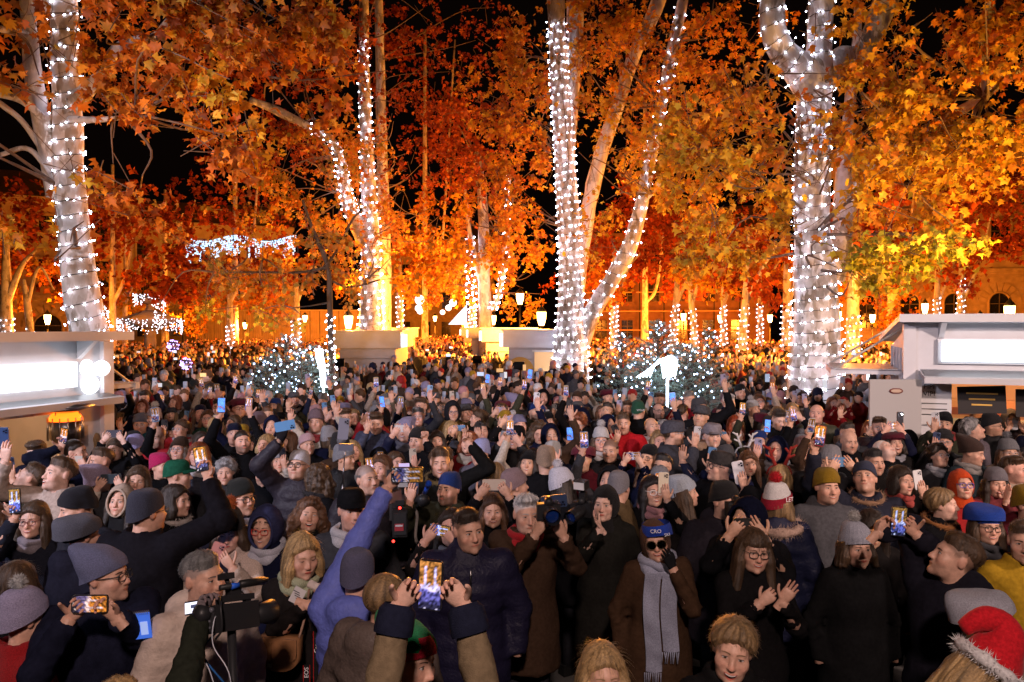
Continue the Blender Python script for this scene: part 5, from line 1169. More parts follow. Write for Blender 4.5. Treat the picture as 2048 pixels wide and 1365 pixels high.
    for q, i in enumerate(idx):
        v = V[i]; nrm = v - ctr; nrm /= np.linalg.norm(nrm); o = rng.normal(0, .3, 3)
        dn = np.array([0.0, .9, -.2]) if shortk else np.array([v[0] * 3, v[1] * 1.5, -1.0])
        dn = dn - nrm * (dn @ nrm); dn /= np.linalg.norm(dn) + 1e-9
        L = rng.uniform(.008, .020) if shortk else rng.uniform(.03, .08) if kind not in ('pixie', 'curly', 'curlyshort') else rng.uniform(.015, .04) if kind != 'pixie' else rng.uniform(.012, .028)
        wv = np.cross(nrm, dn); wv = wv / (np.linalg.norm(wv) + 1e-9) * rng.uniform(.0004, .0009)
        dn = dn + nrm * (.30 if shortk else .12) + o * (.25 if shortk else .16)
        if kind in ('curly', 'curlyshort'): dn = dn + nrm * .3 + o * .7
        if kind == 'pixie': dn = dn + nrm * .18 + o * .3
        p0 = v - nrm * .002; p1_ = v + dn * L * .5 + nrm * .0025; p2_ = v + dn * L + o * L * .12 - nrm * .001
        VV.append([p0 - wv, p0 + wv, p1_ - wv, p1_ + wv, p2_]); b_ = q * 5; FF += [[b_, b_ + 1, b_ + 3], [b_, b_ + 3, b_ + 2], [b_ + 2, b_ + 3, b_ + 4]]
    m.add(np.array(VV).reshape(-1, 3), np.array(FF), np.repeat(rng.uniform(.8, 1.35, n), 5)[:, None] * np.ones(3))
    return m.mesh('hair', HAIRM)
HAIRC = {}
def hair_for(kind, seed=0, cut=False):
    if (kind, seed, cut) not in HAIRC: HAIRC[(kind, seed, cut)] = hair_mesh(kind, seed, cut=cut)
    return HAIRC[(kind, seed, cut)]

# ---- hats (head space)
def dome(rx, ry, cy, rimf, rimb, apex, ax=0.0, ay=0.0, pw=.5, nth=48, nt=14, ribs=0, ribamp=.012, fold=0, wob=0.0, seed=0, sq=.85):
    th = np.linspace(0, 2 * np.pi, nth, endpoint=False); V = []
    for q in range(nt + 1):
        t = q / nt; ph = t * np.pi / 2; rad = math.cos(ph) ** pw; sz = math.sin(ph) ** sq
        rim = rimb + (rimf - rimb) * (0.5 - 0.5 * np.sin(th)); zz = rim + (apex - rim) * sz
        r = rad * np.ones(nth)
        if ribs: r = r * (1 + ribamp * np.sign(np.sin(th * ribs)) * np.abs(np.sin(th * ribs)) ** .6)
        if fold and t < fold: r = r * (1.075 - 0.02 * t / fold)
        X = rx * r * np.cos(th) + ax * sz ** 2; Yv = cy + ry * r * np.sin(th) + ay * sz ** 2
        P = np.stack([X, Yv, zz], 1)
        if wob: P += (P - np.array([0, cy, 0])) * (wob * vnoise(P, 14, seed))[:, None]
        V.append(P)
    V = np.vstack(V); i = np.arange(nth); j = (i + 1) % nth
    Q = np.vstack([np.stack([q * nth + i, q * nth + j, (q + 1) * nth + j, (q + 1) * nth + i], 1) for q in range(nt)])
    return V, Q
def fuzz(m, c, r, n, L, col, w_=.0022, flat=1.0):
    d = rng.normal(0, 1, (n, 3)); d /= np.linalg.norm(d, axis=1, keepdims=True); d[:, 2] *= flat
    t = np.cross(d, rng.normal(0, 1, (n, 3))); t /= np.linalg.norm(t, axis=1, keepdims=True) + 1e-9
    p0 = np.asarray(c) + d * r * .8; p1_ = np.asarray(c) + d * (r + L * rng.uniform(.5, 1.2, (n, 1))) + rng.normal(0, L * .2, (n, 3))
    V = np.stack([p0 - t * w_, p0 + t * w_, p1_], 1).reshape(-1, 3); m.add(V, np.arange(n * 3).reshape(-1, 3), np.asarray(col) * 1.0)
HATC = {}
def hat_mesh(kind):
    if kind in HATC: return HATC[kind]
    m = MB(); mt = KNIT
    if kind == 'beanie': V, Q = dome(.088, .110, .014, .052, -.030, .150, .008, .028, .5, fold=.24, wob=.10, seed=2); m.add(V, Q)
    elif kind == 'beanie_smooth': V, Q = dome(.087, .109, .014, .050, -.035, .143, -.006, .018, .48, wob=.06, seed=5); m.add(V, Q)
    elif kind == 'beanie_rib': V, Q = dome(.090, .112, .014, .050, -.030, .158, 0, .03, .5, nth=88, ribs=22, fold=.26, wob=.04); m.add(V, Q)
    elif kind == 'beanie_tall': V, Q = dome(.090, .112, .014, .058, -.020, .172, 0, .015, .42, fold=.3, wob=.05); m.add(V, Q)
    elif kind == 'slouch': V, Q = dome(.092, .114, .016, .050, -.030, .152, .01, .085, .42, wob=.12, seed=3); m.add(V, Q)
    elif kind in ('pom', 'pom_rib'):
        V, Q = dome(.092, .113, .014, .052, -.028, .162, 0, .012, .46, nth=88 if kind == 'pom_rib' else 48, ribs=22 if kind == 'pom_rib' else 0, fold=.26, wob=.04); m.add(V, Q)
    elif kind == 'cap':
        V, Q = dome(.089, .111, .014, .058, -.005, .140, 0, 0, .42); m.add(V, Q); mt = CLOTH
    elif kind == 'flatcap':
        V, Q = dome(.097, .122, .008, .052, .0, .136, 0, -.02, .34, sq=.75, wob=.03); m.add(V, Q); mt = CLOTH
    elif kind == 'beret':
        V, Q = dome(.128, .146, .030, .062, .005, .138, .02, .02, .40, sq=.5, wob=.05); m.add(V, Q); V, Q = dome(.088, .108, .014, .040, -.02, .075, 0, .01, .2, nt=4); m.add(V, Q)
    elif kind == 'headband': 
        V, Q = dome(.086, .106, .014, .032, -.02, .09, 0, 0, .25, nt=5); k = 48 * 4; m.add(V[:k], Q[(Q < k).all(1)])
    elif kind == 'hood':
        V, Q, T = sphere((0, .022, .010), (.118, .140, .158), 40, 26)
        d = V - np.array([0, .022, .01]); keep = ~((d[:, 1] < 0) & ((d[:, 0] / .076) ** 2 + ((d[:, 2] + .012) / .112) ** 2 < 1)); lowk = V[:, 2] > -.135
        V = V * (1 + 0.03 * vnoise(V, 16, 2))[:, None]; ok = keep & lowk
        m.add(V, np.vstack([Q[ok[Q].all(1)]]), 1.0 * np.ones(3)); n0 = m.n - len(V); m.P.append(T[ok[T].all(1)] + n0); m.mi.append(np.zeros(len(m.P[-1]))); m.sm.append(np.ones(len(m.P[-1]), bool))
        Vi = np.array([0, .022, .01]) + (V - np.array([0, .022, .01])) * .90; m.add(Vi, Q[ok[Q].all(1)][:, ::-1], .55 * np.ones(3))
        an = np.linspace(0, 2 * np.pi, 33); rim = np.stack([.080 * np.cos(an), 0 * an, -.002 + .115 * np.sin(an)], 1); dd = (rim / np.array([.118, 1, .158])); yy = -np.sqrt(np.clip(1 - dd[:, 0] ** 2 - dd[:, 2] ** 2, .05, 1)) * .140 + .022; rim[:, 1] = yy
        m.tube(rim, .011, 8, cap=False); mt = CLOTH
    elif kind == 'wrap':   # close head wrap leaving the face
        V, Q, T = sphere((0, .02, .0), (.100, .122, .140), 40, 26); d = V - np.array([0, .02, .0])
        keep = ~((d[:, 1] < 0) & ((d[:, 0] / .062) ** 2 + ((d[:, 2] + .022) / .085) ** 2 < 1)); V = V * (1 + 0.04 * vnoise(V, 20, 2))[:, None]
        m.add(V, Q[keep[Q].all(1)]); n0 = m.n - len(V); m.P.append(T[keep[T].all(1)] + n0); m.mi.append(np.zeros(len(m.P[-1]))); m.sm.append(np.ones(len(m.P[-1]), bool))
        m.tube([[0, .03, -.10], [0, .02, -.2]], [.09, .115], 20, cap=False)
    elif kind == 'santa':
        P = spline([[0, .012, .03], [0, .015, .10], [.02, .03, .17], [.07, .03, .20], [.12, .03, .16], [.15, .03, .09]], 5); r = np.interp(np.linspace(0, 1, len(P)), [0, .2, .45, .7, 1], [.112, .106, .080, .052, .030]); V, Q, T = tube(P, r, 28); V[:, 1] = (V[:, 1] - .012) * 1.1 + .012
        V += (V - V.mean(0)) * (0.10 * vnoise(V, 13, 4))[:, None]; k = m.n; m.add(V, Q); m.P.append(T + k); m.mi.append(np.zeros(len(T))); m.sm.append(np.ones(len(T), bool)); mt = FURM
    me = m.mesh('hat', mt); HATC[kind] = me; return me
def fur_ring(rx, ry, c, tilt, n=900, L=.035, r=.020):
    key = ('furring', rx, ry, tilt)
    if key in HATC: return HATC[key]
    m = MB(); an = np.linspace(0, 2 * np.pi, 41); P = np.stack([rx * np.cos(an), ry * np.sin(an), tilt * np.sin(an)], 1) + np.asarray(c)
    m.tube(P, r * (1 + .15 * np.sin(an * 7)), 8, cap=False)
    a = rng.uniform(0, 2 * np.pi, n); B_ = np.stack([rx * np.cos(a), ry * np.sin(a), tilt * np.sin(a)], 1) + np.asarray(c); d = rng.normal(0, 1, (n, 3)); d /= np.linalg.norm(d, axis=1, keepdims=True)
    t = np.cross(d, rng.normal(0, 1, (n, 3))); t /= np.linalg.norm(t, axis=1, keepdims=True); p0 = B_ + d * r * .7; p1_ = B_ + d * (r + L * rng.uniform(.4, 1.1, (n, 1)))
    m.add(np.stack([p0 - t * .0025, p0 + t * .0025, p1_], 1).reshape(-1, 3), np.arange(n * 3).reshape(-1, 3), 1.1 * np.ones(3))
    HATC[key] = m.mesh('fur_trim', FURM); return HATC[key]
def pom_mesh(r=.042):
    if ('pomp', r) in HATC: return HATC[('pomp', r)]
    m = MB(); m.sph((0, 0, 0), r * .8, nu=14, nv=9); fuzz(m, (0, 0, 0), r * .75, 700, r * .5, (1.05, 1.05, 1.05), .0028)
    HATC[('pomp', r)] = m.mesh('pompom', FURM); return HATC[('pomp', r)]
def brim_mesh(kind):
    if ('brim', kind) in HATC: return HATC[('brim', kind)]
    a = np.linspace(-1.15, 1.15, 15); L = .055 if kind == 'cap' else .034; rx, ry = (.088, .110) if kind == 'cap' else (.094, .118); V = []
    for s_, ex in ((0, 0), (.5, .6), (1, 1)):
        V.append(np.stack([rx * np.sin(a) * (1 + .04 * ex), .012 - ry * np.cos(a) - L * ex * np.cos(a * 1.15).clip(0), .062 - .022 * ex - .010 * (np.sin(a) ** 2)], 1))
    top = np.vstack(V); n = 15; m = MB(); i = np.arange(n - 1)
    Q = np.vstack([np.stack([q * n + i, q * n + i + 1, (q + 1) * n + i + 1, (q + 1) * n + i], 1) for q in range(2)])
    m.add(top, Q, .9 * np.ones(3)); m.add(top - np.array([0, 0, .005]), Q[:, ::-1], .7 * np.ones(3)); HATC[('brim', kind)] = m.mesh('visor', CLOTH); return HATC[('brim', kind)]
def glasses_mesh(kind='rect'):
    if ('gl', kind) in HATC: return HATC[('gl', kind)]
    m = MB(); a = np.linspace(0, 2 * np.pi, 25); r = .0024 if kind != 'sun' else .002
    for s in (-1, 1):
        w_, h_ = (.0245, .0185) if kind != 'sun' else (.030, .026); p = .62 if kind == 'rect' else .9
        X = s * .032 + w_ * np.sign(np.cos(a)) * np.abs(np.cos(a)) ** p; Z = .002 + h_ * np.sign(np.sin(a)) * np.abs(np.sin(a)) ** p; Y = -.106 + .9 * (np.abs(X)) ** 2 * 3
        m.tube(np.stack([X, Y, Z], 1), r, 6, cap=False)
        if kind == 'sun':
            V = np.vstack([np.stack([X, Y, Z], 1), [[s * .032, -.104, .002]]]); i = np.arange(24); m.add(V, np.stack([np.full(24, 25), i, i + 1], 1), (.012, .012, .015), 1)
        m.tube([[s * .056, -.097, .010], [s * .076, -.05, .012], [s * .082, .01, .008]], r * .8, 6)
    m.tube([[-.009, -.108, .006], [0, -.110, .009], [.009, -.108, .006]], r, 6)
    HATC[('gl', kind)] = m.mesh('glasses', [PLASTIC, LENSM]); return HATC[('gl', kind)]
def scarf_mesh(kind):
    if ('sc', kind) in HATC: return HATC[('sc', kind)]
    m = MB(); a = np.linspace(0, 2 * np.pi, 41)
    for q, (rx, ry, z, r) in enumerate(((.098, .092, 1.475, .032), (.104, .098, 1.435, .030))):
        P = np.stack([rx * np.cos(a), .025 + ry * np.sin(a) * 1.0, z + .012 * np.sin(a * 2 + q) + .022 * np.sin(a)], 1); V, Q, T = tube(P, r, 10, False); V += (V - np.repeat(P, 10, 0)) * (0.45 * vnoise(V, 18, q))[:, None]
        m.add(V, Q, (0.9 + .25 * vnoise(V, 20, 9))[:, None] * np.ones(3))
    if kind == 'long':
        for s, zl in ((-1, .82), (1, .95)):
            zz = np.linspace(1.44, zl, 14); n = 14; V = []
            for xo in (-.05, -.02, .02, .05):
                V.append(np.stack([s * .055 + xo + .01 * np.sin(zz * 9), np.full(n, -.158) - .02 * np.clip((1.3 - zz), 0, .3) - .012 * math.cos(xo * 40), zz], 1))
            V = np.vstack(V); i = np.arange(n - 1); Q = np.vstack([np.stack([q * n + i, (q + 1) * n + i, (q + 1) * n + i + 1, q * n + i + 1], 1) for q in range(3)]); m.add(V, Q, (0.9 + .3 * vnoise(V, 20, 9))[:, None] * np.ones(3))
            for q in range(9):
                x0 = s * .055 - .05 + .0125 * q; m.tube([[x0, -.175, zl], [x0 + rng.uniform(-.01, .01), -.178, zl - .07]], [.004, .002], 4)
    HATC[('sc', kind)] = m.mesh('scarf', KNIT); return HATC[('sc', kind)]

# ---- phones
def rbox(w_, t, h_, r, n=5):
    P = []
    for cx, cz, a0 in ((w_ / 2 - r, h_ / 2 - r, 0), (-w_ / 2 + r, h_ / 2 - r, 90), (-w_ / 2 + r, -h_ / 2 + r, 180), (w_ / 2 - r, -h_ / 2 + r, 270)):
        for q in range(n): an = R(a0 + 90 * q / (n - 1)); P.append((cx + r * math.cos(an), cz + r * math.sin(an)))
    return prism(np.array(P)[::-1], -t / 2, t / 2)
def mk_phone():
    m = MB(); V, Q, T = rbox(.074, .009, .152, .012); m.add(V, Q, smooth=False); m.P.append(T); m.mi.append(np.zeros(len(T))); m.sm.append(np.zeros(len(T), bool)); body = m.mesh('phone', PHONEM)
    m = MB(); V, Q, T = rbox(.032, .003, .034, .007); V += [-.016, .0055, .050]; m.add(V, Q, smooth=False); m.P.append(T); m.mi.append(np.zeros(len(T))); m.sm.append(np.zeros(len(T), bool)); bump = m.mesh('camera_bump', PHONEM)
    m = MB()
    for x, z in ((-.023, .058), (-.023, .042), (-.009, .050)): m.tube([[x, .006, z], [x, .0085, z]], .0062, 12)
    lens = m.mesh('camera_lens', LENSM)
    scr = []
    for v in range(6):
        r_ = np.random.default_rng(40 + v); nx, nz = 12, 24; X, Z = np.meshgrid(np.linspace(-.033, .033, nx), np.linspace(-.071, .071, nz)); T_ = np.linspace(0, 1, nz)[:, None] + r_.uniform(-.05, .05, (nz, nx)); rr = r_.uniform(.15, 1.0, (nz, nx, 1)) ** 1.6
        c = np.where((T_ > .5)[..., None], np.array([.75, .34, .06]) * rr, np.where((T_ > .40)[..., None], np.array([.9, .85, .95]) * (rr * .8 + .3), np.where((T_ > .13)[..., None], np.array([.12, .12, .30]) * rr * 1.6, np.array([.04, .04, .07]) * rr + .7 * (r_.random((nz, nx, 1)) > .88))))
        for q in (3, 8): c[10:21, q] = np.array([.85, .88, 1.1]) * r_.uniform(.3, 1.1, (11, 1))
        c *= np.array([(.9, .9, .9), (.55, .7, 1.1), (.4, .4, .45), (.8, .8, 1.2), (1.0, .8, .7), (1, 1, 1)][v])
        if v == 5: c[:] = np.array([.10, .28, .95]) * r_.uniform(.5, 1.3, (nz, nx, 1))
        m = MB(); i = (np.arange(nz - 1)[:, None] * nx + np.arange(nx - 1)[None]).ravel(); m.add(np.stack([X.ravel(), np.full(nx * nz, -.0052), Z.ravel()], 1), np.stack([i, i + 1, i + nx + 1, i + nx], 1), c.reshape(-1, 3)); scr.append(m.mesh('screen', SCREENM))
    return body, bump, lens, scr
PHB, PHBUMP, PHLENS, PHSCR = mk_phone()
def phone(P, yaw, pitch, roll, show, col, label, var=0, sc=1.0, group='phones held up in the crowd'):
    """show: 'screen' turns the screen to the camera, 'back' the camera side"""
    o = obj('mobile_phone', PHB, None, P); tag(o, label, 'phone', group); tint(o, col)
    M = Matrix.Translation(P) @ Euler((pitch, 0, yaw + (math.pi if show == 'back' else 0)), 'XYZ').to_matrix().to_4x4() @ Matrix.Rotation(roll if show == 'screen' else -roll, 4, 'Y') @ Matrix.Scale(sc, 4)
    o.matrix_world = M
    b_ = obj('camera_bump', PHBUMP, o); tint(b_, np.asarray(col) * .8); obj('camera_lens', PHLENS, b_)
    obj('screen', PHSCR[var % 6], o)
    return o

# ---- person assembly
SKINS = [(0.60, 0.345, 0.25), (0.63, 0.38, 0.285), (0.55, 0.315, 0.225), (0.66, 0.41, 0.32), (0.48, 0.275, 0.195)]
HAIRC_ = {'black': (.012, .010, .010), 'dark': (.030, .019, .013), 'brown': (.075, .042, .022), 'chestnut': (.12, .055, .026), 'auburn': (.20, .055, .02), 'red': (.30, .05, .015), 'blonde': (.42, .27, .12), 'dkblonde': (.24, .15, .07), 'grey': (.27, .26, .26), 'white': (.55, .54, .54), 'salt': (.15, .145, .14)}
FACES = {
 'm': dict(w=1.0, jaw=1.08, nose=1.1, cheek=1.0, eye=.85, mouth=(.025, -.0005, 0), stubble=.25, browt=1.25, browup=-.002, lip=(.95, .66, .64)),
 'm_smile': dict(w=1.0, jaw=1.06, nose=1.1, cheek=1.12, eye=.65, mouth=(.031, .0065, .006), stubble=.2, browt=1.2),
 'm_open': dict(w=1.0, jaw=1.05, nose=1.1, cheek=1.0, eye=.9, mouth=(.023, .001, .012), stubble=.25, browt=1.2, browup=.002),
 'm_beard': dict(w=1.0, jaw=1.15, nose=1.1, cheek=1.0, eye=.8, mouth=(.025, .001, 0), stubble=.9, browt=1.3),
 'm_old': dict(w=1.02, jaw=1.12, nose=1.22, cheek=1.05, eye=.62, mouth=(.025, -.002, 0), stubble=.1, browt=1.1, lip=(.95, .68, .66)),
 'm_grin': dict(w=1.0, jaw=1.08, nose=1.1, cheek=1.15, eye=.6, mouth=(.031, .007, .010), stubble=.22, browt=1.15),
 'f': dict(w=.95, jaw=.90, nose=.92, cheek=1.02, eye=1.0, mouth=(.022, .001, 0), browt=.8, lip=(1.0, .46, .46)),
 'f_smile': dict(w=.95, jaw=.90, nose=.92, cheek=1.14, eye=.68, mouth=(.030, .0075, .0065), browt=.8, lip=(1.0, .44, .45)),
 'f_laugh': dict(w=.95, jaw=.92, nose=.92, cheek=1.15, eye=.72, mouth=(.029, .006, .016), browt=.8, browup=.002, lip=(1.0, .44, .45)),
 'f_down': dict(w=.94, jaw=.88, nose=.92, cheek=1.02, eye=.22, mouth=(.020, -.001, 0), browt=.8, lip=(1.0, .42, .42)),
 'f_old': dict(w=.98, jaw=1.0, nose=1.02, cheek=1.08, eye=.66, mouth=(.024, .001, .003), browt=.6, lip=(.98, .55, .54)),
 'f_open': dict(w=.95, jaw=.92, nose=.94, cheek=1.05, eye=.95, mouth=(.020, .0, .010), browt=.8, browup=.002, lip=(1.0, .46, .46))}
PERSON_N = 0
def ik(S, W, side, L1=.29, L2=.275, pole=None):
    S = np.asarray(S, float); W = np.asarray(W, float); d = W - S; D = np.linalg.norm(d)
    if D > (L1 + L2) * .995: k = D / ((L1 + L2) * .995); L1, L2 = L1 * k, L2 * k
    a = (L1 ** 2 - L2 ** 2 + D ** 2) / (2 * D); hgt = math.sqrt(max(0, L1 ** 2 - a ** 2)); u = d / D
    p = np.array([.55 * side, .15, -1.0]) if pole is None else np.asarray(pole, float); p = p - u * (p @ u); p /= np.linalg.norm(p) + 1e-9
    return S + u * a + p * hgt
BODYC = {}
def build_body(spec):
    """spec -> dict of meshes in body space (feet at z=0, head centre at z=1.60, facing -Y)"""
    k = dict(FACES[spec['face']]); k['id'] = (spec['face'], spec.get('gaze', 0.0)); k['skin'] = SKINS[spec.get('skin', 0)]; hc = HAIRC_[spec.get('hcol', 'dark')]; k['hair'] = hc
    k['brow'] = tuple(np.array(hc) * .8 + .004); k['gaze'] = spec.get('gaze', 0.0); k['iris'] = spec.get('iris', (.09, .055, .03)); k['scalp'] = .85 if spec.get('hair') in ('short', 'quiff', 'buzz', 'grey', 'bald') else 0; k['neck'] = .88 if spec['face'][0] == 'f' else 1.06
    fem = spec['face'][0] == 'f'
    hm = head_mesh(k, spec.get('hres', 0.0064)); 
    piv = np.array([0, .035, -.115]); Rm = euler(-R(spec.get('pitch', 0)), R(spec.get('roll', 0)), 0) ; Rm = rotm('Z', R(spec.get('hyaw', 0))) @ Rm
    m = MB(); hc_ = np.array([0, 0, 1.60])
    for V, c in zip(hm.V, hm.c):
        wgt = np.clip((V[:, 2] + .20) / .09, 0, 1)[:, None]; wgt = wgt * wgt * (3 - 2 * wgt)
        V2 = (V - piv) @ Rm.T + piv; m.V.append(hc_ + V * (1 - wgt) + V2 * wgt); m.c.append(c)
    m.P, m.n, m.mi, m.sm = list(hm.P), hm.n, list(hm.mi), list(hm.sm)
    HM = Matrix.Translation(hc_ + piv) @ Matrix([[float(v) for v in r] for r in Rm]).to_4x4() @ Matrix.Translation(-Vector(piv))
    sk = np.array(k['skin']) * 0.97; sw = .175 if not fem else .152; sw *= spec.get('bulk', 1.0)
    arms = []; core = (0.03, 0.03, 0.035)
    for side in (-1, 1):
        A = spec['arms'].get(side)
        S = np.array([side * sw, .025, 1.395])
        if A is None: W = np.array([side * (sw + .09), -.02, .86]); pose = 'relax'; za = np.array([0, -.1, -1.0]); ya = np.array([side * 1.0, 0.1, 0]); glove = None
        else: W, za, ya, pose, glove = A['W'], A['z'], A['y'], A.get('pose', 'relax'), A.get('glove')
        W = np.asarray(W, float)
        if W[2] > 1.45: S = S + np.array([0, 0, .035])
        E = ik(S, W, side, pole=None if A is None else A.get('pole'))
        arms.append((S, E, W - (W - E) / np.linalg.norm(W - E) * .015))
        m.tube(spline([S, E, W], 3), .032, 6, sk * .9)
        if A is None and not spec.get('showhands'): continue
        ths = 1 if side < 0 else -1     # thumb side resolved by the caller through y
        hand(m, W, za, ya, A.get('thumb', 1) if A else -side, pose, sk if glove is None else glove, .86 if fem else .94, 0 if glove is None else 2)
    if spec.get('cuff'):
        for S_, E_, W_ in arms: d_ = (W_ - E_) / np.linalg.norm(W_ - E_); m.tube([W_ - d_ * .075, W_ - d_ * .06, W_ + d_ * .0, W_ + d_ * .02], [.064, .066, .062, .046], 16, spec['cuff'], 2, cap=False)
    m.tube([[0, .04, 1.42], [0, .03, 1.2], [0, .03, .95]], [.06, .10, .11], 8, core, 2)
    for s in (-1, 1):
        m.tube([[s * .09, .03, .95], [s * .095, .02, .5], [s * .10, .03, .08]], [.095, .068, .055], 8, spec.get('trouser', (.02, .02, .025)), 2)
        m.add(*box((s * .10, -.03, .045), (.09, .27, .09)), (.012, .012, .012), 2, False)
    body = m.mesh('person', [SKIN, EYEM, CLOTH])
    kc = dict(fem=fem, hem=spec.get('hem', .62), style=spec.get('style', 'coat'), bulk=spec.get('bulk', 1.0), seed=spec.get('seed', 1), hood=spec.get('hooddown', False), collar=spec.get('collar', 1.485))
    V, Q, c = coat_mesh(kc, arms, spec.get('cres', .017)); cm = MB(); cm.add(V, Q, c)
    coat = cm.mesh('coat', [NYLON if kc['style'] == 'puffer' else (KNIT if kc['style'] == 'fleece' else CLOTH)])
    return dict(body=body, coat=coat, HM=HM, arms=arms)
def dress(root, HM, spec):
    """hair, hat, glasses, scarf as children of the person"""
    hat = spec.get('hat'); hair = spec.get('hair'); hc = HAIRC_[spec.get('hcol', 'dark')]
    def put(name, me, col=None, M=None, extra=None):
        o = obj(name, me, root); o.matrix_local = (HM if M is None else M) @ (extra if extra is not None else Matrix())
        if col is not None: tint(o, col)
        return o
    if hair: put('hair', hair_for(hair, spec.get('hseed', 0), bool(hat) and hat[0] != 'headband'), hc)
    if hat:
        kind, col = hat[0], hat[1]
        hh = put('hat', hat_mesh(kind), col)
        if kind in ('pom', 'pom_rib'): p = obj('pompom', pom_mesh(hat[3] if len(hat) > 3 else .042), hh, (0, .03, .195)); tint(p, hat[2] if len(hat) > 2 else col)
        if kind in ('cap', 'flatcap'): tint(obj('visor', brim_mesh(kind), hh), np.asarray(col) * .9)
    if spec.get('glasses'):
        kind, col = spec['glasses']; tint(put('glasses', glasses_mesh(kind)), col)
    if spec.get('scarf'): tint(obj('scarf', scarf_mesh(spec['scarf'][0]), root), spec['scarf'][1])
    if spec.get('furcollar'): tint(obj('fur_collar', fur_ring(.115, .110, (0, .03, 1.47), .03), root), spec['furcollar'])
# ------------------------------------------------------------------ named people of the crowd, placed by where their heads are
BK = (.009, .009, .011); BKW = (.014, .012, .012); NV = (.009, .011, .034); DN = (.014, .017, .038); GY = (.085, .085, .095); DG = (.045, .045, .052); LG = (.30, .30, .33); WH = (.62, .61, .62)
BE = (.42, .33, .26); CR = (.52, .45, .38); TN = (.20, .145, .095); BR = (.075, .042, .026); OL = (.055, .055, .035); RD = (.36, .015, .02); MG = (.40, .03, .10); PK = (.50, .27, .28); LI = (.27, .235, .40); LB = (.11, .14, .46); MV = (.25, .17, .20); TE = (.12, .42, .44); GN = (.015, .10, .05); YL = (.42, .25, .02); OR = (.55, .12, .02); BL = (.02, .07, .38)
HEROES = []      # (name phrase, x, y, root)
HEADS = []       # screen head boxes of placed people (x, y, r, Y)
SPOTS = []       # ground points taken
def depth_for(x, y, z): s = pt(x, y, 1.0)[2] - CAM_H; return (z - CAM_H) / s
def H(x, y, face, label, ref=None, coat=BK, z=None, by=None, yaw=0, pitch=0, roll=0, arms=(), phone_=None, dY=.26, hres=None, cat='person', **kw):
    fem = face[0] == 'f'; z = (z or (1.55 if fem else 1.66)) - .13; Y = depth_for(x, y, z); p = pt(x, y, Y); by = (yaw * .45 if by is None else by)
    s = z / 1.60; root_M = Matrix.Translation((p[0], Y, 0)) @ Matrix.Rotation(R(by), 4, 'Z') @ Matrix.Scale(s, 4); inv = root_M.inverted(); inv3 = inv.to_3x3()
    loc = lambda P: np.array(inv @ Vector(P)); dirw = lambda d: np.array((inv3 @ Vector(d)).normalized())
    A = {}
    def put(side, W, zd, yd, pose, thumb, glove=None, pole=None):
        A[side] = dict(W=loc(W), z=dirw(zd), y=dirw(yd), pose=pose, thumb=thumb, glove=glove)
        if pole is not None: A[side]['pole'] = pole
    phones = []
    for ph in (phone_ if isinstance(phone_, list) else [phone_] if phone_ else []):
        px_, py_, show, ori, col, sides = ph[:6]; dy = ph[6] if len(ph) > 6 else dY; plab = ph[7] if len(ph) > 7 else None; psc = ph[8] if len(ph) > 8 else 1.0; var = ph[9] if len(ph) > 9 else len(HEROES)
        c = pt(px_, py_, Y - dy); ro = 0.0 if ori == 'v' else R(90) if ori == 'h' else R(ori); back = -1.0 if show == 'back' else 1.0
        facing_away = math.cos(R(by)) < 0
        for sd in sides:
            ws = sd * (-1 if facing_away else 1); off = .020 * back
            if len(sides) == 2 or ori == 'h':
                W = c + np.array([ws * .098 * psc, off + .004, -.070]); zd = (-ws * .62, -.05 * back, .78)
            else:
                q = math.sin(ro) * .06; W = c + np.array([ws * .022 - q, off, -.118]); zd = (-ws * .16, 0, 1)
            put(sd, W, zd, (0, back, 0.05), 'hold' if show == 'back' else 'wrap', -ws if show == 'back' else ws, kw.get('glove'), kw.get('pole'))
        phones.append((c, show, ro, col, plab, psc, var))
    for a in arms:   # (side, px, py, pose, dY, finger dir, back dir, thumb, glove)
        sd, px_, py_, pose, dy = a[:5]; zd = a[5] if len(a) > 5 else (0, 0, 1); yd = a[6] if len(a) > 6 else (0, -1, 0); th = a[7] if len(a) > 7 else -sd; gl = a[8] if len(a) > 8 else None
        c = pt(px_, py_, Y - dy); zn = np.array(zd, float); zn /= np.linalg.norm(zn); put(sd, c - zn * .06, zd, yd, pose, th, gl, a[9] if len(a) > 9 else None)
    spec = dict(face=face, hyaw=yaw - by, pitch=pitch, roll=roll, arms=A, seed=len(HEROES) + 1, **{k: v for k, v in kw.items() if k not in ('glove', 'pole')})
    big = y > 930; spec.setdefault('hres', hres or (.0070 if big else .0105)); spec.setdefault('cres', .021 if big else .033)
    b = build_body(spec)
    o = obj('person', b['body'], None); tag(o, label, cat, 'people in the crowd'); o.matrix_world = root_M
    ct = obj('coat', b['coat'], o); tint(ct, np.array(coat) * (.62 if max(coat) < .09 else 1)); dress(o, b['HM'], spec)
    for k_, (c, show, ro, col, plab, psc, var) in enumerate(phones):
        phone(c, R(rng.uniform(-12, 12)), R(rng.uniform(-8, 8)), ro, show, col, plab or ('phone held up by ' + (ref or label)), var, psc)
    HEROES.append((ref or label, x, y, o, Y)); HEADS.append((x, y, px2m(150, 1500) * 0 + F_PX * .13 * s / Y, Y)); SPOTS.append((p[0], Y))
    o['_HM'] = 0; del o['_HM']
    return o, b, root_M, Y
def child(o, name, me, col=None, M=None):
    c = obj(name, me, o)
    if M is not None: c.matrix_local = M
    if col is not None: tint(c, col)
    return c
G_BLK = ('rect', (.02, .02, .02)); G_SIL = ('round', (.35, .35, .4))

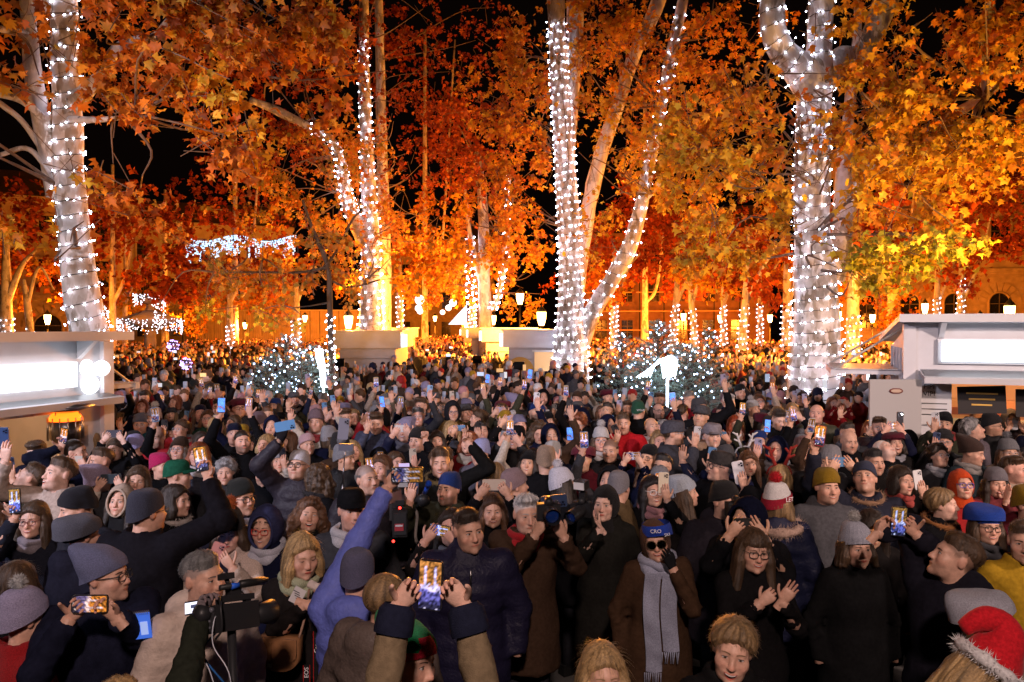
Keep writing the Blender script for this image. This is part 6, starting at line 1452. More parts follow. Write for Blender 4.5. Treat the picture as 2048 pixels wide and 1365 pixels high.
# --- nearest row
navy, bN, MN, YN = H(935, 1062, 'm', 'young man with short dark hair in a navy puffer jacket over a zipped top', 'the man in the navy puffer', coat=(.020, .018, .050), yaw=26, by=6, hair='short', hcol='dark', style='puffer', bulk=1.12, z=1.68, roll=-4, skin=0, collar=1.56, gaze=.003, hem=.72)
zp = MB(); zp.tube([[.010, -.168, z_] for z_ in np.linspace(1.42, .80, 12)], .005, 6, (.5, .48, .45)); zp.box((.010, -.180, 1.08), (.014, .008, .03), (.6, .58, .55)); child(navy, 'zip', zp.mesh('zip', M_STEEL))
H(1052, 1030, 'm_old', 'grey haired man raising a black camera, brown coat and red scarf', 'the grey haired photographer', coat=BR, yaw=14, hair='grey', hcol='white', z=1.66, scarf=('short', RD), arms=((-1, 1080, 1052, 'wrap', .30, (.45, -.1, .9), (-.5, -.8, 0), 1), (1, 1118, 1056, 'wrap', .30, (-.45, -.1, .9), (.3, -.9, 0), -1)), skin=2, hem=.6)
H(1316, 1082, 'f_smile', 'woman in sunglasses, brown hood and blue ski headband, gloved hand at her chin', 'the woman in the ski headband', coat=(.085, .045, .025), yaw=-6, roll=-8, hat=('wrap', (.10, .045, .025)), glasses=('sun', (.10, .06, .03)), scarf=('long', (.40, .42, .55)), arms=((1, 1338, 1118, 'relax', .16, (-.35, -.1, .9), (.2, -.9, .2), -1, (.012, .012, .014)),), hem=.45, z=1.58)
H(1505, 1102, 'f_smile', 'woman in glasses with long brown hair clapping her hands, black coat', 'the clapping woman', coat=(.012, .011, .012), yaw=0, roll=4, hair='bangs', hcol='brown', glasses=G_BLK, z=1.60, arms=((1, 1578, 1185, 'open', .30, (.55, -.15, .85), (.55, .6, .3), -1), (-1, 1540, 1192, 'wrap', .32, (.75, -.1, .65), (-.5, -.85, .1), 1)), hem=.5)
H(1712, 1095, 'f', 'smiling woman in a light grey knit hat and black coat', 'the woman in the grey knit hat', coat=(.012, .012, .013), yaw=4, hat=('pom_rib', (.34, .35, .42), (.38, .37, .36), .034), hair='bob', hcol='brown', z=1.56, mouth=None, hem=.5) if False else H(1712, 1095, 'f', 'woman in a light grey knit bobble hat and black coat', 'the woman in the grey knit hat', coat=(.012, .012, .013), yaw=4, hat=('pom_rib', (.34, .35, .42), (.38, .37, .36), .034), hair='bob', hcol='brown', z=1.56, hem=.5)
H(1898, 1120, 'm', 'dark haired man in profile filming with a phone in both hands', 'the man filming in profile', coat=(.020, .019, .030), yaw=-105, by=-70, pitch=18, pole=(0, 1.2, -.8), hair='short', hcol='brown', z=1.68, bulk=1.1, phone_=(1797, 1043, 'screen', 4, (.02, .02, .02), (-1, 1), -.08, 'phone with a glowing orange picture in the profile man\'s hands', 1.0, 1), hem=.6, hooddown=True)
H(1460, 1300, 'f_laugh', 'laughing woman with short tousled blonde hair at the very front', 'the laughing blonde', coat=(.014, .013, .014), yaw=-16, pitch=-2, roll=8, hair='pixie', hcol='dkblonde', z=1.58, hem=.6)
H(1205, 1352, 'f', 'woman with parted long blonde hair, only the top of her head in view', 'the parted blonde head', coat=BK, yaw=6, pitch=0, hair='longb', hcol='blonde', z=1.52)
san, bS, MS, YS = H(1930, 1325, 'f', 'person in a red Santa hat with white fur brim, cream coat', 'the Santa hat', coat=(.55, .49, .40), yaw=150, by=170, pitch=-25, roll=-34, hair='longb', hcol='blonde', hat=('santa', (.50, .012, .02)), z=1.56, style='fleece')
child(san, 'fur_brim', fur_ring(.118, .132, (0, .012, .036), -.012, 1300, .03, .026), (.62, .60, .60), bS['HM'])
H(1985, 1250, 'f', 'woman in a pale grey beret beside the Santa hat', 'the pale beret', coat=BE, yaw=62, pitch=8, hat=('beret', (.40, .40, .46)), hair='longb', hcol='dkblonde', z=1.56, skin=3)
H(1972, 1052, 'f_smile', 'woman in glasses and a bright blue beret', 'the blue beret', coat=(.02, .018, .02), yaw=-4, hat=('beret', (.015, .05, .30)), hair='long', hcol='brown', glasses=G_BLK, z=1.56, scarf=('short', DG))
H(2052, 1085, 'm', 'person in a mustard yellow jacket cut off by the frame edge', 'the yellow jacket', coat=YL, yaw=-30, hair='short', hcol='brown', z=1.62)
H(1735, 962, 'm', 'man in a dark blue beanie stretching one arm high with a red phone', 'the man in the blue beanie', coat=(.030, .032, .052), yaw=-30, by=-14, pitch=24, roll=-6, hat=('beanie_smooth', (.035, .040, .070)), z=1.68, bulk=1.15, furcollar=(.22, .13, .08), phone_=(1640, 872, 'screen', 10, (.35, .02, .02), (-1,), .10, 'red framed phone with lit screen raised on a watch-wearing wrist', 1.0, 0), skin=2)
H(1697, 882, 'm', 'bald man in a dark jacket gazing down', 'the bald man', coat=BK, yaw=0, pitch=-6, z=1.68, skin=2, bulk=1.1)
H(1748, 925, 'm', 'black haired young man peering over the blue beanie', 'the black haired peering man', coat=BKW, yaw=6, hair='short', hcol='black', z=1.62, skin=2)
H(1803, 962, 'f_smile', 'woman with dark bob hair holding a white phone to her face', 'the woman with the white phone', coat=BKW, yaw=14, hair='bob', hcol='dark', scarf=('short', (.35, .06, .05)), phone_=(1836, 960, 'back', -6, (.62, .62, .63), (1,), .22), z=1.58)
H(1925, 972, 'f', 'woman in a red and orange head wrap with violet glasses', 'the orange head wrap', coat=(.30, .02, .02), yaw=-6, pitch=8, hat=('wrap', (.52, .06, .012)), glasses=('rect', (.12, .10, .45)), z=1.58, hooddown=True)
H(1992, 968, 'f_smile', 'woman in a grey knit beanie raising her open palm', 'the grey beanie woman with raised palm', coat=(.14, .03, .035), yaw=-8, hat=('beanie', (.16, .15, .17)), hair='long', hcol='dark', z=1.56, arms=((1, 2016, 985, 'flat', .22, (.25, 0, 1), (.9, .2, .1), -1),))
H(1886, 1012, 'f_old', 'older woman with short ginger hair and earring in profile', 'the ginger haired woman', coat=BK, yaw=58, pitch=4, hair='pixie', hcol='dkblonde', z=1.55, furcollar=(.22, .09, .03), skin=3)
H(1880, 915, 'f_old', 'older woman with dark curls and thin glasses looking up', 'the dark curled older woman', coat=DG, yaw=10, pitch=14, hair='curlyshort', hcol='dark', glasses=G_SIL, z=1.55, scarf=('short', LG))
H(1940, 905, 'm', 'man in a brown slouch cap and thick grey scarf facing away from his neighbours', 'the brown slouch cap', coat=(.03, .045, .055), yaw=40, pitch=-8, hat=('slouch', (.05, .03, .025)), scarf=('short', (.24, .22, .21)), z=1.64)
H(1952, 862, 'm_old', 'grey curly haired man lifting his chin in profile', 'the grey curly profile', coat=(.12, .10, .12), yaw=60, pitch=18, hair='curlyshort', hcol='grey', z=1.66)
H(1782, 902, 'm_grin', 'bearded old man laughing with his head thrown back', 'the laughing bearded man', coat=BK, yaw=24, pitch=46, hair='bald', hcol='white', z=1.62, skin=3)
let_, bL, ML, YL_ = H(1552, 1005, 'f', 'person in a red and white bobble hat with a broad fur hood collar, navy parka', 'the red and white bobble hat', coat=(.020, .024, .065), yaw=128, by=150, hat=('pom', (.60, .58, .58), (.42, .012, .02), .046), hair='bob', hcol='dkblonde', z=1.60, bulk=1.15, style='puffer')
child(let_, 'fur_collar', fur_ring(.185, .150, (0, .05, 1.435), -.02, 1500, .05, .035), (.36, .25, .20))
V, Q = dome(.0995, .1225, .014, .048, -.032, .162, 0, .012, .46, fold=.26); k_ = 48 * 4; band = MB(); band.add(V[:k_], Q[(Q < k_).all(1)]); child(let_, 'hat_band', band.mesh('hat_band', KNIT), (.30, .012, .03), bL['HM'])
H(1447, 1004, 'm', 'photographer in a black beanie hidden behind a camera with big blue lens', 'the photographer with the blue lens', coat=(.026, .022, .030), yaw=30, by=12, hat=('beanie', (.018, .017, .018)), z=1.64, bulk=1.15, arms=((1, 1500, 1030, 'wrap', .26, (-.5, -.1, .85), (.4, -.9, 0), -1, (.015, .015, .016)),), hooddown=True)
H(1440, 938, 'm_old', 'man in a dark flat cap and glasses in profile holding up papers', 'the flat cap man in profile', coat=BK, yaw=-84, by=-50, pitch=12, hat=('flatcap', (.035, .032, .032)), hair='buzz', hcol='salt', glasses=G_BLK, z=1.68, bulk=1.1, phone_=(1478, 945, 'back', -12, (.62, .62, .66), (1,), .14, 'white folded leaflet in the hand beside the dark flat cap', 1.2))
H(1497, 928, 'f', 'woman with loose chestnut hair and a stern look', 'the stern chestnut haired woman', coat=BK, yaw=-4, hair='long', hcol='chestnut', z=1.56)
H(1305, 984, 'f_open', 'woman in white cat-eye glasses filming with a cream phone', 'the white glasses woman', coat=BK, yaw=10, pitch=4, hair='long', hcol='black', glasses=('rect', (.7, .7, .7)), skin=4, z=1.58, scarf=('short', (.25, .12, .13)), phone_=(1327, 966, 'back', 2, (.58, .50, .38), (1,), .20, 'cream phone with a black ring emblem held by the white glasses woman'))
H(1372, 988, 'f', 'woman in a pale ribbed beanie turned sideways', 'the pale ribbed beanie', coat=BKW, yaw=78, by=60, pitch=8, hat=('beanie_rib', (.34, .38, .44)), hair='long', hcol='brown', z=1.57)
H(1212, 1008, 'f', 'woman in a tight black wrap under a grey hood aiming a camera', 'the black wrap photographer', coat=(.022, .021, .018), yaw=-22, by=-12, hat=('wrap', (.014, .013, .014)), z=1.62, arms=((-1, 1192, 1042, 'hold', .30, (-.5, -.15, .75), (.1, .2, -1), 1),), skin=3, hem=.5)
H(1243, 978, 'm', 'grey hooded head behind the black wrap photographer', 'the grey hooded head', coat=(.09, .06, .03), yaw=150, hat=('beanie_smooth', (.20, .19, .21)), z=1.62)
H(1130, 972, 'f', 'white ribbed bobble hat turned away from the camera', 'the white bobble hat', coat=BK, yaw=120, by=120, roll=14, hat=('pom_rib', (.50, .50, .58), (.55, .54, .58), .04), hair='long', hcol='dark', z=1.58)
H(985, 1022, 'f_smile', 'woman with long auburn hair filming with a cream phone held level', 'the auburn haired woman', coat=BK, yaw=4, hair='long', hcol='chestnut', phone_=(988, 970, 'back', 'h', (.55, .46, .38), (-1, 1), .28, 'cream phone held level in both hands above the navy puffer'), z=1.56, skin=2)
H(1034, 974, 'm', 'mauve beanie head turned away', 'the mauve beanie', coat=BKW, yaw=112, by=90, pitch=6, hat=('beanie', (.23, .155, .165)), z=1.60)
H(880, 926, 'm_grin', 'beaming young man with raised fist in a black coat', 'the beaming young man', coat=(.012, .012, .012), yaw=4, hair='short', hcol='brown', z=1.70, arms=((1, 936, 872, 'fist', .06, (0, 0, 1), (.3, 1, 0), -1),), furcollar=(.10, .07, .03))
H(735, 962, 'm', 'balding cameraman in a padded dark jacket behind the television camera', 'the balding cameraman', coat=(.035, .03, .04), yaw=44, by=30, pitch=8, hair='bald', hcol='salt', z=1.66, style='puffer', skin=2, bulk=1.12)
H(715, 1150, 'm', 'person in a violet blue puffer with a slate cap seen from behind, one arm raised', 'the violet blue puffer', coat=LB, yaw=170, by=176, hat=('beanie_smooth', (.10, .10, .17)), z=1.62, style='puffer', bulk=.98, phone_=(815, 950, 'screen', 'h', (.02, .02, .02), (1,), -.20, 'phone showing golden trees above the television camera', 1.1, 2), hooddown=True)
H(772, 1200, 'm', 'man with cropped fair hair seen from behind in a taupe vest', 'the cropped fair head', coat=(.105, .08, .07), yaw=140, by=150, hair='buzz', hcol='dkblonde', z=1.64, bulk=1.1, hooddown=True, style='puffer')
H(868, 1585, 'm', 'person in an olive coat lifting a phone with both hands, only the arms in view', 'the olive coated filmer', coat=(.17, .125, .075), yaw=180, by=180, hair='short', hcol='brown', z=1.56, phone_=(861, 1170, 'screen', 3, (.015, .015, .02), (1, -1), -.16, 'phone with blue and white picture held in two hands before the navy puffer', 1.0, 3), skin=3, bulk=1.1, cuff=(.012, .014, .03))
elf, bE, ME, YE = H(806, 1318, 'f', 'person in a green and red pointed hat below the raised phone', 'the green pointed hat', coat=(.04, .03, .03), yaw=60, by=160, roll=10, hat=('slouch', (.012, .20, .07)), z=1.64)
V, Q = dome(.097, .119, .016, .050, -.030, .150, 0, .085, .42); k_ = 48 * 6; band = MB(); band.add(V[:k_], Q[(Q < k_).all(1)]); child(elf, 'hat_band', band.mesh('hat_band', KNIT), (.40, .012, .03), bE['HM'])
H(600, 1110, 'f_down', 'blonde woman looking down at her camera, black coat and pale green collar', 'the blonde with the shoulder bag', coat=(.022, .018, .018), yaw=34, by=14, pitch=-8, hair='long', hcol='blonde', z=1.60, scarf=('short', (.38, .40, .26)), arms=((1, 655, 1185, 'relax', .30, (.5, -.1, -.2), (0, -.7, .7), -1, (.52, .44, .40)), (-1, 632, 1215, 'relax', .30, (.8, -.1, -.2), (0, -.7, .7), 1)), skin=0)
H(460, 1062, 'f_down', 'woman in a black fur bobble hat and cream fleece coat tapping a patterned phone', 'the cream fleece coat', coat=(.55, .43, .36), yaw=8, pitch=-8, hat=('pom', (.016, .014, .014), (.40, .10, .03), .050), hair='bob', hcol='brown', z=1.57, style='fleece', phone_=(432, 1110, 'back', 22, (.50, .22, .20), (-1, 1), .26, 'phone in a red flowered case against the cream fleece coat'))
H(530, 1058, 'f_open', 'woman in red glasses and a navy hood, white scarf', 'the red glasses in the navy hood', coat=NV, yaw=-2, hat=('hood', (.030, .034, .085)), hair='pixie', hcol='brown', glasses=('rect', (.60, .05, .03)), scarf=('short', (.48, .48, .55)), z=1.57, skin=2)
H(612, 1036, 'f_laugh', 'laughing woman with curly brown hair looking up', 'the laughing curly woman', coat=BKW, yaw=18, pitch=14, roll=8, hair='curly', hcol='chestnut', z=1.55)
H(478, 1000, 'm', 'man in a black beanie and black glasses turned sideways, scarf over his chin', 'the black beanie with glasses', coat=(.02, .018, .03), yaw=58, pitch=4, hat=('beanie', (.016, .018, .017)), glasses=G_BLK, scarf=('short', (.26, .24, .28)), z=1.64)
H(405, 1160, 'm_old', 'grey haired man in profile with a beige hooded jacket', 'the grey haired man in profile', coat=(.50, .40, .34), yaw=66, by=50, pitch=2, hair='short', hcol='salt', hooddown=True, z=1.66, style='puffer', skin=2)
H(205, 1158, 'm', 'man in a slate slouch beanie and glasses in profile filming level', 'the slate slouch beanie', coat=(.016, .018, .04), yaw=86, by=40, pitch=4, hat=('slouch', (.13, .14, .24)), glasses=G_BLK, z=1.66, bulk=1.1, phone_=(180, 1208, 'screen', 'h', (.02, .02, .02), (-1, 1), .34, 'phone held level below the slate slouch beanie', 1.0, 4))
H(50, 1238, 'f', 'person in a lilac knit hat and red coat at the lower corner', 'the teal banded hat', coat=(.30, .012, .015), yaw=150, by=150, hat=('pom', (.30, .27, .40), (.4, .4, .4), .036), z=1.54, style='fleece')
H(35, 1170, 'f', 'brown haired head seen from behind near the frame edge', 'the brown head by the frame edge', coat=BK, yaw=175, by=175, hair='bob', hcol='brown', z=1.56)
H(165, 1072, 'm', 'person in a charcoal beret seen from behind, hand on the shoulder', 'the charcoal beret', coat=(.018, .018, .032), yaw=150, by=150, hat=('beret', (.075, .075, .095)), z=1.58, bulk=1.15, hooddown=True)
H(292, 1025, 'm', 'broad man in a navy beanie seen from behind, one arm raised', 'the broad back in the navy beanie', coat=(.014, .013, .018), yaw=146, by=165, hat=('beanie_smooth', (.040, .042, .062)), glasses=G_BLK, z=1.74, bulk=1.22, phone_=(402, 918, 'screen', -8, (.02, .02, .02), (-1,), -.08, 'phone raised by the broad back in the navy beanie', 1.0, 0))
H(66, 1040, 'f_smile', 'woman in dark red glasses and a grey scarf raising a phone', 'the dark red glasses', coat=(.02, .022, .035), yaw=8, hair='long', hcol='brown', glasses=('round', (.16, .03, .03)), scarf=('short', (.20, .17, .19)), phone_=(30, 1002, 'screen', -6, (.02, .02, .02), (-1,), .24, 'phone with a bright coloured picture at the frame edge', 1.0, 1), z=1.57)
H(162, 1015, 'm_smile', 'grinning man in a black beanie turning aside', 'the grinning black beanie', coat=(.03, .03, .04), yaw=-48, pitch=-10, hat=('beanie', (.018, .018, .024)), z=1.66)
H(112, 952, 'm_open', 'young man with cropped hair in a beige coat gazing upward', 'the cropped young man in beige', coat=(.38, .30, .25), yaw=-32, pitch=14, hair='short', hcol='brown', z=1.72, arms=((-1, 12, 905, 'hold', .2, (0, 0, 1), (0, -1, 0), 1),), skin=3)
phone(pt(6, 878, 6.2), .1, 0, 0, 'back', (.03, .06, .16), 'dark blue phone at the frame edge below the kiosk flap', 0, 1.25)
H(48, 958, 'm_open', 'man in profile with his mouth open, olive hood', 'the open mouthed profile', coat=OL, yaw=-76, pitch=26, hair='short', hcol='brown', z=1.62, hooddown=True)
H(268, 962, 'f_smile', 'woman filming with a black phone held level, wide eyes', 'the wide eyed filming woman', coat=CR, yaw=20, roll=10, hair='bob', hcol='brown', phone_=(222, 958, 'back', 'h', (.03, .04, .05), (-1, 1), .24), z=1.58)
H(238, 1008, 'f', 'girl looking up from a beige hood', 'the girl in the beige hood', coat=(.02, .02, .022), yaw=4, pitch=12, hair='long', hcol='dark', hat=('hood', (.36, .28, .22)), z=1.50)
H(198, 962, 'f', 'mauve wool hat seen from behind', 'the mauve wool hat', coat=DG, yaw=160, by=160, hat=('slouch', (.30, .23, .31)), z=1.60)
H(352, 1003, 'f', 'dark haired woman in profile with fur trimmed hood', 'the dark profile with fur hood', coat=BK, yaw=80, by=70, hair='bob', hcol='dark', z=1.58, furcollar=(.38, .33, .30))
H(595, 935, 'm', 'young man in a white beanie and glasses stretching up a gloved hand', 'the white beanie and glasses', coat=(.040, .034, .048), yaw=-8, pitch=14, hat=('beanie_smooth', (.55, .53, .56)), glasses=G_BLK, z=1.68, style='puffer', arms=((-1, 565, 868, 'wrap', .12, (.25, 0, 1), (0, -1, 0), 1, (.015, .013, .015)),), hooddown=True, collar=1.57)
phone(pt(570, 852, 5.7), .2, .1, R(80), 'back', (.10, .26, .50), 'pale blue phone gripped by the black glove', 0, 1.0)
H(524, 940, 'f_down', 'woman in a pink beanie looking down', 'the pink beanie looking down', coat=BK, yaw=20, pitch=-20, hat=('beanie_tall', (.48, .32, .33)), z=1.58)
H(640, 960, 'f', 'curly ponytail seen from behind with a black headband', 'the curly ponytail', coat=BK, yaw=140, by=140, hair='curly', hcol='brown', z=1.58, furcollar=(.02, .018, .02))
H(450, 945, 'f_old', 'older woman with grey curls', 'the grey curled woman', coat=DG, yaw=14, hair='curlyshort', hcol='grey', z=1.54)
H(752, 846, 'm', 'young man with side parted brown hair looking down', 'the side parted young man', coat=(.05, .055, .09), yaw=6, pitch=-8, hair='quiff', hcol='brown', z=1.72, arms=((-1, 736, 852, 'relax', .2, (.2, 0, 1), (0, -1, 0), 1),))
H(614, 893, 'f', 'woman in a dusty pink hat glancing sideways', 'the dusty pink hat', coat=BK, yaw=34, pitch=12, hat=('beanie', (.44, .28, .30)), z=1.56)
H(905, 826, 'm', 'man in glasses under a dark hood', 'the hooded man in glasses', coat=(.10, .06, .02), yaw=12, pitch=4, hat=('hood', (.016, .016, .020)), glasses=('rect', (.12, .12, .2)), z=1.70)
H(1246, 848, 'm', 'man in a red jacket lifting a phone to his mouth', 'the red jacket', coat=(.38, .012, .018), yaw=-4, hair='short', hcol='brown', z=1.72, phone_=(1232, 862, 'back', -25, (.05, .05, .06), (-1,), .18), bulk=1.12)
H(1222, 902, 'm', 'balding man with wide dark eyes', 'the wide eyed balding man', coat=BKW, yaw=-22, hair='bald', hcol='dark', z=1.62, skin=4)
H(1152, 850, 'm_grin', 'curly haired young man in glasses grinning beside two phones', 'the grinning curly man', coat=BK, yaw=-10, roll=8, hair='curlyshort', hcol='auburn', glasses=G_SIL, z=1.70, phone_=(1140, 868, 'screen', -4, (.02, .02, .03), (-1,), .2, 'blue lit phone beside the grinning curly man', 1.0, 5))
H(1458, 808, 'm_old', 'white haired man in a black coat staring straight ahead', 'the white haired man', coat=BK, yaw=0, hair='grey', hcol='white', z=1.76, skin=3, bulk=1.12)
H(1470, 850, 'f_smile', 'woman with bright red hair and a pale scarf', 'the red haired woman', coat=BK, yaw=4, hair='long', hcol='red', scarf=('short', (.42, .40, .44)), z=1.58)
H(1424, 872, 'm_old', 'old man in a light flat cap', 'the light flat cap', coat=BK, yaw=6, hat=('flatcap', (.20, .18, .20)), hair='buzz', hcol='white', z=1.70, skin=3)
H(1346, 868, 'm_beard', 'bearded man in a dark flat cap and grey wool coat in profile', 'the bearded flat cap man', coat=(.055, .058, .075), yaw=78, by=62, hat=('flatcap', (.06, .06, .075)), hair='buzz', hcol='brown', glasses=G_SIL, z=1.74, bulk=1.12, phone_=(1394, 868, 'back', 8, (.45, .45, .48), (-1,), .12, 'grey phone held beside the bearded flat cap man'), skin=2)
H(1556, 838, 'm', 'young man lifting a grey cap off his head, red and black jacket', 'the man lifting his cap', coat=BK, yaw=4, pitch=-14, hair='short', hcol='dark', z=1.72, arms=((1, 1595, 832, 'wrap', .10, (-.8, 0, .5), (0, -1, .3), -1),), skin=3, phone_=(1535, 852, 'screen', 4, (.02, .02, .03), (-1,), .25, 'blue lit phone below the lifted grey cap', 1.0, 5))
H(1092, 922, 'm', 'camel cap seen from behind', 'the camel cap', coat=BK, yaw=175, by=175, hat=('beanie_smooth', (.30, .21, .15)), z=1.68)
H(962, 908, 'm', 'man in a striped blue and pink knit hat', 'the striped knit hat', coat=(.10, .09, .11), yaw=-30, hat=('beanie_rib', (.28, .30, .52)), z=1.60)
H(990, 952, 'f', 'streaked blonde head with a red hairband seen from behind', 'the red hairband', coat=DG, yaw=175, by=175, hair='longb', hcol='dkblonde', hat=('headband', (.35, .012, .03)), z=1.56)
H(836, 882, 'm', 'man in a black beanie raising his fist', 'the black beanie with raised fist', coat=BK, yaw=-20, hat=('beanie', (.018, .017, .018)), z=1.66, arms=((1, 850, 868, 'fist', .22, (0, 0, 1), (0, 1, 0), -1),))
H(874, 882, 'f', 'dark haired woman with large eyes beside the raised fist', 'the large eyed woman', coat=BK, yaw=6, hair='long', hcol='dark', z=1.54)
H(1277, 822, 'm', 'dark green lettered beanie seen from behind', 'the green lettered beanie', coat=BK, yaw=150, by=150, hat=('beanie', (.02, .075, .045)), z=1.70)
H(272, 893, 'm', 'lilac knit hat seen from behind', 'the lilac knit hat', coat=BK, yaw=160, by=160, hat=('beanie_smooth', (.30, .28, .50)), z=1.60)
H(314, 876, 'm', 'shaven headed man with a red hood collar', 'the shaven man in the red hood', coat=(.30, .02, .025), yaw=-4, z=1.68, hooddown=True, skin=2, bulk=1.1)
H(180, 872, 'f_smile', 'smiling woman with long blonde hair near the heater', 'the smiling blonde by the heater', coat=BKW, yaw=4, roll=-8, hair='long', hcol='blonde', z=1.60, skin=3)
H(200, 832, 'm', 'man with a mop of brown curls beside the kiosk corner', 'the mop of brown curls', coat=BK, yaw=26, hair='curlyshort', hcol='brown', z=1.74, phone_=(240, 838, 'back', 10, (.05, .05, .06), (1,), .16))
H(280, 850, 'm', 'man in a blue beanie and glasses with a teal collar', 'the teal collar', coat=(.02, .08, .10), yaw=18, hat=('beanie', (.10, .11, .15)), glasses=G_SIL, z=1.66)
H(308, 838, 'f', 'small child in a striped bobble hat', 'the child in the striped bobble hat', coat=NV, yaw=-10, hat=('pom', (.30, .28, .34), (.5, .5, .5), .05), z=1.62, skin=3)
H(230, 900, 'f', 'girl with pulled back hair under a raised phone', 'the girl below the raised phone', coat=BK, yaw=4, hair='ponytail', hcol='brown', z=1.58, phone_=(228, 868, 'back', 'h', (.05, .05, .07), (-1, 1), .2), skin=3)
H(74, 905, 'm', 'boy with a brown fringe looking down', 'the boy with the fringe', coat=DN, yaw=4, pitch=-12, hair='quiff', hcol='brown', z=1.62, skin=3)
H(150, 905, 'm', 'man with cropped hair lifting a phone with a white picture', 'the cropped man with the white picture', coat=DN, yaw=96, by=80, hair='buzz', hcol='dark', z=1.66, phone_=(128, 872, 'screen', 14, (.02, .02, .02), (-1,), .12, 'phone with a white picture held up before the heater', 1.0, 4))
H(318, 935, 'f', 'person in a magenta beanie in profile', 'the magenta beanie', coat=BK, yaw=66, pitch=4, hat=('beanie_smooth', (.42, .02, .10)), z=1.58)
H(356, 952, 'm', 'dark green cap pulled low', 'the dark green cap', coat=BK, yaw=110, by=100, hat=('cap', (.012, .08, .045)), z=1.62)
H(1560, 955, 'f', 'blonde head with a red reindeer headdress', 'the reindeer headdress', coat=BK, yaw=170, by=170, hair='longb', hcol='blonde', hat=('headband', (.30, .02, .02)), z=1.52)
H(1432, 905, 'f', 'dark head wearing pale felt antlers', 'the felt antlers', coat=BK, yaw=165, by=165, hair='bob', hcol='black', z=1.56) if False else None
H(1400, 905, 'f', 'woman in a tan beret and round sunglasses between the two flat caps', 'the tan beret', coat=BR, yaw=-6, hat=('beret', (.26, .17, .11)), glasses=('round', (.03, .02, .02)), z=1.52)
H(1480, 786, 'm', 'man in a black lettered beanie behind the white haired man', 'the black lettered beanie', coat=BK, yaw=8, hat=('beanie', (.012, .012, .013)), z=1.72)
H(1378, 800, 'm', 'man in a red jacket filming level with a dark phone', 'the level filming red jacket', coat=(.20, .012, .018), yaw=14, hair='short', hcol='salt', phone_=(1366, 803, 'back', 'h', (.03, .03, .05), (-1, 1), .25), z=1.74)
H(1110, 1042, 'm', 'man half hidden behind a blue phone beside the grey haired photographer', 'the man behind the blue phone', coat=BK, yaw=20, hair='short', hcol='chestnut', z=1.58) if False else None
H(1950, 820, 'm', 'man in a dark peaked cap seen from behind near the kiosk hatch', 'the dark peaked cap', coat=DN, yaw=120, by=120, hat=('flatcap', (.10, .10, .09)), hair='buzz', hcol='grey', z=1.72)
H(2022, 842, 'f', 'woman in a hood filming with clasped hands near the frame edge', 'the clasped hands in the hood', coat=(.04, .03, .035), yaw=-16, hat=('hood', (.14, .12, .11)), glasses=G_SIL, hair='bob', hcol='dark', z=1.62, phone_=(2030, 848, 'back', 8, (.3, .32, .36), (-1, 1), .24))
print('heroes', len(HEROES))
# ------------------------------------------------------------------ the rest of the near crowd: shared bodies, own clothes, colours and labels
FILL_T = rng.integers(0, 1000)
def preset(face, yaw, pitch, pose, style='coat', **kw):
    A = {}; ph = []
    def one(side, c, show='back', ori=0.0):
        c = np.array(c, float); off = -.020 if show == 'back' else .02
        A[side] = dict(W=c + np.array([side * .02, off, -.118]), z=np.array([-side * .16, 0, 1.0]), y=np.array([0, -1.0 if show == 'back' else 1.0, 0]), pose='hold' if show == 'back' else 'wrap', thumb=-side if show == 'back' else side)
        ph.append((c, show, ori))
    if pose == 'pr': one(-1, (-.14, -.32, 1.70))
    if pose == 'pl': one(1, (.16, -.30, 1.74))
    if pose == 'hr': one(-1, (-.20, -.16, 2.02), 'screen')
    if pose == 'hl': one(1, (.24, -.14, 1.98))
    if pose == 'p2':
        c = np.array([0.02, -.34, 1.68])
        for s in (-1, 1): A[s] = dict(W=c + np.array([s * .098, -.016, -.070]), z=np.array([-s * .62, .05, .78]), y=np.array([0, -1.0, 0.05]), pose='hold', thumb=-s)
        ph.append((c, 'back', R(90)))
    if pose == 'wave': A[1] = dict(W=np.array([.28, -.12, 1.72]), z=np.array([.1, 0, 1.0]), y=np.array([0, 1.0, 0]), pose='open', thumb=1)
    if pose == 'chin': A[-1] = dict(W=np.array([-.10, -.22, 1.36]), z=np.array([.3, .1, 1.0]), y=np.array([0, -1.0, .1]), pose='relax', thumb=1)
    spec = dict(face=face, hyaw=yaw, pitch=pitch, arms=A, style=style, hres=.0098, cres=.032, seed=int(rng.integers(1, 99)), hem=.65, **kw)
    b = build_body(spec); b.update(fem=face[0] == 'f', ph=ph, pose=pose, spec=spec); return b
PRE = [preset('m', 8, 6, 'none'), preset('m', -20, 10, 'none', 'puffer'), preset('m_smile', 14, 4, 'none', hooddown=True), preset('m_beard', -8, 6, 'pr'), preset('m_open', 20, 12, 'hl'), preset('m', -28, 4, 'p2'), preset('m_old', 6, 2, 'none'), preset('m_smile', -6, 10, 'pr', 'puffer'), preset('m', 60, 4, 'none', 'puffer'), preset('m', -70, 8, 'none'),
       preset('f', 6, 6, 'none'), preset('f_smile', -14, 6, 'none', 'puffer'), preset('f', 24, 10, 'pl'), preset('f_smile', 4, 8, 'p2'), preset('f_open', -10, 12, 'hr'), preset('f_old', 12, 4, 'none'), preset('f', -30, 6, 'pr', 'puffer'), preset('f_laugh', 16, 12, 'none', hooddown=True), preset('f', -64, 4, 'none'), preset('f_smile', 30, 6, 'chin'), preset('f', 2, 14, 'hl', 'puffer'), preset('f_down', 0, -12, 'none'),
       preset('m', 150, 0, 'none', 'puffer'), preset('f', 165, 0, 'none', hooddown=True), preset('m', 4, 8, 'wave'), preset('m_grin', -12, 8, 'p2', 'puffer'), preset('m_beard', 10, 8, 'hr')]
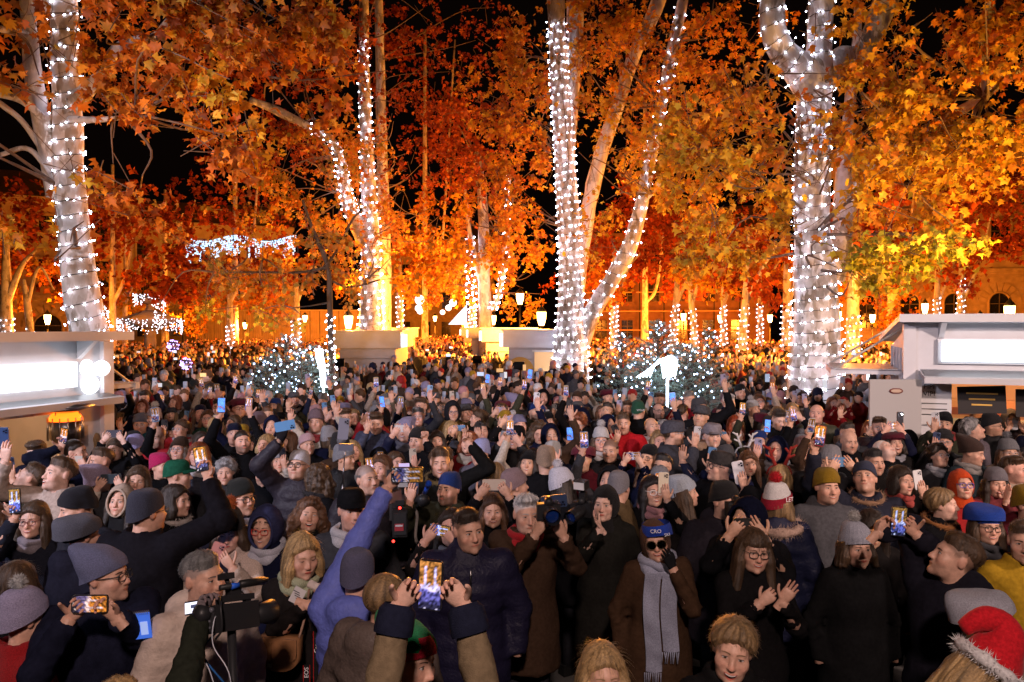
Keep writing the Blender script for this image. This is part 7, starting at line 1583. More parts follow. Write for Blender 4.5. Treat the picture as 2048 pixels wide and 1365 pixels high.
PHI = [i for i, b in enumerate(PRE) if b['ph']]; NPI = [i for i, b in enumerate(PRE) if not b['ph']]
COATS = [('black', BK, 9), ('black', BKW, 6), ('navy', NV, 5), ('dark blue', DN, 4), ('charcoal', DG, 4), ('grey', GY, 2), ('brown', BR, 3), ('tan', TN, 1), ('beige', BE, 1), ('olive', OL, 2), ('red', (.25, .012, .016), 2), ('dark green', (.018, .05, .03), 1), ('cream', CR, 1), ('wine', (.10, .012, .02), 1)]
HATS = [('black beanie', 'beanie', BK), ('grey beanie', 'beanie', GY), ('navy beanie', 'beanie_smooth', NV), ('pale grey beanie', 'beanie_rib', LG), ('white beanie', 'beanie', WH), ('mauve beanie', 'beanie_tall', MV), ('dusty pink beanie', 'beanie', (.42, .24, .25)), ('lilac beanie', 'slouch', (.26, .24, .38)), ('brown beanie', 'beanie', BR), ('mustard beanie', 'beanie', YL), ('white bobble hat', 'pom', WH), ('grey bobble hat', 'pom_rib', (.2, .2, .22)), ('black hood', 'hood', BK), ('navy hood', 'hood', NV), ('grey flat cap', 'flatcap', GY), ('black cap', 'cap', BK), ('blue beanie', 'beanie_smooth', (.02, .05, .22)), ('wine beret', 'beret', (.12, .015, .03)), ('dark beanie', 'beanie_tall', (.03, .028, .03))]
HAIRM_ = [('short', 'dark'), ('short', 'brown'), ('quiff', 'brown'), ('short', 'black'), ('buzz', 'dark'), ('curlyshort', 'brown'), ('grey', 'salt'), ('bald', 'salt'), (None, 'dark'), ('short', 'chestnut'), ('quiff', 'dark')]
HAIRF_ = [('long', 'brown'), ('long', 'dark'), ('bob', 'chestnut'), ('long', 'dkblonde'), ('long', 'blonde'), ('bangs', 'dark'), ('curly', 'brown'), ('ponytail', 'brown'), ('bob', 'auburn'), ('longb', 'chestnut'), ('pixie', 'grey')]
def wpick(L): w_ = np.array([x[-1] for x in L], float); return L[int(rng.choice(len(L), p=w_ / w_.sum()))]
# ground kept clear: kiosks, trunks, firs, heater
def blocked(x, y):
    q = kr.matrix_world.inverted() @ Vector((x, y, 0)) if False else None
    if x > a_kr[0] - .75 and y > 9.25 - .376 * (x - a_kr[0]) and y < 12.3: return True
    if x < a_kl[0] + .3 and y < 11.6 and y > 8.6 + (x - a_kl[0]) * SLK - .42: return True
    for (tx, ty, tr) in TRUNKS:
        if math.hypot(x - tx, y - ty) < tr + .25: return True
    return False
b_kl = pt(-150, 700, Yl - 1.85); SLK = (8.6 - b_kl[1]) / (pt(203, 700, Yl)[0] - b_kl[0])
a_kr = pt(1818, 700, Yk); a_kl = pt(203, 700, Yl)
TRUNKS = [(pt(1630, 700, 15)[0], 15.0, .6), (pt(664, 700, 16.5)[0], 16.5, .15), (pt(1142, 700, 24)[0], 24.0, .7), (pt(742, 700, 29)[0], 29, .6), (pt(178, 700, 12.5)[0], 12.5, .35), (pt(600, 700, 15.2)[0], 15.2, 1.5), (pt(1330, 700, 14.5)[0], 14.5, 1.7), (pt(131, 800, 8.0)[0], 8.0, .3), (pt(735, 700, 26.5)[0], 26.5, 1.9), (pt(1070, 700, 26)[0], 26, 1.9), (pt(765, 700, 34.5)[0], 34.5, 1.9), (pt(1018, 700, 33.5)[0], 33.5, 1.9), (pt(975, 700, 43.5)[0], 43.5, 1.6), (pt(790, 700, 45.5)[0], 45.5, 1.6)]
HEADS += [(805, 975, 75, 6.2), (800, 1050, 60, 6.2), (1166, 1010, 40, 6.0), (1097, 1022, 40, 6.0), (688, 880, 40, 7.0), (480, 1200, 70, 6.0)]
cand = []
tries = 0
while tries < 24000:
    tries += 1; Y = math.sqrt(rng.uniform(4.4 ** 2, 15.0 ** 2)); X = rng.uniform(-.715, .715) * Y
    if blocked(X, Y): continue
    md = .38 if Y < 6 else .41
    if any((X - u) ** 2 + (Y - v) ** 2 < md * md for u, v in SPOTS): continue
    if any((X - u[0]) ** 2 + (Y - u[1]) ** 2 < .42 ** 2 for u in cand): continue
    z = rng.normal(1.47, .055); hx, hy = proj(np.array([X, Y, z])); r = F_PX * .13 / Y
    bad = False
    for (qx, qy, qr, qY) in HEADS:
        if qY > Y and abs(hx - qx) < r * .9 + qr * .75 and hy - 1.35 * r < qy + qr * .85: bad = True; break
    if bad: continue
    cand.append((X, Y, z, float(hx), float(hy)))
cand.sort(key=lambda c: c[1]); N_FILL = 300 - len(HEROES); fill = cand[:N_FILL]; Y_FAR = fill[-1][1]
ex = []
for _ in range(900):
    Y = rng.uniform(3.0, 8.6); X = rng.choice([-1, 1]) * rng.uniform(.74, 1.02) * Y
    if len(ex) < 44 and not blocked(X, Y) and all((X - u[0]) ** 2 + (Y - u[1]) ** 2 > .46 ** 2 for u in ex + fill) and all((X - u) ** 2 + (Y - v) ** 2 > .45 ** 2 for u, v in SPOTS): ex.append((X, Y, 1.5, 0.0, 0.0))
fill = fill + ex
print('fill', len(fill), 'of', len(cand), 'to', Y_FAR)
USED = set(); REFS = [(h[0], h[3].location.x, h[4]) for h in HEROES]
def relation(X, Y, short):
    order = sorted(REFS, key=lambda r: (r[1] - X) ** 2 + ((r[2] - Y) * .7) ** 2)
    for r in order[:14]:
        dY_ = Y - r[2]; rel = 'behind' if dY_ > .25 else 'in front of' if dY_ < -.25 else 'beside'
        l = f'{short} {rel} {r[0]}'
        if l not in USED and len(l.split()) <= 15: USED.add(l); return l
    l = f'{short} near {order[0][0]}'; USED.add(l); return l
FPH = []
for (X, Y, z, hx, hy) in fill:
    near_edge = rng.random()
    b = PRE[int(rng.choice(PHI if rng.random() < .56 else NPI))]
    if b['pose'] in ('hr', 'hl', 'wave') and Y < 5.5: b = PRE[int(rng.choice([0, 1, 2, 10, 11, 12]))]
    fem = b['fem']; z2 = (1.42 + rng.normal(0, .045)) if fem else (1.52 + rng.normal(0, .055)); s = z2 / 1.60
    o = obj('person', b['body'], None, (X, Y, 0), (0, 0, R(float(rng.normal(-math.degrees(math.atan2(X, Y)) * .5, 12))))); o.scale = (s * (1 if rng.random() < .5 else 1.0), s, s)
    tn = rng.uniform(.84, 1.12); tint(o, (tn, tn * rng.uniform(.94, 1.02), tn * rng.uniform(.92, 1.02)))
    cn, cc, _ = wpick(COATS); ct = obj('coat', b['coat'], o); tint(ct, np.array(cc) * rng.uniform(.5, .95))
    sp = dict(b['spec']); desc = None
    if rng.random() < .50:
        hn, hk, hcol_ = HATS[int(rng.integers(0, len(HATS)))]; sp['hat'] = (hk, tuple(np.array(hcol_) * rng.uniform(.5, .95)))
        if fem and hk != 'hood': sp['hair'] = 'long' if rng.random() < .6 else 'bob'; sp['hcol'] = ['dark', 'brown', 'dkblonde', 'chestnut'][int(rng.integers(0, 4))]
        desc = f'person in {hn}'
    else:
        hh = (HAIRF_ if fem else HAIRM_)[int(rng.integers(0, 11))]; sp['hair'], sp['hcol'] = hh; hd = {'dark': 'dark', 'brown': 'brown', 'black': 'black', 'salt': 'greying', 'chestnut': 'chestnut', 'dkblonde': 'fair', 'blonde': 'blonde', 'auburn': 'auburn', 'grey': 'grey'}[hh[1]]
        desc = f'{hd} haired person' if hh[0] not in (None, 'bald') else 'balding person' if hh[0] else 'shaven headed person'
    if rng.random() < .22: sp['glasses'] = G_BLK if rng.random() < .6 else G_SIL
    if rng.random() < .25: sp['scarf'] = ('short', [(.25, .25, .28), (.35, .3, .25), (.25, .03, .03), (.08, .08, .10), (.42, .40, .42)][int(rng.integers(0, 5))])
    if rng.random() < .10: sp['furcollar'] = (.26, .20, .16)
    dress(o, b['HM'], sp)
    short = f'{desc}, {cn} coat,' + (' filming,' if b['ph'] else '')
    lab = relation(X, Y, short); tag(o, lab, 'person', 'people in the crowd')
    SPOTS.append((X, Y))
    for (c, show, ori) in b['ph']:
        wp = o.matrix_basis @ Vector(c); col = [(.02, .02, .025), (.5, .5, .52), (.05, .07, .14), (.42, .38, .33), (.30, .28, .40), (.03, .03, .03), (.10, .22, .40)][int(rng.integers(0, 7))]
        phone(np.array(wp), o.rotation_euler.z + R(rng.uniform(-15, 15)), R(rng.uniform(-10, 10)), ori + R(rng.uniform(-8, 8)), show if rng.random() < .8 else 'screen', col, 'phone of ' + lab.replace(' filming,', ''), int(rng.integers(0, 6)), s)

# ------------------------------------------------------------------ far crowd: one mass
def tmpl(lod, arm=0, hat=0):
    m = MB(); reg = []
    def add(V, Q, T, r): k = m.n; m.V.append(V); m.P.append(Q + k); m.P.append(T + k); m.n += len(V); reg.append(np.full(len(V), r))
    if lod == 1:
        add(*sphere((0, 0, 1.60), (.078, .098, .118), 7, 5), 0); V, Q, T = sphere((0, .018, 1.645), (.092, .105, .10) if hat != 2 else (.11, .12, .12), 7, 4); add(V, Q, T, 1)
        if hat == 2: add(*sphere((0, .05, 1.52), (.11, .08, .14), 8, 5), 1)
        V, Q, T = tube([[0, .03, 1.52], [0, .03, 1.43], [0, .03, 1.36], [0, .03, 1.05], [0, .03, .6]], [.07, .16, .215, .20, .22], 7); V[:, 1] = (V[:, 1] - .03) * .68 + .03; add(V, Q, T, 2)
        if arm:
            s = 1 if arm == 1 else -1
            V, Q, T = tube([[s * .19, .02, 1.38], [s * .25, -.12, 1.32], [s * .15, -.28, 1.56]], [.06, .055, .045], 6); add(V, Q, T, 2); V, Q, T = tube([[s * .15, -.28, 1.55], [s * .13, -.29, 1.66]], [.035, .04], 6); add(V, Q, T, 0)
            V, F = box((s * .12, -.31, 1.70), (.075, .012, .15)); add(V, F, np.zeros((0, 3), int), 3)
        else:
            for s in (-1, 1): V, Q, T = tube([[s * .19, .02, 1.40], [s * .25, .0, 1.1], [s * .24, -.05, .85]], [.07, .06, .05], 5); add(V, Q, T, 2)
    else:
        add(*sphere((0, 0, 1.60), (.082, .098, .12), 5, 4), 0); add(*sphere((0, .02, 1.65), (.095, .105, .10), 5, 3), 1)
        V, Q, T = tube([[0, .03, 1.50], [0, .03, 1.36], [0, .03, .9]], [.08, .22, .22], 6); V[:, 1] = (V[:, 1] - .03) * .7 + .03; add(V, Q, T, 2)
    return np.vstack(m.V), [p for p in m.P if len(p)], np.concatenate(reg)
def scatter(name_l, TM, P, Z, rz, cols):
    VV, Q4, T3, CC = [], [], [], []; off = 0; which = rng.integers(0, len(TM), len(P))
    for k, (V, Ps, reg) in enumerate(TM):
        idx = np.nonzero(which == k)[0]
        if not len(idx): continue
        s = (Z[idx] / 1.60)[:, None, None]; c, sn = np.cos(rz[idx]), np.sin(rz[idx]); W_ = V[None] * s
        X = W_[..., 0] * c[:, None] - W_[..., 1] * sn[:, None] + P[idx, 0:1]; Yv = W_[..., 0] * sn[:, None] + W_[..., 1] * c[:, None] + P[idx, 1:2]
        VV.append(np.stack([X, Yv, W_[..., 2]], -1).reshape(-1, 3)); CC.append(cols[idx][:, reg].reshape(-1, 3)); n = len(V); o_ = (np.arange(len(idx)) * n)[:, None, None] + off; off += n * len(idx)
        for p in Ps: (Q4 if p.shape[1] == 4 else T3).append((p[None] + o_).reshape(-1, p.shape[1]))
    return np.vstack(VV), [np.vstack(Q4), np.vstack(T3)], np.vstack(CC)
def crowd_cols(n):
    sk = np.array(SKINS)[rng.integers(0, 5, n)] * rng.uniform(.8, 1.1, (n, 1)); hp = np.array([BK, BK, BKW, BR, (.03, .02, .014), (.075, .042, .022), (.12, .06, .03), GY, LG, WH, NV, (.4, .27, .12), (.26, .24, .38), (.4, .2, .22), (.3, .02, .02), (.42, .25, .02)])[rng.integers(0, 16, n)]
    cp = np.array([BK, BK, BKW, NV, DN, DG, GY, BR, TN, BE, OL, (.2, .012, .016), CR, LG])[rng.integers(0, 14, n)] * rng.uniform(.4, .9, (n, 1)); ph = np.tile(np.array([.35, .4, .5]), (n, 1))
    return np.stack([sk, hp, cp, ph], 1)
def spread(Y0, Y1, dens, half=.74):
    n = int(dens * half * (Y1 ** 2 - Y0 ** 2)); Y = np.sqrt(rng.uniform(Y0 ** 2, Y1 ** 2, n)); X = rng.uniform(-half, half, n) * Y
    ok = np.array([not blocked(x, y) for x, y in zip(X, Y)]); return np.stack([X, Y], 1)[ok]
P = np.vstack([np.array([(c[0], c[1]) for c in cand[N_FILL:]]).reshape(-1, 2), spread(15.0, 34, 1.6)]); P = P[P[:, 1] > Y_FAR]
n = len(P); Z = rng.normal(1.48, .08, n); rz = rng.normal(0, .5, n) - np.arctan2(P[:, 0], P[:, 1]) * .4
V1, P1, C1 = scatter('c', [tmpl(1, 0, 0), tmpl(1, 1, 1), tmpl(1, 2, 0), tmpl(1, 0, 2), tmpl(1, 0, 1)], P, Z, rz, crowd_cols(n))
P2_ = np.vstack([spread(34, 60, 1.0, .72), spread(60, 105, .45, .42)]); P2_ = P2_[~((P2_[:, 0] > 24) & (P2_[:, 1] > 56)) & ~((P2_[:, 0] < -34) & (P2_[:, 1] > 58)) & ~((P2_[:, 1] > 76) & (P2_[:, 0] < -12)) & ~((P2_[:, 1] > 77) & (P2_[:, 0] > 5))]
n2_ = len(P2_); V2, PP2, C2 = scatter('c', [tmpl(2)], P2_, rng.normal(1.48, .08, n2_), rng.normal(0, .6, n2_), crowd_cols(n2_))
CROWDM = mat('crowd_clothes', None, 0.8, noise=0.2, nscale=20, spec=0.2)
cm = mesh_np('crowd', np.vstack([V1, V2]), P1 + [p + len(V1) for p in PP2], np.vstack([C1, C2]), None, True, [CROWDM])
crowd = obj('crowd', cm); crowd['kind'] = 'stuff'; crowd['label'] = 'packed far crowd filling the square between kiosks and trees'; crowd['category'] = 'crowd'
# lit phone screens far back in the crowd
sel = P[rng.random(n) < .11]; m = MB()
for (x, y) in sel:
    zz = rng.uniform(1.62, 1.95); V, F = box((x + rng.uniform(-.2, .2), y - .32, zz), (.07, .01, .13) if rng.random() < .6 else (.13, .01, .07), rotm('Z', rng.uniform(-.4, .4))); m.add(V, F, np.array([(.9, .95, 1.0), (1, .6, .25), (.6, .75, 1.0)][int(rng.integers(0, 3))]) * rng.uniform(.3, 1.2), 0, False)
o = m.build('crowd_phones', SCREENM); o['kind'] = 'stuff'; o['label'] = 'small lit phone screens scattered over the far crowd'; o['category'] = 'phones'
print('crowd', n, n2_, len(V1) + len(V2))
# ------------------------------------------------------------------ lettering as mesh
def text_geo(txt, size, ext=.0006):
    cu = bpy.data.curves.new('t', 'FONT'); cu.body = txt; cu.size = size; cu.extrude = ext; cu.align_x = 'CENTER'; cu.align_y = 'CENTER'; cu.resolution_u = 3
    o = bpy.data.objects.new('t', cu); me = bpy.data.meshes.new_from_object(o); bpy.data.objects.remove(o)
    V = np.zeros(len(me.vertices) * 3); me.vertices.foreach_get('co', V); V = V.reshape(-1, 3); F = [list(p.vertices) for p in me.polygons]
    return V, F
def lettering(parent, txt, size, M, material, bend=None):
    """text in local x (reading) / y (up), normal +z, then bent round a cylinder of radius bend and placed by M"""
    V, F = text_geo(txt, size)
    if bend: a = V[:, 0] / bend; V = np.stack([bend * np.sin(a), V[:, 1], bend * np.cos(a) - bend + V[:, 2]], 1)
    me = bpy.data.meshes.new('lettering'); me.from_pydata(V.tolist(), [], F); me.update(); me.materials.append(material)
    o = bpy.data.objects.new('lettering', me); C.objects.link(o); o.parent = parent; o.matrix_local = M; return o
def face_cam(P, tilt=0.0, up=0.0, rz=0.0): return Matrix.Translation(P) @ Matrix.Rotation(rz, 4, 'Z') @ Matrix.Rotation(R(90) + up, 4, 'X') @ Matrix.Rotation(tilt, 4, 'Z')
lettering(mb_, 'FIPI', 0.085, face_cam((0.22, -0.083, 1.95)), INK_K); lettering(mb_, 'VIPI', 0.085, face_cam((0.22, -0.083, 1.86)), INK_K)
def hero(ref): return next(h for h in HEROES if h[0] == ref)
def on_head(ref, txt, size, dz, rad, material, side=0.0, tilt=0.0):
    h = hero(ref); o = h[3]; s = o.scale[0] if o.scale[0] != 1 else o.matrix_world.to_scale()[0]
    c = Vector(pt(h[1], h[2], h[4])); c.z += dz
    dirv = Vector((side, -1, 0)).normalized(); M = face_cam(c + dirv * rad, tilt, 0, math.atan2(dirv.x, -dirv.y)); bpy.context.view_layer.update()
    return lettering(o, txt, size, o.matrix_world.inverted() @ M, material, rad)
on_head('the red and white bobble hat', 'LET', .042, .045, .131, INK_W, .45)
on_head('the green lettered beanie', 'ABAYGUN', .034, .02, .124, INK_W, -.1)
on_head('the black lettered beanie', 'NY', .040, .06, .125, INK_W, .2)
# ski headband on the brown hooded woman
h = hero('the woman in the ski headband'); o = h[3]; hb = bpy.data.objects.new('headband', None)
V, Q = dome(.100, .124, .012, .050, -.02, .12, 0, 0, .25, nt=5); k_ = 48 * 4; m = MB(); m.add(V[:k_], Q[(Q < k_).all(1)]); bpy.data.objects.remove(hb)
Mh = Matrix.Translation((0, 0, 1.60 + .012)) @ Matrix.Rotation(R(-8), 4, 'Y'); c = child(o, 'headband', m.mesh('headband', KNIT), (.02, .06, .42), Mh)
on_head('the woman in the ski headband', 'CRO', .030, .088, .130, INK_W, -.30, R(6)); on_head('the woman in the ski headband', 'SKI', .026, .070, .130, INK_W, .22, R(6))
# felt antlers and reindeer headdress
def antler(name, P, col, label, s=1.0, lit=False):
    m = MB()
    for sd in (-1, 1):
        m.tube(spline([[sd * .03, 0, 0], [sd * .055, 0, .06], [sd * .075, 0, .13]], 4), np.linspace(.014, .008, 9), 8)
        for (a, b) in (((sd * .05, 0, .05), (sd * .10, 0, .075)), ((sd * .062, 0, .085), (sd * .035, 0, .12)), ((sd * .07, 0, .11), (sd * .115, 0, .14))): m.tube([a, b], [.010, .007], 7)
    m.tube(spline([[-.085, .02, -.06], [-.06, .01, -.01], [0, .0, .008], [.06, .01, -.01], [.085, .02, -.06]], 4), .007, 6)
    o = m.build(name, FURM, None, P); o.scale = (s, s, s); tag(o, label, 'headdress'); tint(o, col); return o
hr_ = hero('the reindeer headdress'); p = pt(hr_[1], hr_[2], hr_[4]); antler('antler_headdress', p + np.array([0, 0, .10]), (.22, .02, .015), 'thin red reindeer antlers on the blonde head', 1.3)
p = pt(1490, 895, 7.6); antler('antler_headdress', p, (.5, .47, .46), 'white felt antlers over the stern chestnut haired woman', 1.1)

# ------------------------------------------------------------------ still cameras
def dslr(P, rz, pitch, label, lens=.10, flash=False, hood=.044, blue=(.1, .3, 1.0)):
    r = obj('camera', None) if False else empty('photo_camera', P, rz); r.rotation_euler = (pitch, 0, rz); tag(r, label, 'camera')
    K = (.018, .018, .020)
    m = MB(); m.box((0, 0, 0), (.135, .055, .092), K); m.box((-.055, -.018, -.004), (.034, .04, .088), K); m.tube([[0, -.02, .046], [0, -.018, .062], [0, .02, .066], [0, .03, .05]], [.032, .026, .022, .02], 6, K); m.build('camera_body', PLASTIC, r)
    m = MB(); m.tube([[0, -.02, 0], [0, -.05, 0], [0, -.05 - lens * .5, 0], [0, -.05 - lens, 0], [0, -.05 - lens * 1.12, 0]], [.036, .037, .040, hood, hood], 20, K, cap=False)
    for q in (.2, .45, .7): m.tube([[0, -.05 - lens * q, 0], [0, -.054 - lens * q - .012, 0]], hood * .98, 20, (.03, .03, .032), cap=False)
    ln = m.build('lens', PLASTIC, r)
    V, Q, T = sphere((0, -.03 - lens, 0), (hood * .86, .012, hood * .86), 20, 8); m = MB(); m.add(V, Q, blue); m.build('front_glass', mat('coated_lens_glass', (.05, .07, .12), .04, spec=1.0, coat=1.0), ln)
    m = MB(); m.tube([[.045, 0, .046], [.045, 0, .056]], .012, 10, (.03, .03, .03)); m.build('dial', PLASTIC, r)
    if flash:
        m = MB(); m.box((0, .01, .085), (.045, .04, .05), K); m.tube([[0, .01, .11], [0, .01, .135]], .018, 8, K); f = m.build('flash_foot', PLASTIC, r)
        m = MB(); m.box((0, -.005, .165), (.078, .075, .052), K); m.box((0, -.045, .165), (.072, .012, .046), (.7, .7, .72)); m.build('flash_head', PLASTIC, f)
    return r
Yg = hero('the grey haired photographer')[4]; dslr(pt(1097, 1022, Yg - .27), .12, 0, 'black camera with greenish lens in front of the grey haired photographer', .10, False, .046)
Yw = hero('the black wrap photographer')[4]; dslr(pt(1166, 1018, Yw - .22), -.55, 0.1, 'black camera with a tall flash and long lens beside the black wrap', .13, True, .042)
Yb = hero('the photographer with the blue lens')[4]; dslr(pt(1472, 1018, Yb - .22), .2, 0, 'black camera with a large round blue lens', .08, False, .060)
phone(pt(1108, 1003, Yg - .10), .1, 0, R(85), 'back', (.03, .05, .11), 'slate blue phone held level above the greenish camera lens', 0, 1.05)

# ------------------------------------------------------------------ television camera on its operator's shoulder
Yt = hero('the balding cameraman')[4] - .35; tp = pt(800, 1030, Yt); tv = empty('television_camera', tp, R(8)); tag(tv, 'shoulder television camera with lit panel lamp and red tally lights', 'camera')
K = (.017, .017, .019)
m = MB(); m.box((0, .12, 0), (.115, .34, .20), K); m.box((0, -.02, .125), (.06, .30, .035), K); m.box((0, .05, .108), (.03, .03, .05), K); m.box((0, .17, .108), (.03, .03, .05), K); m.box((-.065, .1, .02), (.02, .2, .12), (.03, .03, .033)); m.build('camera_body', PLASTIC, tv)
m = MB(); m.box((0, -.095, -.03), (.105, .075, .19), (.014, .014, .015)); m.box((0, -.14, -.03), (.085, .02, .15), (.022, .022, .024)); bt = m.build('battery', PLASTIC, tv)
m = MB(); m.box((-.005, -.152, -.05), (.062, .004, .05), (.25, .02, .03)); m.box((-.005, -.1545, -.038), (.05, .003, .012), (.4, .4, .42)); m.build('label_plate', M_PRINT, bt)
for q, (x, z) in enumerate(((.0, .085), (-.045, -.155))):
    m = MB(); m.sph((x, -.12 - .03 * (1 - q), z), .010, nu=8, nv=6); m.build('tally_light', mat('red_tally', (1, .03, .02), .4, emit=6.0), tv)
m = MB(); m.tube([[0, .29, .0], [0, .36, 0], [0, .50, 0], [0, .56, 0]], [.05, .055, .06, .075], 16, K); m.build('lens', PLASTIC, tv)
m = MB(); m.tube(spline([[.07, -.05, .10], [.13, -.08, .13], [.16, -.13, .14]], 4), .026, 10, K); m.tube([[.16, -.13, .14], [.165, -.19, .14]], [.034, .045], 12, K); m.build('viewfinder', PLASTIC, tv)
m = MB(); m.tube([[.02, .02, .14], [.02, .02, .26]], .010, 8, K); m.box((.02, .01, .225), (.07, .04, .05), (.3, .3, .32)); la = m.build('lamp_arm', PLASTIC, tv)
m = MB(); m.box((.03, .0, .33), (.075, .02, .075), (.9, .9, 1.0)); m.build('panel_lamp', mat('dim_led_panel', (.55, .5, .75), .4, emit=.55), la)
for sd in (-1, 1):
    m = MB(); m.box((.03 + sd * .085, -.01, .29), (.085, .006, .075), (.02, .02, .022), 0, rotm('Z', sd * .5)); m.build('barn_door', PLASTIC, la)
m = MB(); m.tube(spline([[.06, .05, .06], [.12, .02, .0], [.11, -.02, -.16], [.15, 0, -.26]], 6), .012, 6, (.20, .18, .17)); m.build('strap', CLOTH, tv)
m = MB(); m.tube([[.16, .22, .06], [.20, .02, .20]], .016, 10, (.01, .05, .35)); m.tube([[.20, .02, .20], [.205, -.01, .225]], .022, 10, (.01, .06, .45)); m.build('microphone', FURM, tv)
# ------------------------------------------------------------------ camcorder and its gloved operator near the corner
op, bO, MO, YO = H(240, 1432, 'm', 'operator in an olive coat reaching up to a camcorder, hair top in view', 'the olive camcorder operator', coat=(.030, .034, .024), yaw=178, by=150, hair='short', hcol='blonde', z=1.55, bulk=1.1, arms=((-1, 412, 1200, 'wrap', -.50, (.35, .1, .9), (-.7, .6, .2), 1, (.17, .14, .15)),))
Yc = YO + .55; cp = pt(462, 1235, Yc); cc = empty('camcorder', cp, R(-35)); cc.rotation_euler = (R(-12), R(-18), R(-30)); cc.scale = (.8, .8, .8); tag(cc, 'black camcorder with a lit fold-out screen, microphone and white cable', 'camera')
m = MB(); m.box((0, 0, 0), (.11, .26, .13), K); m.box((0, .03, .09), (.05, .20, .03), K); m.box((0, -.06, .075), (.03, .03, .05), K); m.box((0, .1, .075), (.03, .03, .05), K); m.tube([[.0, -.12, .03], [.0, -.19, .035]], [.035, .045], 14, K); m.build('camera_body', PLASTIC, cc)
m = MB(); m.tube([[0, .13, 0], [0, .19, 0], [0, .25, 0]], [.048, .052, .066], 18, K); m.build('lens_hood', PLASTIC, cc)
m = MB(); m.box((-.058, .02, .0), (.006, .18, .09), (.035, .035, .04)); m.box((0, -.133, -.01), (.09, .008, .09), (.03, .03, .034)); m.build('side_panel', PLASTIC, cc)
for k in range(6): m = MB(); m.box((-.030 + .024 * (k % 3), -.139, -.035 + .03 * (k // 3)), (.013, .006, .010), (.12, .12, .14)); m.build('button', PLASTIC, cc)
m = MB(); m.tube([[.035, -.13, .045], [.035, -.145, .045]], .013, 12, (.1, .1, .12)); m.build('dial', PLASTIC, cc)
for k in range(3): m = MB(); m.sph((-.04 + .018 * k, -.140, .052), .0032, nu=6, nv=4); m.build('status_light', mat('blue_status_led', (.15, .45, 1.0), .4, emit=5.0, sampling='NONE'), cc)
m = MB(); m.tube(spline([[.05, -.1, .1], [.11, -.14, .05], [.10, -.13, -.05], [.04, -.12, -.09]], 6), .006, 6, (.02, .02, .022)); m.tube(spline([[-.05, -.05, -.06], [-.09, -.1, -.12], [-.03, -.13, -.18], [.0, -.05, -.3]], 6), .005, 6, (.02, .1, .3)); m.build('loose_cable', PLASTIC, cc)
m = MB(); m.box((-.115, -.12, .075), (.10, .014, .066), K, 0, rotm('Z', R(28))); sc_ = m.build('flip_screen', PLASTIC, cc)
m = MB(); m.box((-.119, -.1285, .075), (.084, .004, .052), (.75, .82, 1.0), 0, rotm('Z', R(28))); m.box((-.112, -.1305, .080), (.03, .003, .016), (.05, .06, .12), 0, rotm('Z', R(28))); m.build('screen', SCREENM, sc_)
m = MB(); m.tube([[.03, -.08, .145], [.045, .20, .16]], .014, 10, (.02, .02, .02)); m.tube([[.04, .03, .152], [.045, .18, .159]], .021, 10, (.012, .012, .012)); m.tube([[.035, -.02, .146], [.038, .02, .15]], .016, 10, (.02, .10, .55)); m.build('microphone', PLASTIC, cc)
m = MB(); m.box((.0, .02, .125), (.05, .06, .04), K); m.tube([[0, .0, .15], [0, -.02, .19]], .012, 8, K); m.box((.0, -.02, .20), (.07, .05, .03), K); m.build('top_mount', PLASTIC, cc)
m = MB(); m.tube(spline([[.03, -.1, .03], [.08, -.16, -.02], [.06, -.15, -.12], [.10, -.1, -.25], [.06, -.05, -.42]], 6), .0028, 6, (.5, .52, .58)); m.tube(spline([[-.03, -.13, .0], [-.02, -.19, -.10], [.05, -.17, -.22], [.04, -.1, -.42]], 6), .0028, 6, (.45, .48, .55)); m.build('cable', PLASTIC, cc)
m = MB(); m.tube([[0, 0, -.06], [0, 0, -1.2]], .022, 8, K)
for an in (.3, 2.4, 4.5): m.tube([[0, 0, -.6], [.35 * math.cos(an), .35 * math.sin(an), -1.45]], .014, 6, K)
m.build('tripod', PLASTIC, cc)
# spiral notebook; blue screen light on it put into the cover as glow
p = pt(284, 1252, Yc + .25); nb = empty('notebook', p); nb.rotation_euler = (.1, R(-4), .15); tag(nb, 'small blue spiral notebook glowing behind the slate slouch beanie', 'notebook')
m = MB(); m.box((0, 0, 0), (.072, .008, .115), (.05, .16, .75)); m.box((.01, -.0045, -.01), (.03, .002, .06), (.35, .5, .95)); m.build('cover', mat('blue_notebook_glow', None, .4, emit=.55), nb)
for k in range(9):
    m = MB(); an = np.linspace(0, 2 * np.pi, 13); m.tube(np.stack([np.full(13, -.032 + .008 * k), .009 * np.cos(an), .058 + .009 * np.sin(an)], 1), .0014, 5, (.6, .62, .7), cap=False); m.build('spiral_ring', M_STEEL, nb)
# shoulder bag, badge, straps of the blonde woman
hb_ = hero('the blonde with the shoulder bag'); Yh = hb_[4]; p = pt(562, 1305, Yh - .26); bag = empty('shoulder_bag', p, R(-12)); tag(bag, 'tan leather saddle bag hanging at the blonde woman\'s hip', 'bag')
LEATH = mat('tan_leather', None, .5, noise=.2, nscale=25, bump=.2, bscale=90)
def bagshape(w_, h_, d, n=18):
    a = np.linspace(0, np.pi, n); P = np.vstack([[[-w_ / 2, h_ / 2]], np.stack([-w_ / 2 * np.cos(a), -h_ * .12 - h_ * .38 * np.sin(a)], 1), [[w_ / 2, h_ / 2]]]); return prism(P[::-1], -d / 2, d / 2)
V, Q, T = bagshape(.21, .17, .07); m = MB(); m.add(V, Q, (.26, .12, .05)); m.P.append(T); m.mi.append(np.zeros(len(T))); m.sm.append(np.zeros(len(T), bool)); m.build('bag_body', LEATH, bag)
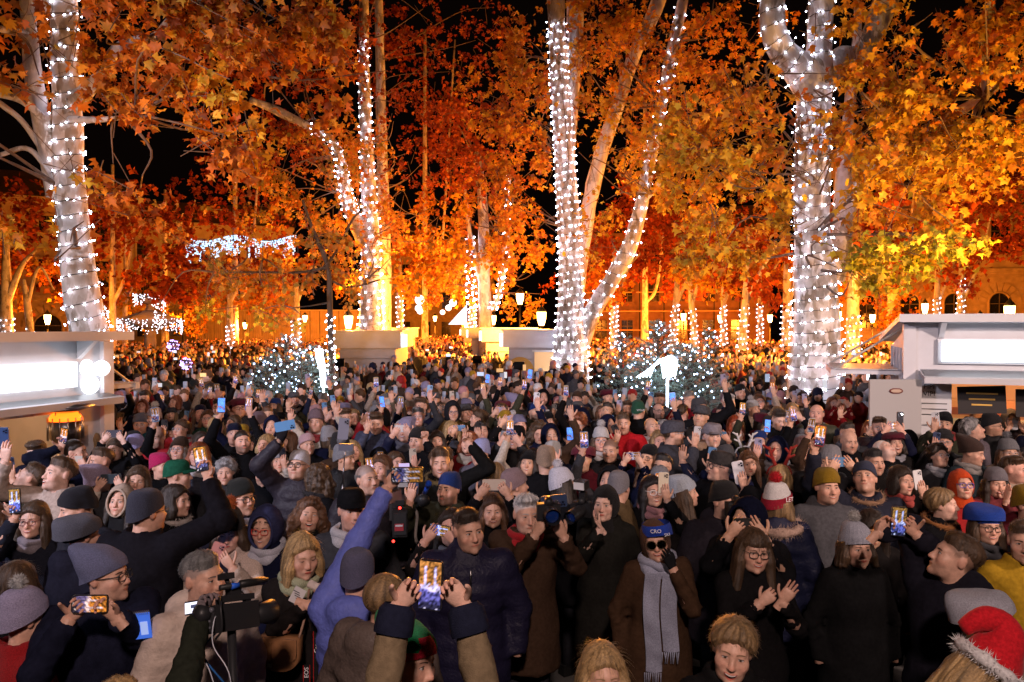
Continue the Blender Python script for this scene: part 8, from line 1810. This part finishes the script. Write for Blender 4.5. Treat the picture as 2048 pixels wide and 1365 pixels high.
V, Q, T = bagshape(.215, .125, .012); V += [0, -.043, .024]; m = MB(); m.add(V, Q, (.29, .135, .058)); m.P.append(T); m.mi.append(np.zeros(len(T))); m.sm.append(np.zeros(len(T), bool)); fl = m.build('flap', LEATH, bag)
m = MB(); m.box((-.03, -.052, .005), (.016, .006, .12), (.24, .11, .045)); m.box((-.03, -.057, -.045), (.022, .004, .018), (.5, .42, .3)); m.build('buckle_strap', LEATH, fl)
m = MB(); sh_ = np.array(bag.matrix_basis.inverted() @ Vector(pt(618, 1180, Yh - .10))); m.tube(spline([[.10, 0, .08], (np.array([.10, 0, .08]) + sh_) / 2 + np.array([.02, -.03, 0]), sh_], 6), .007, 6, (.26, .15, .10)); m.build('shoulder_strap', LEATH, bag)
p = pt(595, 1192, Yh - .24); bd = obj('name_badge', MB().box((0, 0, 0), (.062, .003, .085), (.62, .60, .62), 0, rotm('Y', R(28))).mesh('name_badge', M_PRINT), None, p); tag(bd, 'white name badge on the blonde woman\'s coat', 'badge')
for q in range(4):
    m = MB(); m.box((-.004 + .003 * q, -.0025, .022 - .013 * q), (.036 - .006 * (q % 2), .002, .004), (.08, .08, .1), 0, rotm('Y', R(28))); m.build('printed_line', M_PRINT, bd)
dslr(pt(648, 1232, Yh - .30), R(30), .5, 'black camera hanging in the blonde woman\'s hands', .07, False, .04)
for (px_, y0, y1, txt, tx) in ((632, 1245, 1370, 'Canon', 1290), (612, 1330, 1400, 'EOS', 1345)):
    a = pt(px_, y0, Yh - .33); b = pt(px_ + 3, y1, Yh - .33); L = a[2] - b[2]; r = empty('camera_strap', (a + b) / 2); tag(r, 'black camera strap with red edges reading ' + txt, 'strap')
    m = MB(); m.box((0, 0, 0), (.036, .003, L), (.016, .015, .016)); m.build('webbing', CLOTH, r)
    for s in (-1, 1): m = MB(); m.box((s * .016, -.002, 0), (.003, .002, L), (.45, .02, .02)); m.build('red_edge', CLOTH, r)
    zz = pt(px_, tx, Yh - .33)[2] - (a[2] + b[2]) / 2; lettering(r, txt, .030, Matrix.Translation((0, -.0035, zz)) @ Matrix.Rotation(R(90), 4, 'X') @ Matrix.Rotation(R(90), 4, 'Z'), INK_W)
# selfie stick with a slate phone
ys = 5.6; a = pt(683, 1005, ys); b = pt(690, 900, ys); r = empty('selfie_stick', a); tag(r, 'thin steel selfie stick with a phone clamp rising over the curly ponytail', 'selfie stick')
m = MB(); m.tube([np.zeros(3), (b - a) * .35], .006, 10, (.3, .3, .32)); m.tube([(b - a) * .35, (b - a) * .7], .005, 10, (.3, .3, .32)); m.tube([(b - a) * .7, b - a], .004, 10, (.3, .3, .32)); m.build('shaft', M_STEEL, r)
m = MB(); m.tube([-(b - a) * .12, (b - a) * .06], .015, 10, (.03, .03, .03)); m.build('grip', PLASTIC, r)
m = MB(); m.box(b - a + np.array([.01, 0, .02]), (.11, .03, .05), (.10, .10, .13)); m.build('clamp', PLASTIC, r)
phone(pt(687, 858, ys - .02), .2, .05, R(6), 'back', (.20, .20, .25), 'slate phone clamped on the selfie stick', 0, 1.05)
H(672, 1030, 'm', 'man in a dark olive sleeve gripping the selfie stick', 'the selfie stick holder', coat=(.035, .030, .025), yaw=170, by=170, hair='short', hcol='dark', z=1.50, arms=((-1, 683, 1012, 'wrap', -.1, (-.1, 0, 1), (-.2, -1, 0), 1),)) if False else None

# ------------------------------------------------------------------ small cut fir trees with lights
FIRB = MB().sph((0, 0, 0), 1.0, nu=8, nv=6).mesh('bulb', M_BULBFIR)
NEED = mat('fir_needles', None, .7, noise=.3, nscale=20)
def fir(P, h, rad, label, seed, nb=64, sparse_top=True):
    r_ = np.random.default_rng(seed); root = empty('fir_tree', (P[0], P[1], 0)); tag(root, label, 'fir tree', 'cut firs with lights'); m = MB(); m.tube([[0, 0, 0], [0, 0, h * .6], [0, 0, h]], [.05, .03, .006], 8, (.10, .07, .045)); m.build('trunk', BARKD, root)
    tw = MB(); NV, NF, NC = [], [], []; off = 0; bulbs = []
    for k in range(nb):
        t = (k + r_.uniform(0, .8)) / nb; z = h * (.22 + .76 * t); L = rad * (1 - t) ** .75 * r_.uniform(.8, 1.15) + .06; an = k * 2.4 + r_.uniform(-.3, .3); d = np.array([math.cos(an), math.sin(an), .28 + .45 * t])
        p0 = np.array([0, 0, z]); p1 = p0 + d * L * .6; p2 = p1 + np.array([d[0], d[1], -.05 + .5 * t]) * L * .4; S = spline([p0, p1, p2], 5); tw.tube(S, np.linspace(.010, .003, len(S)), 5, (.16, .12, .08), cap=False)
        segs = [S]
        for q in range(3, len(S) - 1, 2):
            for sd in (-1, 1):
                dd = np.cross(d, [0, 0, 1]) * sd * .7 + d * .7; e = S[q] + dd / np.linalg.norm(dd) * L * .30; segs.append(np.array([S[q], (S[q] + e) / 2 + [0, 0, .01], e]))
        for S2 in segs:
            nn = max(6, int(np.linalg.norm(S2[-1] - S2[0]) * 110)); tt = r_.uniform(.08, 1, nn); ix = tt * (len(S2) - 1); i0 = np.minimum(ix.astype(int), len(S2) - 2); f = (ix - i0)[:, None]; b = S2[i0] * (1 - f) + S2[i0 + 1] * f
            dr = S2[-1] - S2[0]; dr /= np.linalg.norm(dr) + 1e-9; o = r_.normal(0, 1, (nn, 3)); o -= dr * (o @ dr)[:, None]; o /= np.linalg.norm(o, axis=1, keepdims=True); nd = o * .8 + dr * .6; ln = r_.uniform(.03, .05, nn)[:, None]
            w_ = np.cross(nd, r_.normal(0, 1, (nn, 3))); w_ /= np.linalg.norm(w_, axis=1, keepdims=True); NV.append(np.stack([b - w_ * .004, b + w_ * .004, b + nd * ln], 1).reshape(-1, 3)); NC.append(np.repeat(np.array([.22, .31, .26]) * r_.uniform(.5, 1.4, (nn, 1)), 3, 0))
        if r_.random() < .8:
            for _ in range(1): bulbs.append(S[int(r_.integers(2, len(S)))] + r_.normal(0, .03, 3))
    tw.build('branch', BARKD, root); NV = np.vstack(NV); me = mesh_np('foliage', NV, [np.arange(len(NV)).reshape(-1, 3)], np.vstack(NC), None, False, [NEED]); f = obj('foliage', me, root); f['kind'] = 'stuff'
    sm = MB(); B_ = np.array(bulbs); B_ = B_[np.argsort(B_[:, 2])]; sm.tube(spline(B_, 2), .004, 4, cap=False); s = sm.build('string_lights', M_WIRE, None, (P[0], P[1], 0)); tag(s, 'lights on ' + label.split(',')[0], 'string lights', 'fir light strings')
    bme = FIRB
    for b in B_: q = obj('bulb', bme, s, b); rr = .0165; q.scale = (rr, rr, rr)
    return root
for (px_, yt, Y, rad, lab, sd, nb) in ((1316, 640, 14.2, .85, 'tallest fir in the middle of the lit fir group beside the forked tree', 1, 84), (1243, 664, 14.4, .65, 'slim fir at the forked tree end of the fir group', 2, 60), (1372, 688, 14.0, .95, 'bushy low fir of the group, thick with lights', 3, 90), (1416, 656, 14.6, .6, 'bare tipped fir at the wrapped tree end of the group', 4, 50), (1290, 700, 13.8, .7, 'low fir in front of the fir group', 5, 60)):
    p = pt(px_, yt, Y); fir(p, p[2], rad, lab, sd, nb)
for (px_, yt, Y, rad, lab, sd, nb) in ((572, 668, 15.2, .9, 'bare tipped fir left of the bright light figure', 6, 60), (626, 690, 15.4, .8, 'fir touching the bright light figure by the young tree', 7, 60), (535, 712, 15.0, .8, 'low outermost fir of the group before the orange crowd', 8, 56), (602, 700, 14.8, .8, 'low fir in the middle of the smaller group', 9, 56)):
    p = pt(px_, yt, Y); fir(p, p[2], rad, lab, sd, nb)
M_LEDF = mat('led_figure', (.72, .86, 1.0), .4, emit=16.0)
# light figures
p = pt(1322, 735, 13.4); m = MB()
for k in range(5): m.tube(spline([[-.44 + .06 * k, 0, -.18], [-.16 + .03 * k, -.02, .0 + .035 * k], [.14 + .04 * k, 0, .18 - .012 * k]], 4), .0065, 5)
m.tube(spline([[.05, 0, -.2], [.02, 0, .06], [.14, 0, .20], [.28, 0, .12], [.26, 0, -.14]], 6), .010, 6)
for k in range(7): m.tube([[.05 + .034 * k, .01 * (k % 2), -.2 + .02 * (k % 3)], [.06 + .03 * k, 0, .12 + .05 * math.sin(k * .5)]], .006, 5)
m.tube([[.12, .02, -.2], [.12, .02, -1.4]], .02, 6)
o = m.build('light_figure', M_LEDF, None, p); tag(o, 'blinding white sleigh shaped light figure among the firs', 'light figure')
p = pt(640, 738, 14.6); m = MB()
for k in range(4): m.tube(spline([[-.05 + .03 * k, 0, .38], [-.06 + .04 * k, 0, .2], [.0 + .03 * k, 0, 0], [.04 + .02 * k, 0, -.36]], 5), .016, 6)
m.tube([[.06, .02, -.3], [.06, .02, -1.3]], .018, 6); o = m.build('light_figure', M_LEDF, None, p); tag(o, 'narrow slanting white light figure beside the thin young tree', 'light figure')

# ------------------------------------------------------------------ fountain hung with lights
fy = 50.0; p = pt(300, 655, fy); fo = empty('fountain', (p[0], fy, 0)); tag(fo, 'tiered stone fountain hung with curtains of white lights', 'fountain')
ST = (.20, .17, .14); m = MB(); m.tube([[0, 0, 0], [0, 0, .5], [0, 0, .55], [0, 0, 2.6], [0, 0, 2.7]], [1.3, 1.2, .45, .32, .5], 20, ST); m.build('pedestal', M_STONE, fo)
m = MB(); m.tube([[0, 0, 2.65], [0, 0, 2.9], [0, 0, 3.15], [0, 0, 3.25]], [.6, 1.4, 1.85, 1.95], 28, ST); m.build('lower_bowl', M_STONE, fo)
m = MB(); m.tube([[0, 0, 3.1], [0, 0, 3.5], [0, 0, 4.0], [0, 0, 4.3]], [.6, .4, .22, .2], 14, ST); m.build('stem', M_STONE, fo)
m = MB(); m.tube([[0, 0, 4.25], [0, 0, 4.4], [0, 0, 4.55]], [.3, .7, .9], 24, ST); m.build('upper_bowl', M_STONE, fo)
B_ = []
for (rad, z0, dz, n) in ((1.95, 3.2, 1.0, 42), (.95, 4.85, .75, 26)):
    for k in range(n):
        an = 2 * np.pi * k / n; L = dz * rng.uniform(.35, 1)
        for z in np.arange(0, L, .13): B_.append([rad * math.cos(an), rad * math.sin(an), z0 - z])
for xo in (-1.75, 1.5):
    for k in range(60): B_.append([xo + rng.uniform(-.35, .35), -1.9 + rng.uniform(-.1, .1), rng.uniform(2.0 if xo < 0 else 2.6, 4.2)])
B_ = np.array(B_) + np.array([p[0], fy, 0]); B_ += rng.normal(0, .05, B_.shape); V, Q, T = octas(B_, .030); o = obj('light_curtain', mesh_np('light_curtain', V, [Q, T], None, None, True, [M_BULBF])); tag(o, 'short strands of white lights hanging from the fountain bowls', 'string lights'); o['kind'] = 'stuff'
# bluish light curtain in the crowns
yc_ = 54.0; B_ = []
for px_ in np.arange(372, 592, 2.6):
    L = 70 if px_ < 410 else 44 if 450 < px_ < 480 else 26 + 22 * (0.5 + .5 * math.sin(px_ * .09)); L *= rng.uniform(.4, 1); y = 478 + 6 * math.sin(px_ * .05)
    for yy in np.arange(y, y + L, 4.2):
        if rng.random() < .8: B_.append(pt(px_ + rng.uniform(-1.5, 1.5), yy, yc_ + rng.uniform(-.5, .5)))
B_ = np.array(B_); V, Q, T = octas(B_, .065); o = obj('light_curtain', mesh_np('light_curtain', V, [Q, T], None, None, True, [M_BULBC])); tag(o, 'ragged curtain of bluish lights hanging high among the trees behind the fountain', 'string lights'); o['kind'] = 'stuff'
m = MB(); m.tube([pt(366, 477, yc_), pt(480, 482, yc_), pt(596, 480, yc_)], .03, 5); m.tube([pt(366, 477, yc_), pt(366, 655 + 1500 * 2.7 / yc_, yc_)], .06, 6); m.tube([pt(596, 480, yc_), pt(596, 655 + 1500 * 2.7 / yc_, yc_)], .06, 6); o2 = m.build('cable_mast', M_METAL); tag(o2, 'two masts and cable carrying the bluish light curtain', 'mast')
# lit balloons on sticks
for (px_, py_, Y, lab) in ((372, 728, 17.5, 'clear balloon wound with violet lights over the orange crowd'), (346, 692, 24.0, 'clear balloon with violet lights deeper in the orange crowd')):
    p = pt(px_, py_, Y); r = empty('light_balloon', p); tag(r, lab, 'balloon'); q = px2m(11, Y); m = MB(); m.sph((0, 0, 0), q, nu=16, nv=10); m.build('balloon', mat('clear_balloon', (.8, .8, .85), .05, trans=.9), r)
    pts = np.array([[q * math.sin(a) * math.cos(a * 9), q * math.sin(a) * math.sin(a * 9), q * math.cos(a)] for a in np.linspace(.2, 3.0, 40)]); V, Q, T = octas(pts * 1.03, q * .10); ob = obj('bulb', mesh_np('bulb', V, [Q, T], None, None, True, [mat('violet_led', (.5, .35, 1.0), .4, emit=6.0, sampling='NONE')]), r); ob['kind'] = 'stuff'
    m = MB(); m.tube([[0, 0, -q], [0, 0, -p[2] + 1.5]], .008, 5, (.7, .7, .7)); m.build('stick', PLASTIC, r)
# flashlight burst phone near the kiosk: a phone lamp shining at the stage
p = pt(1800, 838, 8.2); ph = phone(p, .1, 0, 0, 'back', (.05, .05, .06), 'phone with its torch shining towards the stage'); m = MB(); m.sph((-.016, .009, .05), .007, nu=8, nv=6); m.build('torch', mat('phone_torch', (.85, .9, 1.0), .4, emit=220.0), ph)
bpy.context.view_layer.update()
